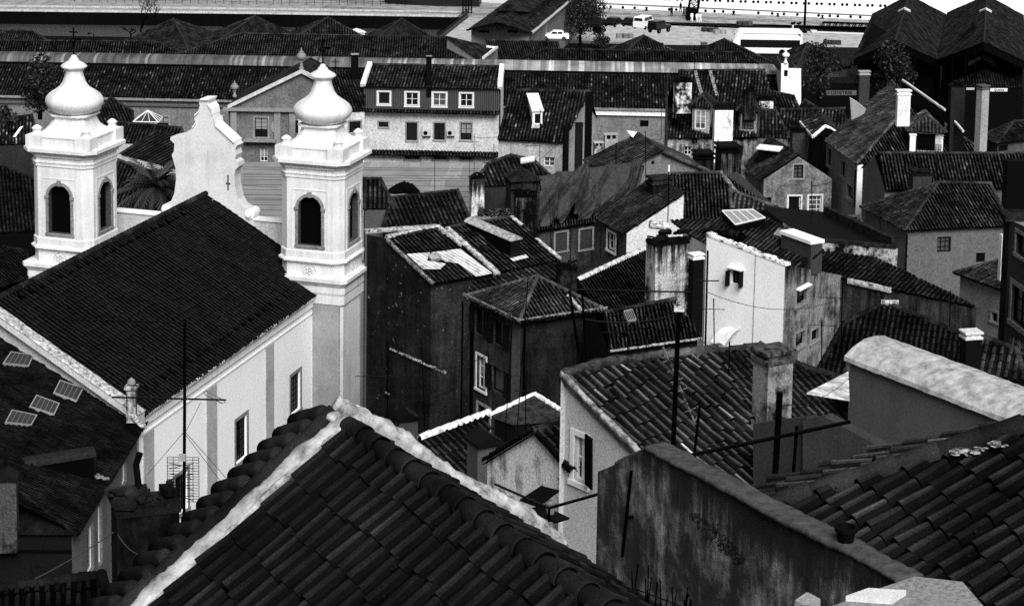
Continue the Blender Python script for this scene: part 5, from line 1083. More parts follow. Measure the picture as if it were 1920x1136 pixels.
    mb = MB(); mb.rings([lobe(w, lev(y)) for w, y in [(1.12, 150), (1.2, 149), (1.2, 147.5), (1.5, 145), (1.66, 143), (1.66, 140.5), (1.45, 137.5), (1.1, 134.5), (.8, 132), (.62, 129.5), (.62, 127), (.4, 125.5), (.36, 122.5), (.2, 120.5), (.05, 119.5)]]); mb.build('bulb_cap', TW, root, True)
    mb = MB(); p = c+UPV*lev(120); zt_ = lev(68)-lev(120); mb.tube([p, p+UPV*zt_], .055, 6); mb.tube([p+cn*.32+UPV*zt_*.83, p-cn*.32+UPV*zt_*.83], .05, 6); rock(mb, p+UPV*zt_*.52, .26, .75, 10)
    mb.box(p+UPV*zt_*.53-cn*.55, cn*.75, cd*.03, UPV*.16); mb.build('weather_vane', IRON, root)
    return root
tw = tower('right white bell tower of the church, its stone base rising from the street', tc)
# left tower: copy with all its parts
pxl = 141
def px_of(P): d = P-C; return 960+F*d.dot(RT)/d.dot(FW), PY0-F*d.dot(UP)/d.dot(FW)
off_ = -cd*2.7
best = min(range(0, 3000), key=lambda i: abs(px_of(tc+off_+cn*i*.01+UPV*lev(300))[0]-pxl))
def copy_thing(o, delta, label):
    r = o.copy(); COL.objects.link(r); r.location = o.location+delta; r['label'] = label
    for chd in list(o.children):
        c2 = chd.copy(); COL.objects.link(c2); c2.parent = r
        for g in chd.children: g2 = g.copy(); COL.objects.link(g2); g2.parent = c2
    return r
dl = cn*best*.01+off_
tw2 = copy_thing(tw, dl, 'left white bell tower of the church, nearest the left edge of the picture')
for o in (tw, tw2): o['group'] = 'bell towers of the church'
print('TOWER', px_of(tc+UPV*lev(122)), px_of(tc+dl+UPV*lev(122)), 'spacing', best*.01, 'nave', (cE1-cE0).length, 'hw', hw, 'R0', px_of(cR0), 'az', math.degrees(math.atan2(cd.x, cd.y)), 'zE', cE0.z, 'zR', cR0.z)
# parapets between the gable and the towers
for a, b in (((212, 397), (302, 404)), ((474, 413), (530, 414))):
    a_, b_ = ON(a, gpl), ON(b, gpl); b_.z = a_.z; mb = MB(); mb.box(q(a_, cE0.z-1)+cd*.05, hz(b_-a_), cd*.6, UPV*(a_.z-cE0.z+1)); mb.build('parapet', stucco(.55, .3, 30, .3), ch); mb = MB(); mb.box(a_-cd*.05+UPV*.003, hz(b_-a_), cd*.8, UPV*.12); mb.build('coping', WHITE, ch)
# corner pinnacle at the foot of the nave gable
b = S((247, 776), 37.6); pk = thing('pinnacle', 'small weathered stone pinnacle at the foot of the nave gable', 'pinnacle', b); mb = MB(); e = .27
mb.rings([[b+V((x*w, y*w, z)) for x, y in ((-1, -1), (1, -1), (1, 1), (-1, 1))] for w, z in ((.24, -.4), (.24, 1.3), (.33, 1.38), (.33, 1.5), (.22, 1.55))]); mb.build('pier', peel(.5, .06, .48, 36, .4), pk); mb = MB(); mb.lathe([(.16, 1.55), (.22, 1.66), (.19, 1.8), (.09, 1.9), (.02, 1.95)], b, 10); mb.build('knob', STONE, pk); mb = MB()
for i in range(5): rock(mb, b+V((.1+.12*i, -.2, -.05-.12*i)), .2, .7, 6)
mb.build('mortar', MORTAR, pk)
# ------------------------------------------------------------------ annexe, lower left
aE1 = S((277, 786), 36.4); aE0 = Z((144, 1003), aE1.z); AT = tilem(.008, .015, .5, 42, .2)
aR = pitch_point(aE0, aE1, (5, 622), 26); apl = plane(aE0, aE1, aR)
an = thing('annexe', 'low annexe with dark roof, four roof lights and a barrel dormer beside the church', 'annexe', V((aE0.x, aE0.y, 3)))
hp_ = ON((30, 918), apl); roof('roof', [aE0, aE1, ON((250, 768), apl), ON((5, 615), apl), ON((-160, 520), apl), ON((-160, 860), apl), hp_], AT, an, .22, .4, .07)
a2 = Z((-180, 1001), aE0.z); roof('roof', [a2, aE0, hp_, ON((-160, 860), apl)], AT, an, .22, .4, .07); ridge('hip_tiles', aE0, hp_, .12, AT, an)
ad = hz(aE1-aE0).normalized(); an_ = V((-ad.y, ad.x, 0)); i0, i1, i2 = aE0+an_*.3+ad*.25, aE1+an_*.3, a2+ad*.3
wall([q(i0, 1), q(i1, 1), q(i1, aE0.z), q(i0, aE0.z)], stucco(.30, .4, 40, .4, .4), an, [(163, 985, 176, 1075, 'open_w'), (184, 945, 192, 1060, 'open_w'), (228, 868, 238, 910, 'open_w')])
wall([q(i2, 1), q(i0, 1), q(i0, aE0.z), q(i2, aE0.z)], stucco(.05, .4, 42, .4, .3), an, (), 'front_wall')
mb = MB(); mb.box(q(i2, aE0.z-.95)-ad*.06, hz(i0-i2), ad*.058, UPV*.12); mb.build('string_course', plain(.01), an)
mb = MB(); aa, ab = aE0-an_*.05, aE1-an_*.05; mb.tube([aa, ab], .07, 6); mb.build('gutter', plain(.02), an)
for i, p in enumerate(([(3, 685), (52, 690), (62, 669), (18, 663)], [(98, 740), (142, 756), (155, 731), (110, 716)], [(53, 766), (100, 781), (110, 760), (66, 744)], [(7, 796), (57, 801), (68, 782), (20, 772)])):
    skylight(['roof light highest up on the annexe slope', 'roof light furthest right on the annexe slope', 'roof light in the middle pair of the annexe slope', 'roof light lowest on the annexe slope, above the barrel dormer'][i], p, apl, plain(.13, .5), raised=.05)
b0 = ON((172, 893), apl); bx = ON((0, 850), apl); dv = hz(bx-b0).normalized(); dn_ = V((-dv.y, dv.x, 0)); bd = thing('barrel_dormer', 'long dormer with a barrel roof and latticed front at the lower left', 'dormer', b0)
bt = b0+UPV*1.15; rs = [[bt+dv*t+dn_*(.5*math.cos(math.pi*j/8))+UPV*(.35*math.sin(math.pi*j/8)) for j in range(9)] for t in (-.1, 5.4)]; mb = MB(); mb.rings(rs); mb.build('roof', blotch(.09, .02, 6, .5, .2), bd)
mb = MB(); mb.rings([[b0+dv*t+dn_*w+UPV*z for w, z in ((-.42, -.6), (.42, -.6), (.42, 1.14), (-.42, 1.14))] for t in (0, 5.3)]); mb.build('cheek', plain(.008), bd); mb = MB()
for k in range(6): mb.box(b0-dv*.03+dn_*(-.4+.16*k), dn_*.03, -dv*.02, UPV*1.1); mb.box(b0-dv*.025-dn_*.42+UPV*(.05+.2*k), dn_*.84, -dv*.02, UPV*.03)
mb.build('lattice', plain(.06), bd); mb = MB()
for k in range(6): rock(mb, b0-dv*(.15+.12*k)+dn_*U(-.4, .4)-UPV*.05*k, .16, .5, 6)
mb.build('mortar', plain(.3), bd)
chimney('grey chimney at the left edge above the annexe eave', -12, 32, 876, 990, 43, 6, .8, peel(.16, .03, .45, 42, .4), 'gable', capm=plain(.05))

# ================================================================== OLD TOWN, MIDDLE
T_FLAT = tilem(.03, .04, .7, 26)
def q3(P, z): return V((P.x, P.y, z))
# big hipped house on the right
bE1 = S((1605, 308), 27); bE0 = Z((1546, 264), bE1.z); bE2 = Z((1862, 296), bE1.z)
bR = pitch_point(bE0, bE1, (1709, 192), 27); bpl = plane(bE0, bE1, bR); bRf = ON((1672, 153), bpl)
bh = thing('house', 'large hipped house with sheet-like tiled slope and a columned dormer facing front', 'house', V((bE1.x, bE1.y, gz(bE1.y))))
T_BH = tilem(.055, .03, .7, 27)
roof('roof', [bE0, bE1, bR, bRf], T_BH, bh, .27, .62, .06); roof('roof', [bE1, bE2, bR], tilem(.025, .06, .9, 27), bh, .25, .42, .08)
mb = MB(); bE3 = bE2+(bE0-bE1); mb.poly([bE2, bR, bRf, bE3]); mb.poly([bE0, bRf, bE3]); mb.build('roof_back', T_DARK, bh)
for a, b in ((bE1, bR), (bR, bRf), (bE2, bR)): ridge('hip_tiles', a, b, .12, T_BH, bh)
cen = (bE0+bE2)/2; bw = [P+hz(cen-P).normalized()*.4 for P in (bE0, bE1, bE2)]; zb_ = gz(bE1.y)-1
BW = stucco(.34, .45, 27, .4, .45, .35)
wall([q3(bw[0], zb_), q3(bw[1], zb_), q3(bw[1], bE1.z), q3(bw[0], bE1.z)], BW, bh, [(1551, 277, 1559, 311, 'open_s'), (1577, 302, 1585, 332, 'open_s'), (1588, 348, 1600, 372, 'open_s')], 'side_wall')
wall([q3(bw[1], zb_), q3(bw[2], zb_), q3(bw[2], bE1.z), q3(bw[1], bE1.z)], BW, bh, [(1636, 308, 1642, 334, 'open_w_s'), (1645, 318, 1651, 345, 'open')])
mb = MB(); mb.box(q3(bw[1], zb_)+V((-.12, -.14, 0)), V((.42, 0, 0)), V((0, .3, 0)), UPV*(bE1.z-zb_-.02)); mb.build('corner_pilaster', WHITE, bh)
fpl = plane(bE1, bE2, bR)
d_ = dormer('', (1704, 243, 1766, 288), 28, fpl, 'hip', stucco(.55, .3, 28), T_LIGHT, win='black', az=-8, depth=3.2, roofh=1.0, parent=bh)
for x in (1709, 1760): c = ON((x, 288), fpl)-V((0, .15, 0)); mb = MB(); mb.box(c-V((.2, .12, .3)), V((.42, 0, 0)), V((0, .2, 0)), UPV*1.75); mb.box(c-V((.25, .16, -1.36)), V((.52, 0, 0)), V((0, .26, 0)), UPV*.1); mb.build('dormer_column', WHITE, bh)
fence('balcony_rail', 'small iron balcony rail in front of the columned dormer', ON((1722, 289), fpl)-V((0, .4, -.1)), ON((1762, 290), fpl)-V((0, .4, -.1)), .7, 8, 2, .025)
chimney('bright white chimney at the tip of the large hipped roof', 1681, 1707, 168, 206, 27, 6, .5, stucco(.74, .4, 27), 'slab')
tri = [ON((1597, 182), vplane(S((1597, 200), 25.5), S((1627, 205), 25.8)))]; vp_ = vplane(S((1597, 200), 25.5), S((1627, 205), 25.8)); pts = [ON(p, vp_) for p in ((1594, 184), (1597, 225), (1620, 214), (1624, 205), (1608, 192))]; mb = MB(); mb.prism(pts, V((0, .3, 0))); tag(mb.build('gable_wall', WHITE), 'white triangular wall top at the left of the large hipped roof', 'wall')
chimney('grey chimney shaft below the long shop sign', 1609, 1630, 132, 182, 24, 8, .5, stucco(.13, .4, 24), 'slab', capm=plain(.4))
a, b = S((1692, 150), 25.5), S((1772, 206), 26.5); c = S((1806, 246), 27.5); pw = thing('parapet', 'long white coping running down behind the bright white chimney', 'parapet', a)
for p, r_ in ((a, b), (b.lerp(c, .55), c)): strip('coping', p, r_, .14, .05, WHITE_D, pw); mb = MB(); mb.hexa([p-UPV*3, r_-UPV*3, r_+V((0, .3, -3)), p+V((0, .3, -3))], [p-UPV*.02, r_-UPV*.02, r_+V((0, .3, -.02)), p+V((0, .3, -.02))]); mb.build('wall', plain(.03), pw)
chimney('broad dark chimney with crusted top right of the large hipped roof', 1779, 1808, 150, 235, 26.5, 6, .6, stucco(.08, .4, 26), 'rubble', capm=plain(.03), sink=4)
chimney('tall pale chimney slab with sloping cap left of the white shop sign', 1829, 1852, 157, 268, 27, 28, .9, stucco(.42, .4, 27), 'slab', capm=stucco(.2, .3, 27), sink=3)
hip('house', 'little hipped roof house at the right edge beyond the long tiled roof', (1836, 256), (1868, 270), (1935, 262), (1902, 228), (1940, 226), 26.5, 26, T_DARK, stucco(.2, .5, 26), front=[(1872, 272, 1890, 284, 'open')])
fr_ = gable('house', 'house with the long plain tiled roof in front of the columned dormer', (1660, 358), (1930, 352), (1647, 287), (1930, 288), 29, 27, tilem(.024, .03, .9, 29), stucco(.3, .4, 29), front=[(1820, 375, 1838, 392, 'open')], p=.24)
chimney('grey chimney with broken top on the long plain tiled roof', 1706, 1747, 314, 362, 29.5, 10, .6, stucco(.13, .5, 29, .4), 'rubble', capm=plain(.05), sink=2)
chimney('dark wall stub at the right edge on the long plain tiled roof', 1884, 1930, 300, 362, 29.5, 4, .6, plain(.012), 'none', name='wall_stub')
# hipped corner house on the right
RHW = stucco(.24, .3, 33, .4, .4, .45)
rh = hip('house', 'grey corner house with broad dark hipped roof and barred window, right side', (1611, 388), (1696, 433), (1894, 424), (1760, 342), (1857, 344), 32, 26, tilem(.022, .03, .8, 32), RHW, left=[(1642, 434, 1661, 456, 'grid')], front=[(1757, 444, 1783, 473, 'grid'), (1830, 474, 1847, 492, 'grid')])
q = ON((1645, 437), rh['left']); lp_ = rh['left'][1]; e_ = V((-lp_.y, lp_.x, 0)); mb = MB(); a = ON((1622, 424), rh['left']); b = ON((1660, 448), rh['left']); mb.hexa([a, b, b+lp_*1.0-UPV*.35, a+lp_*1.0-UPV*.35], [p+UPV*.05 for p in (a, b, b+lp_*1.0-UPV*.35, a+lp_*1.0-UPV*.35)]); tag(mb.build('awning', stripes(.2)), 'small corrugated awning over the side window of the grey corner house', 'awning')
lr = hip('house', 'low grey house with small tiled roof below the corner house at the right', (1786, 512), (1880, 545), (1960, 520), (1895, 482), (1960, 470), 36, 26, tilem(.03, .03, .8, 36), stucco(.34, .35, 36, .4), left=[(1859, 586, 1871, 603, 'open_s')])
a0 = S((1886, 560), 39); a1 = S((1960, 590), 41); tp = thing('house', 'tall grey house cut off by the right edge with tall windows', 'house', V((a0.x, a0.y, 15))); wall([q3(a0, 15), q3(a1, 15), q3(a1, S((1920, 400), 39).z), q3(a0, S((1886, 412), 39).z)], stucco(.16, .4, 40, .4), tp, [(1905, 440, 1925, 480, 'open_s'), (1896, 540, 1925, 610, 'sash_s'), (1893, 634, 1920, 660, 'sash')]); mb = MB(); z_ = S((1886, 412), 39).z; mb.box(q3(a0, z_)-V((.3, .4, 0)), V((6, 0, 0)), V((0, 1.6, 0)), UPV*.25); mb.poly([q3(a0, 15), q3(a0, 15)+V((0, 1.2, 0)), q3(a0, z_)+V((0, 1.2, 0)), q3(a0, z_)]); mb.build('roof', T_DARK, tp)
chimney('white narrow chimney between the corner house and the right edge', 1873, 1890, 438, 484, 37, 20, .6, stucco(.7, .2, 37), 'none')
# gabled stone house
GH = peel(.36, .09, .45, 26, .3, 2, .16)
gh = gable('house', 'rough stone gabled house with small attic window, centre right', (1397, 312), (1425, 339), (1441, 257), (1498, 291), 25.5, 33, tilem(.022, .02, .8, 26), GH, right=[(1488, 309, 1506, 334, 'grid_s'), (1478, 368, 1501, 402, 'open_w_s'), (1516, 367, 1540, 402, 'grid_w_s'), (1434, 370, 1446, 380, 'open')], front=[(1404, 352, 1413, 372, 'open')], p=.25, over=.3)
dormer('sunken dark dormer with white lintel on the gabled stone house', (1420, 282, 1460, 300), 25, gh['roof'], 'flat', plain(.02), stucco(.75, .1, 25), win='black', az=-25, depth=.75, rise=.12)
# grey gabled house
gr = gable('house', 'house with smooth grey slate-like slope and grey plastered gable, centre', (1092, 300), (1150, 332), (1196, 250), (1243, 284), 26, 25, tilem(.04, .03, .6, 26), stucco(.28, .3, 27, .4, .2), right=[(1221, 302, 1227, 309, 'black'), (1203, 313, 1208, 319, 'black')], p=.34, L=.55, h=.05, over=.25, verge='')
sheet('roof_flashing', 'white crumpled flashing at the top end of the grey slate-like slope', 'flashing', [(1176, 248), (1196, 251), (1188, 262), (1182, 256)], gr['roof'], WHITE, .15)
strip('verge', gr['R1'], gr['B1'], .5, .18, tilem(.06, .02, .6, 26), gr['root'])
chimney('small pale chimney with vent holes at the left foot of the grey slate-like slope', 1112, 1131, 266, 300, 26, 10, .8, peel(.5, .08, .45, 26, .2), 'vent', capm=stucco(.5, .3, 26))
chimney('wider pale chimney with two vent holes beside the grey slate-like slope', 1132, 1158, 251, 276, 25.6, 8, .6, stucco(.45, .4, 26, .5), 'vent', capm=stucco(.45, .3, 26))
# roof under the gables
kr = gable('house', 'house with wide dull tiled slope behind the tarped roof, facing the camera', (1262, 413), (1476, 405), (1258, 326), (1350, 323), 29, 24, tilem(.03, .02, .7, 29), stucco(.25, .5, 29), p=.24, shed=False)
strip('mortar_ridge', kr['R1'], ON((1408, 397), kr['roof']), .3, .12, blotch(.35, .05, 5, .5, .1), kr['root'])
lean('house', 'narrow grey lean-to roof strip above the right end of the dull tiled slope', [(1372, 392), (1470, 398), (1455, 388), (1368, 356)], 29.5, tilem(.05, .02, .5, 29), wallm=DARK, cat='house', pitch=20)
lean('house', 'small tiled roof under the doors of the gabled stone house', [(1500, 432), (1620, 440), (1612, 406), (1508, 407)], 31, tilem(.026, .03, .8, 31), wallm=DARK, cat='house', pitch=28)
# tarped house
TH = scar(.042, .25, 31, .7)
th = gable('house', 'dark house with blocked windows under a large draped tarpaulin', (1008, 434), (1116, 417), (1003, 338), (1205, 313), 30, 27, tilem(.02, .02, .8, 30), TH, [(1041, 436, 1063, 470, 'small_s'), (1087, 430, 1110, 466, 'small_s')], over=.3)
for x0, x1, y0, y1 in ((1041, 1063, 436, 470), (1087, 1110, 430, 466)):
    pl_ = th['front']; pts = [ON(p, pl_)-pl_[1]*.05 for p in ((x0, y1), (x1, y1), (x1, y0), (x0, y0))]; mb = MB(); mb.poly(pts); mb.build('blocked_opening', stucco(.13, .3, 31, .4), th['root'])
tw_ = gable('house', 'house wing with half gable of pale wall, right of the tarpaulin', (1117, 411), (1168, 439), (1222, 330), (1283, 364), 31, 25, tilem(.03, .01, .6, 31), TH, front=[(1139, 437, 1154, 470, 'sash_w_s')], rightm=stucco(.62, .25, 31, .35, .3), shed=True, p=.27, L=.44)
# tarpaulin: a sagging, folded sheet over the roof
ctl = [[(1009, 334), (1060, 327), (1110, 318), (1160, 311), (1190, 308), (1207, 317)], [(1014, 360), (1060, 352), (1110, 345), (1155, 338), (1185, 334), (1200, 345)], [(1003, 382), (1050, 378), (1105, 372), (1150, 366), (1178, 362), (1187, 371)], [(1000, 402), (1045, 402), (1095, 397), (1130, 393), (1150, 391), (1165, 385)], [(1006, 427), (1040, 424), (1080, 417), (1108, 411), (1124, 404), (1140, 397)]]
tpl = th['roof']; nu, nv = 90, 54; grid = []
def bl(u, v):
    a = u*5*.9999; b = v*4*.9999; i, j = int(a), int(b); fa, fb = a-i, b-j; g = lambda r, c: V((*ctl[r][c], 0)); p = (g(j, i)*(1-fa)+g(j, i+1)*fa)*(1-fb)+(g(j+1, i)*(1-fa)+g(j+1, i+1)*fa)*fb; return p
folds = [(U(0, 1), U(-.5, .5), U(.006, .026), U(.25, .75)) for _ in range(22)]
for j in range(nv+1):
    row = []
    for i in range(nu+1):
        u, v = i/nu, j/nv; p = bl(u, v); P = ON((p.x, p.y), tpl); hgt = .16+.28*math.sin(math.pi*v)*.4
        for (c, sl, wd, am) in folds: dd = (u-c-sl*(v-.1))/wd; hgt += am*math.exp(-dd*dd)*(.35+.65*v)
        hgt += .10*math.sin(23*v+9*u*u)*max(0, 1-abs(u-.06)/.2)+.10*math.sin(20*v-14*u)*max(0, 1-abs(u-.93)/.22)+.06*math.sin(30*v)*max(0, v-.6)+U(-.01, .01)
        row.append(P+tpl[1]*hgt)
    grid.append(row)
mb = MB()
for j in range(nv):
    for i in range(nu): mb.poly([grid[j+1][i], grid[j+1][i+1], grid[j][i+1], grid[j][i]])
tag(mb.build('tarpaulin', blotch(.17, .09, 4, .5, .2, .6), smooth=True), 'large dark tarpaulin draped in folds over the roof in the centre', 'tarpaulin')
chimney('dark boxy chimney standing on the house wing right of the tarpaulin', 1213, 1258, 330, 392, 31, 22, .7, peel(.05, .01, .5, 31), 'slab', capm=T_DARK, sink=1)
# clutter left of the tarpaulin
lean('house', 'low ruined roof with hipped top behind the two dirty chimneys', [(880, 352), (1045, 342), (1000, 300), (957, 291), (915, 308)], 28.5, tilem(.022, .04, .9, 28), wallm=stucco(.1, .6, 28), cat='house', pitch=25)
chimney('dirty white chimney with dark flared cap, left of the tarpaulin', 879, 908, 322, 398, 29, 14, .7, peel(.62, .08, .44, 29, .5, 1, .06, S((893, 345), 29).z, 1.4), 'rubble', capm=plain(.02))
chimney('dark sooty chimney with tiled cap just left of the tarpaulin', 947, 1012, 316, 412, 30, 14, .7, peel(.10, .015, .5, 30, .5, 2), 'gable', capm=T_DARK, capw=1.1)
chimney('blackened chimney stub in front of the sooty one, at the corner of the tarpaulin', 962, 1004, 352, 432, 31, 10, .7, peel(.22, .012, .56, 30, .6, 4), 'rubble', capm=plain(.015))
q = S((990, 301), 28); tk = thing('water_tank', 'small white water cylinder lying on top of the sooty chimney', 'tank', q); mb = MB(); mb.tube([q-V((.5, 0, .05)), q-V((.45, 0, .05)), q+V((.4, .1, .08)), q+V((.45, .1, .08))], .22, 12); mb.build('cylinder', stucco(.7, .2, 28), tk)
pe0 = S((880, 410), 30.5); pe1 = S((960, 392), 30); mb = MB(); mb.hexa([pe0-UPV*3, pe1-UPV*3, pe1+V((0, .4, -3)), pe0+V((0, .4, -3))], [pe0, pe1, pe1+V((0, .4, 0)), pe0+V((0, .4, 0))]); tag(mb.build('parapet_wall', stucco(.36, .5, 30)), 'pale low parapet wall below the dirty white chimney', 'wall')
pl0 = S((905, 405), 31); ph = thing('shrub', 'dark scrubby plants growing along the parapet left of the tarpaulin', 'shrub', pl0); mb = MB()
for k in range(500):
    c = pl0+V((U(-.3, 1.8), U(-.3, .3), U(0, .5))); x = V((U(-1, 1), U(-1, 1), U(-1, 1)))*.11; y = V((U(-1, 1), U(-1, 1), U(-1, 1)))*.08; mb.poly([c-x, c+y, c+x, c-y], RND.random())
mb.build('foliage', leafm(.015), ph)
lean('house', 'dark tiled roof with steep left end right beside the right bell tower', [(716, 432), (884, 418), (858, 357), (735, 371)], 30, tilem(.015, .02, .8, 30), wallm=plain(.03), cat='house', pitch=26)
lean('house', 'steep dark roof fragment rising against the terrace beside the right bell tower', [(684, 392), (742, 392), (713, 335), (682, 335)], 29.5, tilem(.018, .02, .8, 30), wallm=stucco(.2, .5, 30), cat='house', pitch=40)
# patched roof and dark party wall
bp = gable('house', 'patched house with bright sheets on its roof and a tall dark side wall', (812, 532), (1048, 490), (722, 446), (964, 406), 36, 19, tilem(.020, .03, .9, 36), scar(.02), leftm=scar(.013), p=.27, L=.5, zg=9, shed=True)
blp = bp['roof']
def sheetm(v):
    mt, nt, b = mat_new('corrugated_plastic'); co = coords(nt); w_ = N(nt, 'ShaderNodeTexWave', wave_type='BANDS', bands_direction='DIAGONAL'); w_.inputs['Scale'].default_value = 1.6; nt.links.new(co, w_.inputs['Vector'])
    d = ramp(nt, noise(nt, co, 1.6, 7, .7), [(.36, .35), (.5, .8), (.6, 1)]); nt.links.new(math_(nt, 'MULTIPLY', math_(nt, 'MULTIPLY', ramp(nt, w_.outputs['Fac'], [(.1, .6), (.6, 1)]), d), v), b.inputs['Base Color']); bump(nt, b, w_.outputs['Fac'], .8, .05); b.inputs['Roughness'].default_value = .6; return mt
for pts, lb in (([(762, 480), (805, 477), (800, 492), (835, 498), (825, 508), (792, 508)], 'bright corrugated sheet patch at the left of the patched roof'), ([(808, 477), (862, 470), (922, 516), (892, 522), (858, 497), (835, 494)], 'bright corrugated sheet patch next to the mid parapet of the patched roof'), ([(955, 488), (985, 481), (990, 486), (962, 493)], 'white mortar patch below the barrel dormer on the patched roof')):
    sheet('roof_sheet', lb, 'roof sheet', pts, blp, sheetm(.8), .11)
skylight('roof light set in the bright sheet patch', [(808, 492), (828, 488), (818, 478), (801, 481)], blp, plain(.5))
strip('mid_parapet', ON((838, 430), blp), ON((934, 516), blp), .34, .16, MORTAR, bp['root'], seg=26, jit=.05); strip('side_parapet', bp['E0'], bp['R0'], .16, .07, blotch(.4, .05, 5, .5, .1), bp['root'], seg=26, jit=.05); strip('ridge_mortar', ON((725, 446), blp), ON((820, 426), blp), .25, .15, MORTAR, bp['root']); strip('ridge_mortar', ON((820, 426), blp), ON((865, 462), blp), .25, .15, MORTAR, bp['root']); strip('side_parapet', ON((1004, 448), blp), ON((1050, 486), blp), .26, .1, MORTAR, bp['root'], seg=20, jit=.05); strip('side_parapet', ON((958, 408), blp), ON((978, 424), blp), .3, .12, MORTAR, bp['root'])
b0 = ON((965, 482), blp); bx = ON((893, 428), blp); dv = hz(bx-b0).normalized(); dn_ = V((-dv.y, dv.x, 0)); bd = thing('barrel_dormer', 'long dormer with pale barrel roof on the patched roof', 'dormer', b0); ln_ = 3.6
bt = b0+UPV*1.0; rs = [[bt+dv*t+dn_*(.46*math.cos(math.pi*j/8))+UPV*(.2*math.sin(math.pi*j/8)+.12*t) for j in range(9)] for t in (-.15, ln_)]; mb = MB(); mb.rings(rs); mb.build('roof', blotch(.5, .12, 6, .45, .15), bd)
mb = MB(); mb.rings([[b0+dv*t+dn_*w+UPV*(z+(.12*t if z > 0 else 0)) for w, z in ((-.4, -.5), (.4, -.5), (.4, .99), (-.4, .99))] for t in (0, ln_-.1)]); mb.build('cheek', plain(.012), bd); mb = MB(); mb.box(b0-dv*.03-dn_*.36+UPV*.1, dn_*.72, -dv*.03, UPV*.8); mb.build('window', glass(), bd)
chimney('low rubble chimney wrapped in crumbling mortar at the foot of the patched roof', 832, 890, 500, 545, 35.2, 12, .7, peel(.55, .04, .5, 37, .2), 'rubble', capm=plain(.02))
lw0, lw1 = S((688, 440), 35), S((724, 447), 35.5); pwl = thing('wall', 'dark wall top with pale coping between the right bell tower and the patched roof', 'wall', q3(lw0, 9)); wall([q3(lw0, 9), q3(lw1, 9), lw1, lw0], scar(.013), pwl); strip('coping', S((684, 434), 34.5), S((820, 425), 34), .3, .12, blotch(.5, .1, 5, .45), pwl)
# ledges of broken render on the dark wall
lpn = bp['left']
for a, b, lb in (((733, 655), (838, 700), 'ragged pale render ledge across the dark side wall'), ((690, 722), (732, 740), 'lower ragged render ledge on the dark side wall')):
    pa, pb_ = ON(a, lpn), ON(b, lpn); mb = MB(); n_ = 14
    for i in range(n_): p = pa.lerp(pb_, i/n_)+lpn[1]*.02; q = pa.lerp(pb_, (i+1)/n_)+lpn[1]*.02; h_ = U(.04, .14); mb.hexa([p, q, q+lpn[1]*U(.05, .12), p+lpn[1]*U(.05, .12)], [p+UPV*h_, q+UPV*h_, q+UPV*h_+lpn[1]*.04, p+UPV*h_+lpn[1]*.04])
    tag(mb.build('render_ledge', blotch(.5, .08, 6, .5)), lb, 'ledge')
# hipped building in the centre
HBW = scar(.024, .25, 42, .68)
hbm = tilem(.035, .03, .8, 42)
hb_ = hip('house', 'narrow dark corner house with pyramid roof and shuttered windows, centre', (868, 556), (972, 606), (1138, 582), (1008, 518), (1008, 518), 42, 24, hbm, scar(.014, .2, 42, .68), left=[(890, 580, 908, 628, 'open_h'), (925, 602, 945, 648, 'open_h'), (894, 668, 911, 730, 'sash_w_s_c'), (922, 690, 946, 736, 'open_h'), (896, 762, 918, 800, 'sash_s')], front=[(1110, 604, 1119, 621, 'small'), (1050, 656, 1060, 672, 'small')], leftm=HBW, hipmat=tilem(.05, .02, .7, 42), p=.2, L=.38, over=.4)
strip('mortar_band', ON((1064, 555), hb_['roof']), ON((1092, 585), hb_['roof']), .16, .1, MORTAR, hb_['root'])
for a, b in ((hb_['E0'], hb_['E1']), (hb_['E1'], hb_['E2'])): strip('eave_gutter', a+UPV*.12+(hz((hb_['E0']+hb_['E2'])/2-hb_['E1']).normalized()*.1), b+UPV*.12+(hz((hb_['E0']+hb_['E2'])/2-hb_['E1']).normalized()*.1), .07, .04, blotch(.4, .1, 4), hb_['root'], jit=.006, drop=.03)
w1 = hb_['w'][1]; el = hz(hb_['w'][0]-w1).normalized(); er_ = hz(hb_['w'][2]-w1).normalized(); pn_ = hb_['left'][1]; mb = MB(); mb.hexa([q3(w1, hb_['zg'])+pn_*.05, q3(w1, hb_['zg'])+el*.7+pn_*.05, q3(w1, hb_['zg'])+el*.7, q3(w1, hb_['zg'])+V((0, .1, 0))], [q3(w1, hb_['zt']-.3)+pn_*.05, q3(w1, hb_['zt']-.3)+el*.7+pn_*.05, q3(w1, hb_['zt']-.3)+el*.7, q3(w1, hb_['zt']-.3)+V((0, .1, 0))]); mb.build('corner_quoin', stucco(.2, .6, 42, .5, .5), hb_['root'])
fp = hb_['front']; z0_, z1_ = hb_['zg'], ON((1060, 648), fp).z; mb = MB(); mb.box(q3(w1, z0_)+er_*.3+fp[1]*.004, hz(hb_['w'][2]-w1)-er_*.3, fp[1]*.07, UPV*(z1_-z0_)); mb.build('lower_wall', scar(.012, .2, 42, .7), hb_['root'])
mb = MB(); mb.tube([q3(w1, z0_)+er_*.15+fp[1]*.1, q3(w1, hb_['zt'])+er_*.15+fp[1]*.1], .06, 6); mb.build('drainpipe', IRON, hb_['root'])
sl = gable('house', 'low house with tiled roof, small roof light and pale scalloped eave, centre', (1144, 656), (1316, 632), (1132, 586), (1266, 561), 44, 22, tilem(.018, .03, .8, 44), stucco(.06, .4, 44), front=[(1190, 668, 1204, 684, 'open')], p=.2, L=.38)
skylight('small white framed roof light on the centre low house', [(1176, 608), (1192, 604), (1184, 585), (1168, 588)], sl['roof'], plain(.08))
strip('eave_gutter', sl['E0']-V((0, .05, .03)), sl['E1']-V((0, .05, .03)), .09, .04, blotch(.5, .15, 8, .5), sl['root'], jit=.02, seg=30, drop=.05)
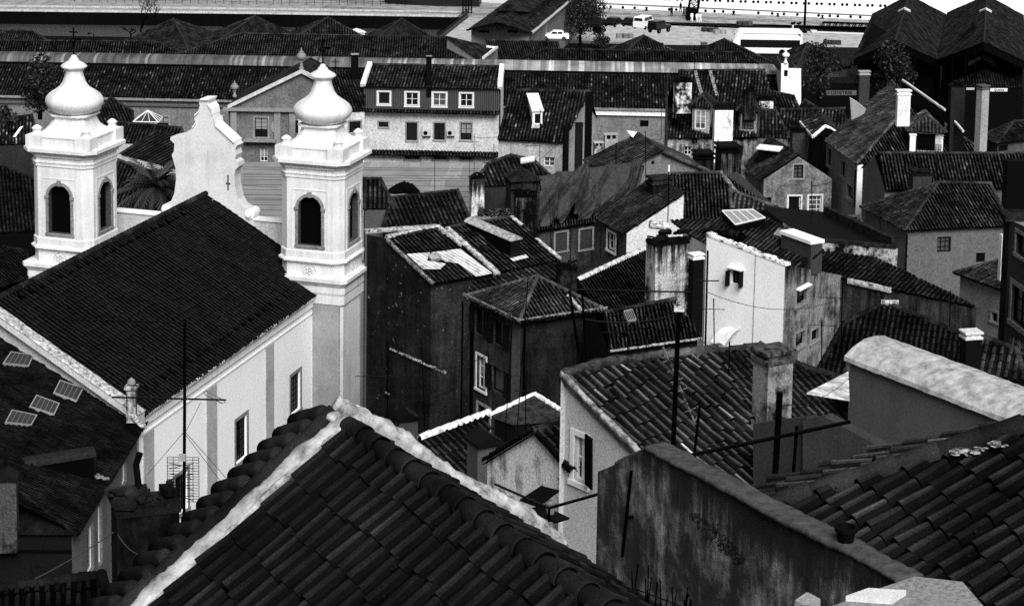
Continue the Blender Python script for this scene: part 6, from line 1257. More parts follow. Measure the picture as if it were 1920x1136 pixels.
md = gable('house', 'house with fine tiled slope and white coped ridge behind the pyramid roof', (1125, 592), (1262, 566), (1083, 526), (1212, 466), 39, 20, tilem(.014, .02, .6, 39), plain(.03), p=.19, L=.36)
ridge('ridge_coping', md['R0']+UPV*.02, md['R1']+UPV*.02, .15, blotch(.7, .2, 5, .46, .15), md['root'])
chimney('dark round-shouldered chimney just behind the pyramid roof tip', 1042, 1082, 488, 548, 40, 16, .8, peel(.09, .012, .5, 40, .4, 7), 'rubble', capm=plain(.02), sink=2)
lean('house', 'thin tiled strip roof between the patched roof and the pyramid roof', [(880, 556), (1060, 520), (1050, 492), (888, 528)], 40, tilem(.02, .03, .8, 40), wallm=DARK, cat='house', pitch=16, hipc=False)
# dirty wall block and white wall house
chimney('tall dirty white wall block with mould-streaked face, left of the white wall house', 1209, 1292, 428, 575, 40, 24, .55, peel(.5, .03, .46, 40, .5, 1, .06, S((1250, 436), 40).z, 2.6), 'rubble', capm=plain(.02), capw=1.02, sink=2.5, name='wall_block')
q = S((1238, 432), 40)+V((0, .9, 0)); vt = thing('vent_cap', 'pale half-round vent tile on top of the dirty white wall block', 'vent', q); mb = MB(); mb.tube([q-V((.45, 0, -.06)), q+V((.2, .1, -.02)), q+V((.42, .12, -.08))], .2, 10); mb.build('tile', blotch(.7, .2, 5), vt)
chimney('low dark block with white flat top between the dirty block and the white wall house', 1291, 1320, 474, 522, 41, 25, .8, plain(.03), 'slab', capm=stucco(.8, .2, 40), sink=3, name='wall_block')
ww0 = S((1325, 445), 39.5); ww1 = S((1472, 497), 41); ww = thing('house', 'house with a bare bright white wall and mouldy stained right wall, centre right', 'house', q3(ww0, 17)); wz = 18.5
tA, tB, tM = ON((1325, 440), vplane(ww0, ww1)), ON((1474, 497), vplane(ww0, ww1)), ON((1392, 463), vplane(ww0, ww1))
wall([q3(ww0, wz), q3(ww1, wz), q3(ww1, tB.z), V((tM.x, tM.y, tM.z+.03)), q3(ww0, tA.z)], stucco(.99, .25, 41, .14, .4, .6), ww, [(1371, 505, 1392, 533, 'open_v')], 'white_wall')
cp_ = vplane(ww0, ww1); mb = MB(); n_ = 24
for i in range(n_):
    a, b = tA.lerp(tB, i/n_), tA.lerp(tB, (i+1)/n_); h_ = U(.02, .12); mb.hexa([a+cp_[1]*.03-UPV*.06, b+cp_[1]*.03-UPV*.06, b-cp_[1]*.35-UPV*.06, a-cp_[1]*.35-UPV*.06], [a+cp_[1]*.02+UPV*h_, b+cp_[1]*.02+UPV*h_, b-cp_[1]*.33+UPV*h_, a-cp_[1]*.33+UPV*h_])
mb.build('coping', blotch(.85, .05, 3, .45, .06), ww)
c = ON((1412, 560), cp_); mb = MB(); mb.tube([ON((1417, 478), cp_)+cp_[1]*.01, ON((1411, 648), cp_)+cp_[1]*.01], .012, 4); mb.build('wall_cable', plain(.15), ww)
ee = hz(ww1-ww0).normalized(); rv_ = V((-ee.y, ee.x, 0)); ww2 = S((1582, 520), 38.6)
RW = peel(.36, .02, .46, 40, .4, 2, .1, tB.z, 2.2)
wall([q3(ww1, wz), q3(ww2, wz), q3(ww2, S((1582, 517), 38.6).z), q3(ww1, tB.z)], RW, ww, [(1493, 540, 1512, 568, 'sash_s_v'), (1491, 623, 1509, 648, 'sash_s'), (1521, 617, 1535, 638, 'sash_s')], 'stained_wall')
wl2 = hz(ww2-ww1)
# shutters, hanging cloth
for a, b in (((1369, 506), (1366, 534)), ((1394, 508), (1394, 538))):
    p, r_ = ON(a, cp_), ON(b, cp_); mb = MB(); mb.hexa([p+cp_[1]*.03, p+cp_[1]*.35, p+cp_[1]*.35+ee*.03, p+cp_[1]*.03+ee*.03], [V((v.x, v.y, r_.z)) for v in (p+cp_[1]*.03, p+cp_[1]*.35, p+cp_[1]*.35+ee*.03, p+cp_[1]*.03+ee*.03)]); mb.build('shutter', plain(.03), ww)
mb = MB(); g0_, g1_ = ON((1363, 612), cp_), ON((1392, 616), cp_); h0_, h1_ = ON((1346, 636), cp_)+cp_[1]*.5, ON((1372, 643), cp_)+cp_[1]*.5; nn = 14; gg = []
for j in range(nn+1):
    gg.append([])
    for i in range(nn+1): u, v = i/nn, j/nn; p = g0_.lerp(g1_, u).lerp(h0_.lerp(h1_, u), v); gg[-1].append(p+cp_[1]*.05+UPV*(.05*math.sin(7*u+3*v)+.12*math.sin(3.1*v)))
for j in range(nn):
    for i in range(nn): mb.poly([gg[j][i], gg[j][i+1], gg[j+1][i+1], gg[j+1][i]])
tag(mb.build('hanging_cloth', blotch(.85, .6, 3, .45, .2), smooth=True), 'white cloth blowing out from the foot of the bright white wall', 'cloth')
# roofs behind the white wall
wr_ = lean('house', 'tiled roof behind the bright white wall with broken edge', [(1332, 462), (1478, 515), (1545, 470), (1432, 405), (1256, 414), (1290, 440)], 38, tilem(.018, .03, .8, 38), wallm=DARK, cat='house', pitch=20, hipc=False, walls=False)
wrp = wr_['roof']
gl = [ON(p, wrp)+wrp[1]*.4 for p in ((1385, 433), (1440, 420), (1418, 405), (1360, 407))]; sk2 = thing('roof_glazing', 'row of pale glass panels on the roof behind the bright white wall', 'skylight', sum(gl, V())/4); mb = MB(); mb.poly(gl); mb.build('pane', plain(.4, .35), sk2); mb = MB()
for k in range(5): a, b = gl[0].lerp(gl[1], k/4), gl[3].lerp(gl[2], k/4); mb.tube([a, b], .04, 4)
mb.tube([gl[0], gl[1]], .05, 4); mb.tube([gl[3], gl[2]], .05, 4); mb.build('frame', FRAME_W, sk2); mb = MB(); 
for a, b in ((gl[0], gl[1]), (gl[1], gl[2]), (gl[3], gl[0])): mb.poly([a-UPV*.02, b-UPV*.02, b-UPV*.9, a-UPV*.9])
mb.build('curb', plain(.015), sk2)
skylight('little white framed roof light right of the glass panels', [(1453, 446), (1466, 449), (1477, 437), (1463, 434)], wrp, plain(.1), raised=.12)
mb = MB(); lp0 = ON((1340, 446), wrp)
for i in range(14): rock(mb, ON((1330+i*4.5, 438+i*1.2), wrp)+UPV*.25, .3, .8, 6, RND.random())
tag(mb.build('broken_tile_heap', tilem(.012, .02, .8, 38)), 'ragged heap of broken tiles along the top of the bright white wall', 'heap')
a, b = ON((1464, 468), wrp)+UPV*.9, ON((1520, 490), wrp)+UPV*.7; bb = thing('roof_block', 'low oblong block with white top behind the stained wall', 'chimney', a); mb = MB(); dv = hz(b-a).normalized(); dn_ = V((-dv.y, dv.x, 0)); mb.box(q3(a, a.z-1.6), hz(b-a), dn_*.7, UPV*1.5); mb.build('block', stucco(.14, .4, 40), bb); mb = MB(); mb.box(a-dn_*.08-dv*.05-UPV*.1, hz(b-a)+dv*.1, dn_*.86, UPV*.16); mb.build('coping', WHITE, bb)
v1 = lean('house', 'very long dark low roof with stained wall, running right from the white wall house', [(1560, 520), (1836, 578), (1640, 482), (1520, 468), (1480, 486)], 38.6, tilem(.012, .02, .7, 39), wallm=peel(.16, .012, .5, 39, .75, 3, .12), cat='house', pitch=14, hipc=False, p=.26, L=.4)
strip('eave_mortar', ON((1590, 527), v1['roof']), ON((1670, 545), v1['roof']), .2, .14, MORTAR, v1['root'], jit=.05)
wall([q3(v1['w'][0], 14)+V((.2, .25, 0)), q3(v1['w'][1], 14)+V((-.3, .3, 0)), v1['w'][1]+V((-.3, .3, -.2)), v1['w'][0]+V((.2, .25, -.2))], peel(.22, .012, .5, 39, .75, 3, .12), v1['root'], [(1600, 552, 1614, 572, 'open')], 'stained_wall')
a, b = S((1512, 480), 36.5), S((1682, 498), 36); pt = thing('parapet_wall', 'low dark walled roof terrace with flaking pale face, behind the very long dark roof', 'wall', a); tz_ = S((1512, 450), 36.5).z; tz2 = S((1682, 466), 36).z; wall([q3(a, 14), q3(b, 14), q3(b, tz2), q3(a, tz_)], peel(.42, .02, .5, 36, .15, 4), pt)
mb = MB(); c_ = S((1560, 425), 34); d_ = S((1600, 432), 34); mb.poly([q3(a, tz_), q3(b, tz2), V((b.x-1.5, b.y+8, tz2-.1)), V((a.x-1.5, a.y+8, tz_-.1))]); mb.build('deck', plain(.02), pt); mb = MB(); mb.box(q3(a, tz_)+V((-.1, -.1, .002)), hz(b-a)+UPV*(tz2-tz_), V((0, .35, 0)), UPV*.15); mb.box(q3(b, tz2)+V((-.3, .2, -.05)), V((-2.6, 7, 0)), V((.3, .1, 0)), UPV*.55); mb.build('coping', blotch(.08, .015, 3), pt)
vr = lean('house', 'dark sloping roof with mortar tip behind the round-topped wall', [(1520, 720), (1900, 760), (1815, 632), (1661, 568), (1583, 606)], 50, tilem(.011, .015, .6, 50), wallm=DARK, cat='house', pitch=20, p=.21, L=.4)
strip('mortar_tip', ON((1652, 572), vr['roof'])+UPV*.1, ON((1685, 572), vr['roof'])+UPV*.1, .18, .1, MORTAR, vr['root'], jit=.06)
lean('house', 'small tiled roof at the right edge right of the bright capped chimney', [(1800, 700), (1925, 715), (1905, 655), (1845, 632)], 52, tilem(.022, .02, .7, 52), wallm=DARK, cat='house', pitch=22)
chimney('small dark chimney with white ledges on the dark sloping roof', 1803, 1841, 620, 668, 53, 14, .8, plain(.03), 'slab', capm=stucco(.6, .3, 50))

# ================================================================== NEAR ROOFS
def slope_plane(p, s, az, tilt):
    """plane through photo point p at scale s, falling towards the horizontal direction az"""
    P = S(p, s); dn = V((az[0], az[1], 0)).normalized(); n = V((dn.x*math.sin(rad(tilt)), dn.y*math.sin(rad(tilt)), math.cos(rad(tilt)))); return (P, n)
DN = V((-.866, -.5, 0)); EV = V((.5, -.866, 0))
# ---- front gable roof
TF = 35.5; fpl = slope_plane((600, 900), 180, DN, TF); A = ON((640, 787), fpl); dw = V((DN.x*math.cos(rad(TF)), DN.y*math.cos(rad(TF)), -math.sin(rad(TF)))); up_ = -dw
rl = 7.5; Re = A+EV*rl; Ae = A+dw*6.2; Ree = Re+dw*6.2
fr = thing('house', 'nearest house roof with big barrel tiles and pale mortared verge, bottom centre', 'house', V((A.x, A.y, A.z-6)))
print('FR', px_of(Re), px_of(Ae))
roof('roof', [Ae+EV*.18, Ree, Re, A+EV*.18], T_NEAR, fr, .245, .45, .085, PF_N, e=EV, d=up_, lift=.03)
dw2 = V((-dw.x, -dw.y, dw.z)); tf2 = 36
dw2 = V((-DN.x*math.cos(rad(tf2)), -DN.y*math.cos(rad(tf2)), -math.sin(rad(tf2))))
roof('roof', [Re+dw2*4.2, A+dw2*4.2, A, Re], tilem(.012, .01, .8, 180, .3), fr, .245, .45, .085, PF_N, e=-EV, d=-dw2)
ridge('ridge_tiles', A+EV*.16+V((0, 0, -.02)), Re+V((0, 0, -.02)), .125, T_NEAR, fr, .385, 11, .16, .012)
def mortar(name, p0, p1, w, h, mat, parent, seg=60, seed=3, prof=7, wob=.05):
    """lumpy hand-laid mortar: rounded section wandering along its line"""
    R2 = random.Random(seed); d = (p1-p0); ln = d.length; d.normalize(); x = d.cross(V((0, 0, 1))).normalized(); z = x.cross(d); z = z if z.z > 0 else -z; rs = []; ph = [R2.uniform(0, 6.28) for _ in range(6)]
    for i in range(seg+1):
        t = ln*i/seg; c = p0+d*t; k = 1+wob*3*math.sin(t*2.3+ph[0])+wob*2*math.sin(t*6.1+ph[1])+R2.uniform(-wob, wob); o = x*(wob*.5*math.sin(t*1.7+ph[2])+R2.uniform(-.01, .01)); hh = h*(1+.25*math.sin(t*3.1+ph[3])+R2.uniform(-.12, .12)); ring = []
        for j in range(prof): a = math.pi*j/(prof-1); q = abs(math.cos(a))**.6*(1 if math.cos(a) > 0 else -1); ring.append(c+o+x*(q*w/2*k)+z*(math.sin(a)**.7*hh*(1+.12*math.sin(t*9+j*2+ph[4]))))
        ring.append(c+o-x*w*.4-z*.25)
        rs.append(ring)
    mb = MB(); mb.rings(rs); return mb.build(name, mat, parent, True)
MN = blotch(.6, .09, 2.6, .5, .2, .6); MN2 = blotch(.68, .12, 4.5, .5, .2, .7)
mortar('verge_mortar', A-up_*.02+EV*.06, Ae+EV*.06, .26, .10, MN, fr, 110, 5)
mortar('verge_lip', A+EV*.20-up_*.05, Ae+EV*.2, .07, .075, MN2, fr, 110, 8, 6)
mb = MB(); 
for i in range(9): rock(mb, A+V((U(-.1, .16), U(-.1, .05), U(-.05, .05))), U(.08, .14), .7, 9)
mb.build('apex_mortar', MN2, fr, True)
mortar('far_verge_mortar', A-EV*.02+UPV*.10, A+dw2*3.6-EV*.02+UPV*.06, .33, .15, MN2, fr, 70, 9, 7, .012); mortar('far_verge_lip', A-EV*.12+UPV*.17, A+dw2*3.55-EV*.12+UPV*.12, .1, .09, MN2, fr, 60, 13, 6, .012); mortar('far_verge_flashing', A+EV*.17+dw2*.1, A+dw2*3.4+EV*.17, .16, .05, MN, fr, 60, 11)
print('FRV', px_of(A+dw2*3.55))
# tiles capping the wall left of the mortar, then the ends of the next roof's tiles
o_ = A-EV*.17; cols = MB(); ridge('verge_tiles', Ae-EV*.17+V((0, 0, .02)), o_+up_*-.05+V((0, 0, .02)), .105, T_NEAR, fr, .45, 11, .14, .012)
nb = thing('roof_edge', 'row of rounded tile ends poking past the mortared verge of the nearest roof', 'roof edge', A+dw*2-EV*.5); dsl = V((-EV.x*.9, -EV.y*.9, -.42)).normalized(); mb = MB()
for i in range(22):
    c = A+dw*(.12+.232*i)-EV*.30+V((U(-.01, .01), 0, U(-.01, .01)+.075)); x = dsl.cross(V((0, 0, 1))).normalized(); z = x.cross(dsl); z = z if z.z > 0 else -z; rv = U(.2, .85); rs = []
    for t, r in ((-.06, .055), (-.045, .085), (0, .1), (.2, .1), (.38, .105), (.4, .112), (.8, .115)):
        rs.append([c+dsl*t+x*(math.cos(2*math.pi*j/14)*r)+z*(math.sin(2*math.pi*j/14)*r) for j in range(14)])
    mb.rings(rs, rv)
mb.build('tile_ends', T_NEAR, nb, True); mb = MB(); a, b = A-EV*.22, A+dw*5.4-EV*.22; mb.hexa([a-UPV*2-EV*.1, b-UPV*2-EV*.1, b-UPV*2+EV*.1, a-UPV*2+EV*.1], [a-UPV*.12-EV*.1, b-UPV*.12-EV*.1, b-UPV*.12+EV*.1, a-UPV*.12+EV*.1]); mb.build('wall', plain(.03, .9), nb)
mb = MB(); zl = A.z-7; ins = lambda P: P+V((0, 0, -.15)); a, b, c, d = Ae+EV*.3, Ree, Re+dw2*4.1, A+dw2*4.1+EV*.1
for p, r_ in ((a, b), (b, c), (c, d), (d, a)): mb.poly([q3(p, zl), q3(r_, zl), ins(r_), ins(p)])
mb.build('wall', stucco(.3, .4, 100), fr)
# ---- right roof
TR_ = 20; rpl = slope_plane((1650, 1000), 186, DN, TR_); du = V((.866*math.cos(rad(TR_)), .5*math.cos(rad(TR_)), math.sin(rad(TR_)))); H0, H1 = ON((1446, 949), rpl), ON((1990, 778), rpl)
rr_ = thing('house', 'near roof with thick hip roll and long diagonal barrel tiles, lower right', 'house', V((H0.x, H0.y, H0.z-5)))
roof('roof', [ON((1456, 960), rpl), ON((1700, 1110), rpl), ON((1900, 1260), rpl), ON((2250, 1300), rpl), H1, H0], tilem(.017, .015, .9, 186, .3), rr_, .235, .45, .085, PF_N, e=EV, d=du)
ridge('hip_tiles', H0-(H1-H0).normalized()*.1, H1, .13, tilem(.016, .01, .6, 186, .3), rr_, .52, 11, .13, .01)
hd = hz(H1-H0).normalized(); du2 = hd*(2*du.dot(hd))-hz(du)*1; du2 = V((du2.x, du2.y, du.z)); ev2 = V((-du2.y, du2.x, 0)).normalized(); ev2 = ev2 if ev2.dot(hd) > 0 else -ev2
L0, L1 = H0-du2*.02, H1
roof('roof', [H0-du2*1.1+ev2*.5, H1-du2*1.9, H1, H0+(H1-H0)*.02], tilem(.03, .03, .9, 150, .3), rr_, .235, .45, .085, PF_N, e=ev2, d=du2)
mb = MB(); 
for i, (p, ln_) in enumerate((((1812, 862), .26), ((1877, 846), .2), ((1844, 856), .12))):
    c = ON(p, rpl)+rpl[1]*.1
    for k in range(9): rock(mb, c+V((U(-.5, .5)*ln_, U(-.2, .2)*ln_, U(-.1, .1)*ln_)), ln_*U(.15, .3), .22, 7)
mb.build('mortar_lump', blotch(.5, .08, 14, .5, .1, .4), rr_)
# ---- wall with coping between the near roofs
wN, wF = S((1690, 1090), 200), S((1212, 840), 163); wpl = vplane(wF, wN); we = hz(wN-wF).normalized()
fw_ = thing('wall', 'stained dark wall with pale coping running diagonally between the near roofs', 'wall', q3(wF, 34))
def wallmat():
    mt, nt, b = mat_new('stained_render'); co = coords(nt); w = mixv(nt, .35, noise(nt, co, 1.1, 9, .72), noise(nt, co, 1, 7, .7, (4, 4, .8))); d = ramp(nt, w, [(.40, .004), (.47, .02), (.53, .12), (.61, .36)]); g = noise(nt, co, 60, 3, .7); d = math_(nt, 'MULTIPLY', d, mould(nt, co, wF.z+.05, 1.0))
    nt.links.new(math_(nt, 'MULTIPLY', d, math_(nt, 'ADD', g, .5)), b.inputs['Base Color']); b.inputs['Roughness'].default_value = .95; bump(nt, b, math_(nt, 'ADD', w, math_(nt, 'MULTIPLY', g, .15)), 1.0, .14); return mt
pts = [ON(p, wpl) for p in ((1121, 884), (1150, 872), (1212, 840), (1690, 1090), (1800, 1148))]
WM = wallmat(); mb = MB(); face = [q3(pts[0], 34), q3(pts[-1], 34)]+pts[::-1]; mb.prism(face, -wpl[1]*.28); mb.build('face', WM, fw_)
for a, b, w_ in ((pts[2], pts[3], .34), (pts[1], pts[2], .22)): mortar('coping', a-wpl[1]*.12, b-wpl[1]*.12, w_, .05, blotch(.2, .07, 8, .45, .2), fw_, 60, 21, 6, .02)
mb = MB(); c0 = ON((1310, 1000), wpl)+wpl[1]*.012
R3 = random.Random(5)
for i in range(240):
    u, v = R3.uniform(0, 1), R3.uniform(0, 1); c = ON((1302+88*u+R3.uniform(-8, 8), 968+78*u+34*(v-.5)*(1-abs(u-.5))+R3.uniform(-5, 5)), wpl)-wpl[1]*.012; rock(mb, c, R3.uniform(.012, .034), .8, 5)
mb.build('exposed_rubble', blotch(.10, .02, 20), fw_)
mb = MB(); a = ON((1197, 880), wpl)+wpl[1]*.1; b = ON((1180, 1040), wpl)+wpl[1]*.1; mb.tube([b, a], .022, 6); mb.tube([b.lerp(a, .45)-wpl[1]*.1, b.lerp(a, .45)], .02, 5); o = tag(mb.build('iron_rod', IRON), 'upright iron rod fixed to the stained diagonal wall', 'rod')
p = ON((1570, 1030), wpl)-wpl[1]*.1; pot = thing('flower_pot', 'dark clay pot sitting on the pale coping of the diagonal wall', 'pot', p); mb = MB(); mb.lathe([(.06, 0), (.075, .02), (.1, .16), (.118, .17), (.118, .21), (.095, .21), (.088, .16), (.08, .1), (.01, .08)], p+UPV*.02, 20); mb.build('pot', plain(.02, .7), pot)
# ---- slab at the bottom right
sz = S((1715, 1080), 205).z; sl_ = [Z(p, sz) for p in ((1480, 1166), (1641, 1105), (1715, 1080), (1805, 1090), (1870, 1166), (1700, 1260))]
cb = thing('chimney', 'rough concrete chimney top at the bottom right corner region', 'chimney', q3(sl_[0], sz-2)); mb = MB(); mb.prism([q3(p, sz-2) for p in sl_], UPV*2); mb.build('top', blotch(.42, .2, 22, .48, .2, .95), cb)
tq_ = [Z(p, sz+.05) for p in ((1586, 1118), (1628, 1103), (1699, 1107), (1672, 1124))]; mb = MB(); mb.prism([q3(p, sz+.004) for p in tq_], UPV*.055); tag(mb.build('paving_tile', stucco(.6, .15, 205)), 'loose square tile lying on the concrete chimney top', 'tile')
q = S((1513, 1130), 205); mb = MB(); rock(mb, q-UPV*.02, .13, .9, 9); tag(mb.build('mortar_lump', stucco(.35, .4, 150)), 'pale mortar lump left of the concrete chimney top', 'lump')
# ---- mid roof with gable window
pA0 = S((1052, 702), 90); pA1 = Z((1296, 662), pA0.z); z = pA0.z
while z > pA0.z-6:
    z -= .03; Pb = Z((1200, 850), z); n_ = plane(pA0, pA1, Pb)[1]
    if hz(Pb-pA0).length > 0 and math.degrees(math.acos(n_.z)) >= 22 and Pb.y < pA0.y: break
ppl = plane(pA0, pA1, Pb); print('P pitch', math.degrees(math.acos(ppl[1].z)), Pb, pA0)
ph_ = thing('house', 'house with clumpy pale-flecked barrel tile roof and white window under its gable, centre right', 'house', q3(pA0, 28))
pe_ = (pA1-pA0).normalized(); pd_ = (pA0-Pb).normalized()
roof('roof', [Pb, ON((1470, 975), ppl), ON((1440, 850), ppl), ON((1340, 664), ppl), pA0], T_P, ph_, .235, .44, .085, PF_N, e=pe_, d=pd_, lift=.032, jit=1.6)
mortar('ridge_mortar', pA0+UPV*.03, ON((1240, 668), ppl)+UPV*.05, .22, .12, blotch(.16, .06, 4), ph_, 40, 31, 6); ridge('ridge_tiles', ON((1236, 668), ppl), ON((1340, 655), ppl), .11, T_P, ph_)
mortar('verge_mortar', pA0+UPV*.02, Pb+UPV*.02, .14, .06, blotch(.45, .2, 5), ph_, 40, 33, 6, .02)
PW = stucco(.50, .2, 92, .4, .3, .5); gpp = vplane(pA0, Pb); g_in = -gpp[1]*.12
wall([q3(pA0, 26)+g_in, q3(Pb, 26)+g_in, Pb+g_in-UPV*.1, pA0+g_in-UPV*.1], PW, ph_, [(1077, 818, 1098, 902, 'sash_w_s')], 'gable_wall', .14)
mb = MB(); pq = [ON(p, gpp)-g_in*.2 for p in ((1101, 906), (1113, 917), (1113, 822), (1101, 812))]; mb.prism(pq, gpp[1]*.05); mb.build('shutter', plain(.01), ph_)
bk = pA0+hz(pA1-pA0); mb = MB(); mb.poly([q3(pA0, 26), q3(pA1, 26), pA1-UPV*.1, pA0-UPV*.1]); mb.poly([q3(pA1, 26), q3(ON((1470, 975), ppl), 26), ON((1470, 975), ppl)-UPV*.1, ON((1340, 664), ppl)-UPV*.1]); mb.build('wall', PW, ph_)
q = ON((1062, 955), gpp)+gpp[1]*.3; bx_ = thing('window_box', 'dark little canopy box with a clay pot below the gable window', 'window box', q); x = hz(Pb-pA0).normalized(); mb = MB(); mb.box(q-x*.45, x*.9, gpp[1]*.4, UPV*.04); mb.hexa([q-x*.5+UPV*.42, q+x*.1+UPV*.5, q+x*.1+gpp[1]*.6+UPV*.3, q-x*.5+gpp[1]*.6+UPV*.25], [p+UPV*.04 for p in (q-x*.5+UPV*.42, q+x*.1+UPV*.5, q+x*.1+gpp[1]*.6+UPV*.3, q-x*.5+gpp[1]*.6+UPV*.25)]); mb.build('canopy', plain(.02), bx_); mb = MB(); mb.lathe([(.08, 0), (.13, .22), (.15, .26), (.12, .26), (.02, .2)], q+x*.05+gpp[1]*.2+UPV*.05, 14); mb.build('pot', plain(.3), bx_)
# ---- roof and chimney behind it
n1 = lean('house', 'dark tiled roof behind the squared stone chimney, right of the clumpy roof', [(1392, 850), (1640, 800), (1600, 716), (1505, 688), (1425, 648), (1322, 664)], 74, tilem(.022, .02, .8, 74), wallm=stucco(.2, .4, 74), cat='house', pitch=20, p=.22, L=.4)
chimney('squared stone chimney with flat slab cap standing between the clumpy roof and the round-topped wall', 1411, 1487, 648, 800, 82, 30, .8, peel(.34, .03, .44, 82, .3, 3), 'slab', capm=blotch(.2, .05, 5), sink=1.2)
vz = S((1520, 757), 76); fl_ = [S((1590, 716), 74), S((1512, 757), 78), S((1592, 770), 78)]; mb = MB(); mb.prism([p+UPV*.25 for p in fl_], UPV*.04); tag(mb.build('roof_sheet', blotch(.75, .4, 3)), 'pale triangular sheet leaning against the round-topped wall', 'sheet')
for pts, s_, lb in (([(1412, 795), (1512, 782), (1516, 920), (1412, 920)], 95, 'grey rendered wall piece under the squared stone chimney'), ([(1505, 790), (1545, 781), (1650, 838), (1650, 930), (1505, 930)], 98, 'small grey sloping wall below the round-topped wall')):
    a, b = S(pts[0], s_), S(pts[2] if len(pts) == 5 else pts[1], s_*1.03); pl_ = vplane(a, b); qq = [ON(p, pl_) for p in pts]; mb = MB(); mb.prism(qq, -pl_[1]*.3); tag(mb.build('wall', stucco(.13, .6, 95, .4, .3)), lb, 'wall')
# ---- round topped wall
cN0 = S((1594, 674), 72); cN1 = Z((1935, 806), cN0.z); cpl_ = vplane(cN0, cN1); ce = hz(cN1-cN0).normalized(); cin = -cpl_[1]
cw = thing('wall', 'thick wall with rounded blotchy pale top, right edge', 'wall', q3(cN0, 28)); bk_ = 1.75
prof_ = [(-.12, -.04), (-.1, .08), (.2, .3), (.6, .44), (1.0, .48), (1.35, .42), (1.6, .28), (bk_+.05, .08), (bk_+.06, -.05)]
rs = []
for i in range(41): t = -.12+(cN1-cN0).length*i/40; rs.append([cN0+ce*t+cin*a+UPV*(z+U(-.012, .012)) for a, z in prof_])
mb = MB(); mb.rings(rs); mb.build('rounded_top', blotch(.56, .2, 3.2, .46, .2, .9), cw)
mb = MB(); b4 = [cN0, cN1, cN1+cin*bk_, cN0+cin*bk_]; mb.hexa([q3(p, 28) for p in b4], [p-UPV*.045 for p in b4]); mb.build('face', stucco(.21, .3, 75, .3, .3), cw)
mb = MB(); mb.tube([cN0+cin*.25-UPV*.5-ce*.1, cN0+cin*.25-UPV*.04-ce*.1], .22, 12); mb.build('corbel', blotch(.5, .2, 4), cw)
def moss(parent, pl_, box, n_, r0, r1, seed):
    R2 = random.Random(seed); mb = MB()
    for k in range(n_):
        c = ON((R2.uniform(box[0], box[2]), R2.uniform(box[1], box[3])), pl_)+pl_[1]*R2.uniform(.0, .06)
        for q in range(R2.randint(1, 4)): rock(mb, c+V((R2.uniform(-.04, .04), R2.uniform(-.04, .04), 0)), R2.uniform(r0, r1), .5, 5)
    mb.build('moss', blotch(.07, .02, 30), parent)
moss(fr, fpl, (500, 930, 900, 1136), 46, .006, .016, 4); moss(rr_, rpl, (1560, 900, 1900, 1120), 40, .006, .017, 6)
# ---- small things under the mid roof
lb_ = lean('house', 'low tiled roof with bright white ridge mortar right of the stone chimney cluster, bottom centre', [(800, 905), (935, 870), (912, 778), (786, 826)], 70, tilem(.018, .03, .8, 70), wallm=DARK, cat='house', pitch=18, hipc=False, p=.22)
ridge('ridge_mortar', ON((786, 824), lb_['roof'])+UPV*.04, ON((915, 777), lb_['roof'])+UPV*.04, .12, blotch(.8, .3, 6, .42, .15), lb_['root'])
chimney('grey chimney with peaked dark cap in front of the white mortared ridge', 873, 940, 806, 905, 78, 28, .9, stucco(.2, .4, 78, .4), 'gable', capm=plain(.04), sink=2)
chimney('small grey chimney at the foot of the dark side wall', 738, 784, 768, 822, 62, 20, .8, stucco(.14, .5, 62, .4), 'gable', capm=plain(.02), sink=3)
zf_ = S((960, 795), 66).z; fq = [Z(p, zf_+k) for p, k in (((918, 782), .1), ((1002, 742), .35), ((1058, 776), .2), ((1050, 790), .05), ((962, 797), 0))]; fl2 = thing('flat_roof', 'flat weathered grey sheet roof with white edges, bottom centre', 'roof', fq[0]-UPV*2); mb = MB(); mb.prism(fq, UPV*.06); mb.build('sheet', blotch(.12, .05, 4), fl2); mb = MB(); cc = sum(fq, V())/5; mb.rings([[q3(p+(cc-p)*.12, zf_-3) for p in fq], [p+(cc-p)*.12-UPV*.01 for p in fq]]); mb.build('wall', plain(.03), fl2)
for i, (a, b) in enumerate(((0, 1), (1, 2))): strip('edge_mortar', fq[a]+UPV*.06, fq[b]+UPV*.06, .12, .06, WHITE, fl2, jit=.02)
gh2a, gh2b = S((914, 866), 84), S((1064, 905), 90); gp2 = vplane(gh2a, gh2b); gq = [ON(p, gp2) for p in ((914, 862), (1006, 806), (1066, 872))]; g2 = thing('house', 'small whitewashed gable with stained top edge, bottom centre', 'house', q3(gh2a, 30)); wall([q3(gq[0], 29), q3(gq[2], 29), gq[2], gq[1], gq[0]], peel(.72, .06, .40, 86, .45, 5, .1), g2, [(1042, 896, 1052, 930, 'small')], 'gable_wall')
dv = -gp2[1]*3.2
for a, b in ((gq[0], gq[1]), (gq[1], gq[2])):
    dd = (b-a).normalized(); o1 = gp2[1]*.12; lo, hi = (a, b) if a.z < b.z else (b, a); ext = (lo-hi).normalized()*.15
    roof('roof', [lo+ext+o1, lo+ext+dv, hi+dv, hi+o1], tilem(.03, .03, .9, 86), g2, .22, .4, .08, PF_N, e=dv.normalized(), d=(hi-lo).normalized())
ridge('ridge_tiles', gq[1]+gp2[1]*.12, gq[1]+dv, .11, tilem(.03, .03, .9, 86), g2)
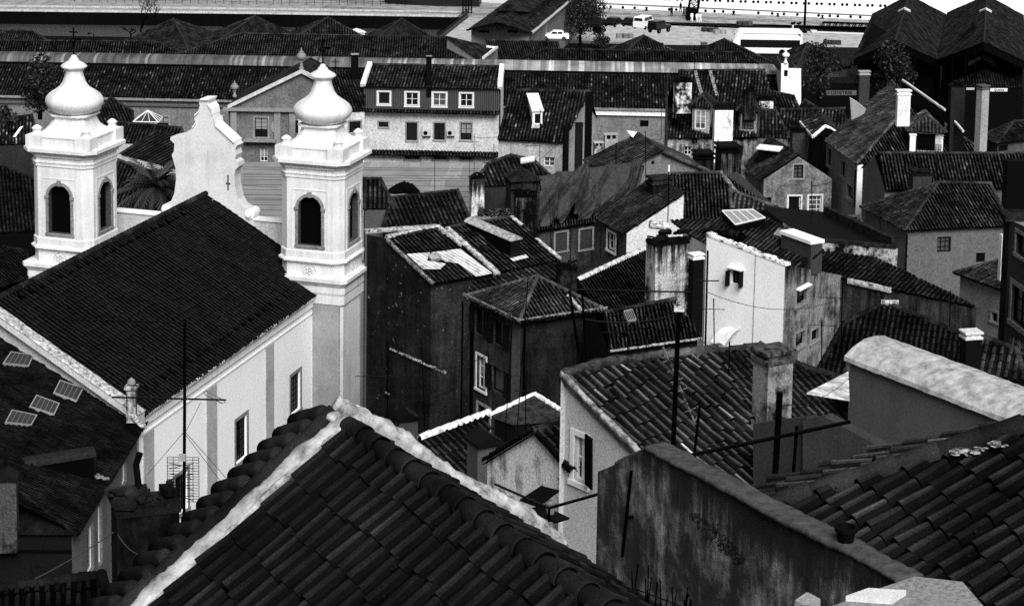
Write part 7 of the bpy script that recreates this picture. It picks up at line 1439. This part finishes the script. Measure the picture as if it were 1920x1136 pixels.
# brackets and railing near the front parapet
for a, b, c, lb in (((928, 907), (1030, 952), (1140, 921), 'bent dark iron bar reaching from the parapet to the stained wall'),):
    P = [S(a, 120), S(b, 140), S(c, 150)]; mb = MB(); mb.tube(P[:2], .02, 5); mb.tube([P[1]-UPV*.2, P[1], P[2]], .022, 5); tag(mb.build('iron_bar', IRON), lb, 'bar')
fa, fb = S((1185, 1120), 172), S((1300, 1165), 185); rf = thing('railing', 'tangled dark iron spikes at the foot of the stained diagonal wall', 'railing', fa); mb = MB()
for k in range(26): p = fa.lerp(fb, k/25)+V((U(-.05, .05), U(-.1, .1), -.2)); mb.tube([p, p+V((U(-.08, .08), U(-.05, .05), U(.25, .62)))], .007, 4)
mb.tube([fa+UPV*.12, fb+UPV*.12], .008, 4); mb.build('spikes', IRON, rf)
# ---- ruined chimney, lower left
chimney('ruined dark chimney with broken tiles on top in front of the white nave wall', 192, 338, 905, 1125, 96, 18, .8, peel(.05, .008, .5, 96, .4, 6), 'rubble', capm=tilem(.014, .03, .9, 96), sink=3, capw=1.05)
q = S((250, 935), 96)+V((0, .6, 0)); mb = MB(); mb.tube([q, q+V((-.05, 0, .5)), q+V((.03, 0, .75))], .07, 8); tag(mb.build('flue_pipe', plain(.02)), 'bent flue pipe standing on the ruined chimney', 'pipe')
lean('house', 'dark roof corner at the bottom left below the street', [(-60, 1180), (215, 1160), (190, 1078), (-40, 1108)], 95, tilem(.008, .01, .6, 95), wallm=DARK, cat='house', pitch=18, p=.22)
def wire(label, p0, s0, p1, s1, sag=.3, r=.012, mat=None, name='cable'):
    a, b = S(p0, s0), S(p1, s1); mb = MB(); mb.tube([a.lerp(b, t/12)-UPV*(sag*4*(t/12)*(1-t/12)) for t in range(13)], r, 4); return tag(mb.build(name, mat or plain(.2)), label, 'cable')
wire('thin pale cable from the bottom left up to the ruined chimney', (-10, 1118), 90, (212, 998), 95, .1)
wire('thin cable looping down from the ruined chimney to the nearest roof', (220, 1000), 96, (305, 1030), 130, .25)
# ================================================================== AERIALS
big = mast('tall television aerial with two long booms and a grid reflector in front of the nave', (345, 985), (347, 597), 96, .035, [(.985, 122, 350, 11, .05, .018), (.625, 205, 428, 9, .3, .02)])
B = S((345, 985), 96); gx = V((1, 0, 0)); gzc = S((345, 895), 96)+V((0, -.1, 0)); mb = MB()
for i in range(17): z_ = -.47+.94*i/16; mb.tube([gzc+UPV*z_-gx*.32, gzc+UPV*z_-gx*.06], .006, 4); mb.tube([gzc+UPV*z_+gx*.06, gzc+UPV*z_+gx*.32], .006, 4)
for x in (-.32, -.2, .2, .32): mb.tube([gzc+gx*x-UPV*.47, gzc+gx*x+UPV*.47], .007, 4)
for i in range(4):
    z_ = -.32+.22*i
    for sg in (-1, 1): mb.tube([gzc+V((0, -.12, z_)), gzc+V((.24*sg, -.2, z_+.07))], .008, 4); mb.tube([gzc+V((0, -.12, z_)), gzc+V((.24*sg, -.2, z_-.05))], .008, 4)
mb.build('reflector', IRON, big); mb = MB(); mb.cbox(gzc+V((0, -.1, .5)), V((.14, 0, 0)), V((0, .1, 0)), UPV*.12); mb.build('junction_box', plain(.4), big)
c = S((400, 742), 96); mb = MB(); k = [V((-.14, 0, .1)), V((.2, 0, -.08)), V((.24, 0, -.13)), V((.18, 0, -.16)), V((-.16, 0, .02)), V((-.2, 0, .06)), V((-.14, 0, .1))]; mb.tube([c+x for x in k], .012, 5); mb.build('folded_dipole', plain(.25), big)
for a, b in (((346, 808), (276, 890)), ((346, 808), (432, 905)), ((346, 812), (412, 900)), ((376, 755), (348, 810))): mb = MB(); mb.tube([S(a, 96), S(b, 94)], .006, 4); mb.build('guy_wire', IRON, big)
AER = [((727, 810), (727, 640), 60, .02, [(.62, 663, 762, 7, .12)], 'thin aerial with one crossbar in front of the dark side wall'),
 ((796, 790), (790, 632), 60, .016, [(.9, 770, 800, 4, .1)], 'thin aerial right of the crossbar aerial on the dark side wall'),
 ((925, 742), (914, 655), 62, .012, [], 'pale thin rod in front of the shuttered corner house'),
 ((948, 800), (962, 590), 75, .014, [], 'left of two leaning thin masts before the pyramid roof'), ((970, 800), (990, 520), 75, .014, [], 'right of two leaning thin masts before the pyramid roof'),
 ((1110, 850), (1091, 540), 88, .03, [(.995, 1085, 1320, 3, .2, .02)], 'tall leaning mast in front of the clumpy roof house'),
 ((1261, 862), (1273, 575), 98, .055, [], 'thick dark mast rising from the clumpy roof'), ((1303, 842), (1312, 760), 98, .03, [], 'short thin post right of the thick dark mast'),
 ((1450, 945), (1462, 735), 140, .05, [], 'thick black mast with a long crossbar at the near hip roll'), ((1488, 880), (1494, 798), 130, .03, [], 'short dark post below the long crossbar'),
 ((1322, 665), (1327, 470), 60, .035, [(.72, 1300, 1345, 4, .2)], 'dark mast at the left edge of the bright white wall'),
 ((1577, 640), (1581, 490), 50, .028, [(.55, 1530, 1590, 5, .12)], 'aerial mast standing along the stained wall corner'),
 ((1251, 480), (1254, 320), 36, .03, [], 'white topped rod beside the pale half gable'), ((1211, 372), (1210, 246), 28, .03, [], 'thin mast right of the tarpaulin'),
 ((1012, 330), (1013, 205), 25, .035, [(.45, 985, 1014, 3, .15)], 'mast in front of the mossy roof with white dormer'), ((1057, 330), (1058, 236), 25, .04, [], 'dark mast beside the chimney shafts'),
 ((927, 360), (926, 270), 28, .022, [(.6, 905, 928, 4, .2)], 'thin aerial above the dirty white chimney'), ((958, 330), (958, 268), 28, .022, [], 'thin rod above the sooty chimney'), ((889, 345), (889, 252), 28, .022, [(.85, 856, 900, 5, .25)], 'thin toothed aerial before the long white house'), ((880, 350), (881, 280), 27, .02, [], 'very thin rod at the terrace corner'),
 ((1155, 318), (1155, 268), 27, .04, [], 'short dark post on the grey slate-like slope'), ((1298, 420), (1302, 85), 24, .028, [], 'very tall thin mast crossing the run-down roof'), ((1314, 425), (1313, 365), 30, .035, [], 'short dark mast on the dull tiled slope'),
 ((1477, 485), (1477, 395), 34, .035, [(.9, 1450, 1480, 3, .2)], 'mast before the doors of the stone gabled house'), ((1498, 470), (1498, 388), 34, .03, [], 'mast right of the doors aerial, below the stone gabled house'), ((1524, 485), (1522, 340), 34, .03, [], 'tall thin mast below the small roof under the doors'),
 ((1607, 200), (1608, 112), 20, .035, [], 'thin mast against the left warehouse wall'), ((1545, 240), (1545, 190), 22, .025, [], 'thin rod above the low tiled house'), ((1810, 160), (1811, 105), 24, .06, [], 'thick dark mast against the right warehouse wall'), ((1829, 165), (1830, 98), 24, .035, [], 'thin dark mast next to the thick one on the right warehouse'), ((1785, 155), (1786, 108), 24, .03, [], 'thin mast over the crusted chimney'),
 ((1680, 205), (1681, 120), 25, .03, [], 'thin mast at the tip of the large hipped roof'), ((1757, 350), (1757, 290), 29, .035, [(.95, 1745, 1775, 4, .15)], 'short aerial on the long plain tiled roof'), ((1906, 200), (1908, 105), 24, .03, [], 'thin mast at the right edge over the warehouse'),
 ((1780, 640), (1782, 545), 48, .03, [], 'thin mast at the right end of the very long dark roof'), ((1070, 480), (1071, 380), 34, .022, [], 'thin rod in front of the blocked windows'), ((1125, 500), (1126, 450), 34, .025, [(.8, 1100, 1128, 3, .15)], 'small aerial below the right corner of the tarpaulin'),
 ((1034, 480), (1030, 370), 34, .02, [], 'thin mast across the tarpaulin fold at left'), ((815, 375), (815, 300), 22, .03, [], 'thin mast standing on the flat terrace'), ((1395, 150), (1396, 128), 20, .03, [], 'short rod on the run-down roof ridge'), ((392, 185), (392, 128), 19, .04, [(.9, 380, 404, 3, .2)], 'dark aerial behind the curved church gable'), ((483, 140), (484, 103), 18, .045, [], 'dark post on the hall roof left of the palace urn'), ((628, 150), (629, 110), 18.5, .05, [(.85, 620, 636, 3, .2), (.6, 620, 636, 3, .2)], 'dark post with insulators right of the right bell tower tip'), ((1212, 668), (1210, 560), 55, .02, [(.9, 1180, 1228, 5, .18), (.6, 1195, 1222, 3, .22)], 'small toothed aerial on the low house with scalloped eave'), ((1340, 690), (1338, 560), 62, .02, [(.85, 1310, 1362, 6, .16)], 'aerial in front of the foot of the bright white wall'), ((1180, 740), (1176, 612), 80, .018, [(.92, 1130, 1200, 7, .14)], 'aerial at the left part of the clumpy roof ridge'), ((1365, 760), (1368, 640), 80, .02, [(.7, 1340, 1400, 5, .14)], 'aerial left of the squared stone chimney'), ((1540, 700), (1541, 600), 60, .02, [(.9, 1515, 1565, 4, .16)], 'aerial on the dark roof beside the stained wall'), ((985, 830), (986, 720), 75, .016, [(.9, 962, 1004, 5, .1)], 'short aerial behind the flat weathered roof'), ((1402, 470), (1402, 388), 34, .02, [(.9, 1380, 1420, 4, .2)], 'aerial beside the glass panels'), ((1650, 480), (1650, 400), 34, .02, [(.85, 1632, 1668, 4, .2)], 'aerial above the walled roof terrace'), ((1345, 330), (1346, 262), 24, .025, [(.9, 1330, 1362, 4, .2)], 'aerial before the plank wall below the peeling stub'), ((1240, 250), (1241, 160), 22, .025, [(.85, 1222, 1258, 4, .25)], 'aerial left of the run-down house with two dormers')]
for b, t, s_, r_, bm, lb in AER:
    o = mast(lb, b, t, s_, r_*1.0, bm)
    if lb.startswith('thick black'): mb = MB(); off = V((0, -.09, 0)); mb.tube([S((1282, 851), 138)+off, S((1451, 816), 140)+off, S((1592, 786), 142)+off], .028, 6); mb.build('crossbar', IRON, o)
c = S((1254, 322), 36); mb = MB(); mb.tube([c, c+UPV*.35], .05, 8); o = tag(mb.build('white_sleeve', plain(.85)), 'white sleeve on the rod beside the pale half gable', 'sleeve')
q = S((1273, 577), 98); mb = MB(); mb.cbox(q, V((.2, 0, 0)), V((0, .15, 0)), UPV*.12); rock(mb, q+UPV*.1, .07, .8, 7); tag(mb.build('aerial_head', blotch(.6, .2, 6)), 'pale box on the head of the thick dark mast', 'box')
wire('curved black hose hanging in front of the pyramid roof', (1068, 545), 88, (1085, 660), 88, 0, .03, IRON, 'hose')
wire('thin cable slung from the leaning mast to the thick mast', (1096, 598), 88, (1270, 590), 98, .12, .014, plain(.1))
a = S((1243, 650), 97); b = S((1306, 800), 97); mb = MB(); mb.tube([a, b], .022, 5); 
for k in range(8): p = a.lerp(b, k/8+.05); mb.tube([p-V((.12, .1, 0)), p+V((.12, .1, .03))], .01, 4)
tag(mb.build('fallen_aerial', blotch(.3, .05, 8)), 'pale spotted aerial rod hanging slanted across the clumpy roof', 'aerial')

for p0, s0, p1, s1, sg, lb in (((889, 258), 28, (1012, 240), 25, .25, 'thin cable slung between the aerials left of the mossy roof house'), ((1012, 300), 25, (1057, 262), 25, -.02, 'slanting stay wire before the mossy roof house wall'), ((1210, 262), 28, (1302, 240), 24, .3, 'thin cable from the tarpaulin mast to the very tall thin mast'), ((1255, 330), 36, (1314, 372), 30, .2, 'thin cable from the white topped rod to the dull tiled slope'), ((1477, 400), 34, (1524, 350), 34, .2, 'thin cable between the masts below the stone gabled house'), ((727, 660), 60, (914, 665), 62, .5, 'thin cable crossing the dark side wall'), ((700, 745), 50, (868, 720), 50, .4, 'slack wire low on the dark side wall'), ((1327, 548), 60, (1577, 560), 50, .5, 'thin wire across the bright white wall to its stained corner'), ((1092, 560), 88, (1212, 520), 45, .3, 'thin wire from the leaning mast to the dirty wall block'), ((1273, 600), 98, (1410, 660), 82, .3, 'thin wire from the thick dark mast to the squared stone chimney'), ((1460, 760), 140, (1600, 700), 80, .2, 'thin wire from the thick black mast to the round-topped wall'), ((1757, 300), 29, (1886, 330), 29.5, .3, 'thin wire above the long plain tiled roof'), ((1188, 890), 160, (1310, 940), 165, .08, 'loose wire drooping over the stained diagonal wall'), ((1522, 350), 34, (1640, 300), 28, .3, 'thin wire from the small roof to the large hipped house')):
    wire(lb, p0, s0, p1, s1, sg, .35/s0+.004, plain(.03))
def downpipe(label, p, s_top, ybot, pl_, r=.05):
    a = ON(p, pl_)+pl_[1]*.08; b = ON((p[0], ybot), pl_)+pl_[1]*.08; mb = MB(); mb.tube([a, V((a.x, a.y, b.z))], r, 6)
    for k in (.2, .5, .8): c = a.lerp(V((a.x, a.y, b.z)), k); mb.cbox(c, V((r*2.6, 0, 0)), V((0, r*2.6, 0)), UPV*.05)
    return mb.build('downpipe', IRON, None), label
for p, yb, pl_, lb in (((1606, 318), 390, bw and vplane(bw[0], bw[1]), 'dark rainwater pipe at the corner of the large hipped house'), ((1700, 440), 520, rh['front'], 'thin rainwater pipe at the corner of the grey corner house'), ((1160, 450), 500, tw_['front'], 'dark rainwater pipe under the half gabled wing'), ((870, 565), 800, hb_['left'], 'dark rainwater pipe at the far edge of the shuttered corner house')):
    o, l_ = downpipe(lb, p, 0, yb, pl_, .05); tag(o, lb, 'pipe')
GROUPS = {'antenna': 'aerial masts on the roofs', 'chimney': 'chimneys and wall stubs of the town', 'house': 'houses of the old town', 'shed': 'sheds by the quay', 'store': 'store roofs behind the hall', 'coach': 'coaches parked on the quay', 'car': 'cars parked on the quay', 'cable': 'cables strung over the roofs', 'skylight': 'roof lights', 'tree': 'trees by the waterfront', 'dormer': 'roof dormers', 'finial': 'urn finials', 'warehouse': 'twin warehouses', 'sign': 'shop signs', 'pipe': 'pipes on the walls', 'ship': 'ships at the quay', 'outbuilding': 'outbuildings behind the church', 'roof sheet': 'sheets on the patched roof', 'bundle': 'carried bundles', 'ledge': 'render ledges on the dark wall', 'mortar': 'mortar bands on the run-down roof', 'machinery': 'gear behind the sheds'}
for o in scn.objects:
    if o.parent is None and 'category' in o.keys() and 'group' not in o.keys() and o['category'] in GROUPS: o['group'] = GROUPS[o['category']]
# ================================================================== LIGHT
w = bpy.data.worlds.new('World'); scn.world = w; w.use_nodes = True; nt = w.node_tree
sky = nt.nodes.new('ShaderNodeTexSky'); sky.sky_type = 'NISHITA'; sky.sun_disc = False
EL, AZ = rad(43), rad(166)
sky.sun_elevation = EL; sky.sun_rotation = AZ; sky.air_density = 1.0; sky.dust_density = 4.0
bw_ = nt.nodes.new('ShaderNodeRGBToBW'); nt.links.new(sky.outputs[0], bw_.inputs[0]); bg = nt.nodes['Background']; nt.links.new(bw_.outputs[0], bg.inputs[0]); bg.inputs[1].default_value = .09
sd = bpy.data.lights.new('sun', 'SUN'); sd.energy = 4.3; sd.angle = rad(32); sd.color = (1, 1, 1); so = bpy.data.objects.new('sun', sd); COL.objects.link(so)
dirn = V((math.sin(AZ)*math.cos(EL), math.cos(AZ)*math.cos(EL), math.sin(EL))); so.rotation_euler = dirn.to_track_quat('Z', 'Y').to_euler()
scn.view_settings.view_transform = 'Standard'; scn.view_settings.look = 'None'; scn.view_settings.exposure = 0; scn.view_settings.gamma = 1
scn.render.engine = 'CYCLES'; scn.cycles.max_bounces = 5; scn.cycles.diffuse_bounces = 3; scn.cycles.use_denoising = False
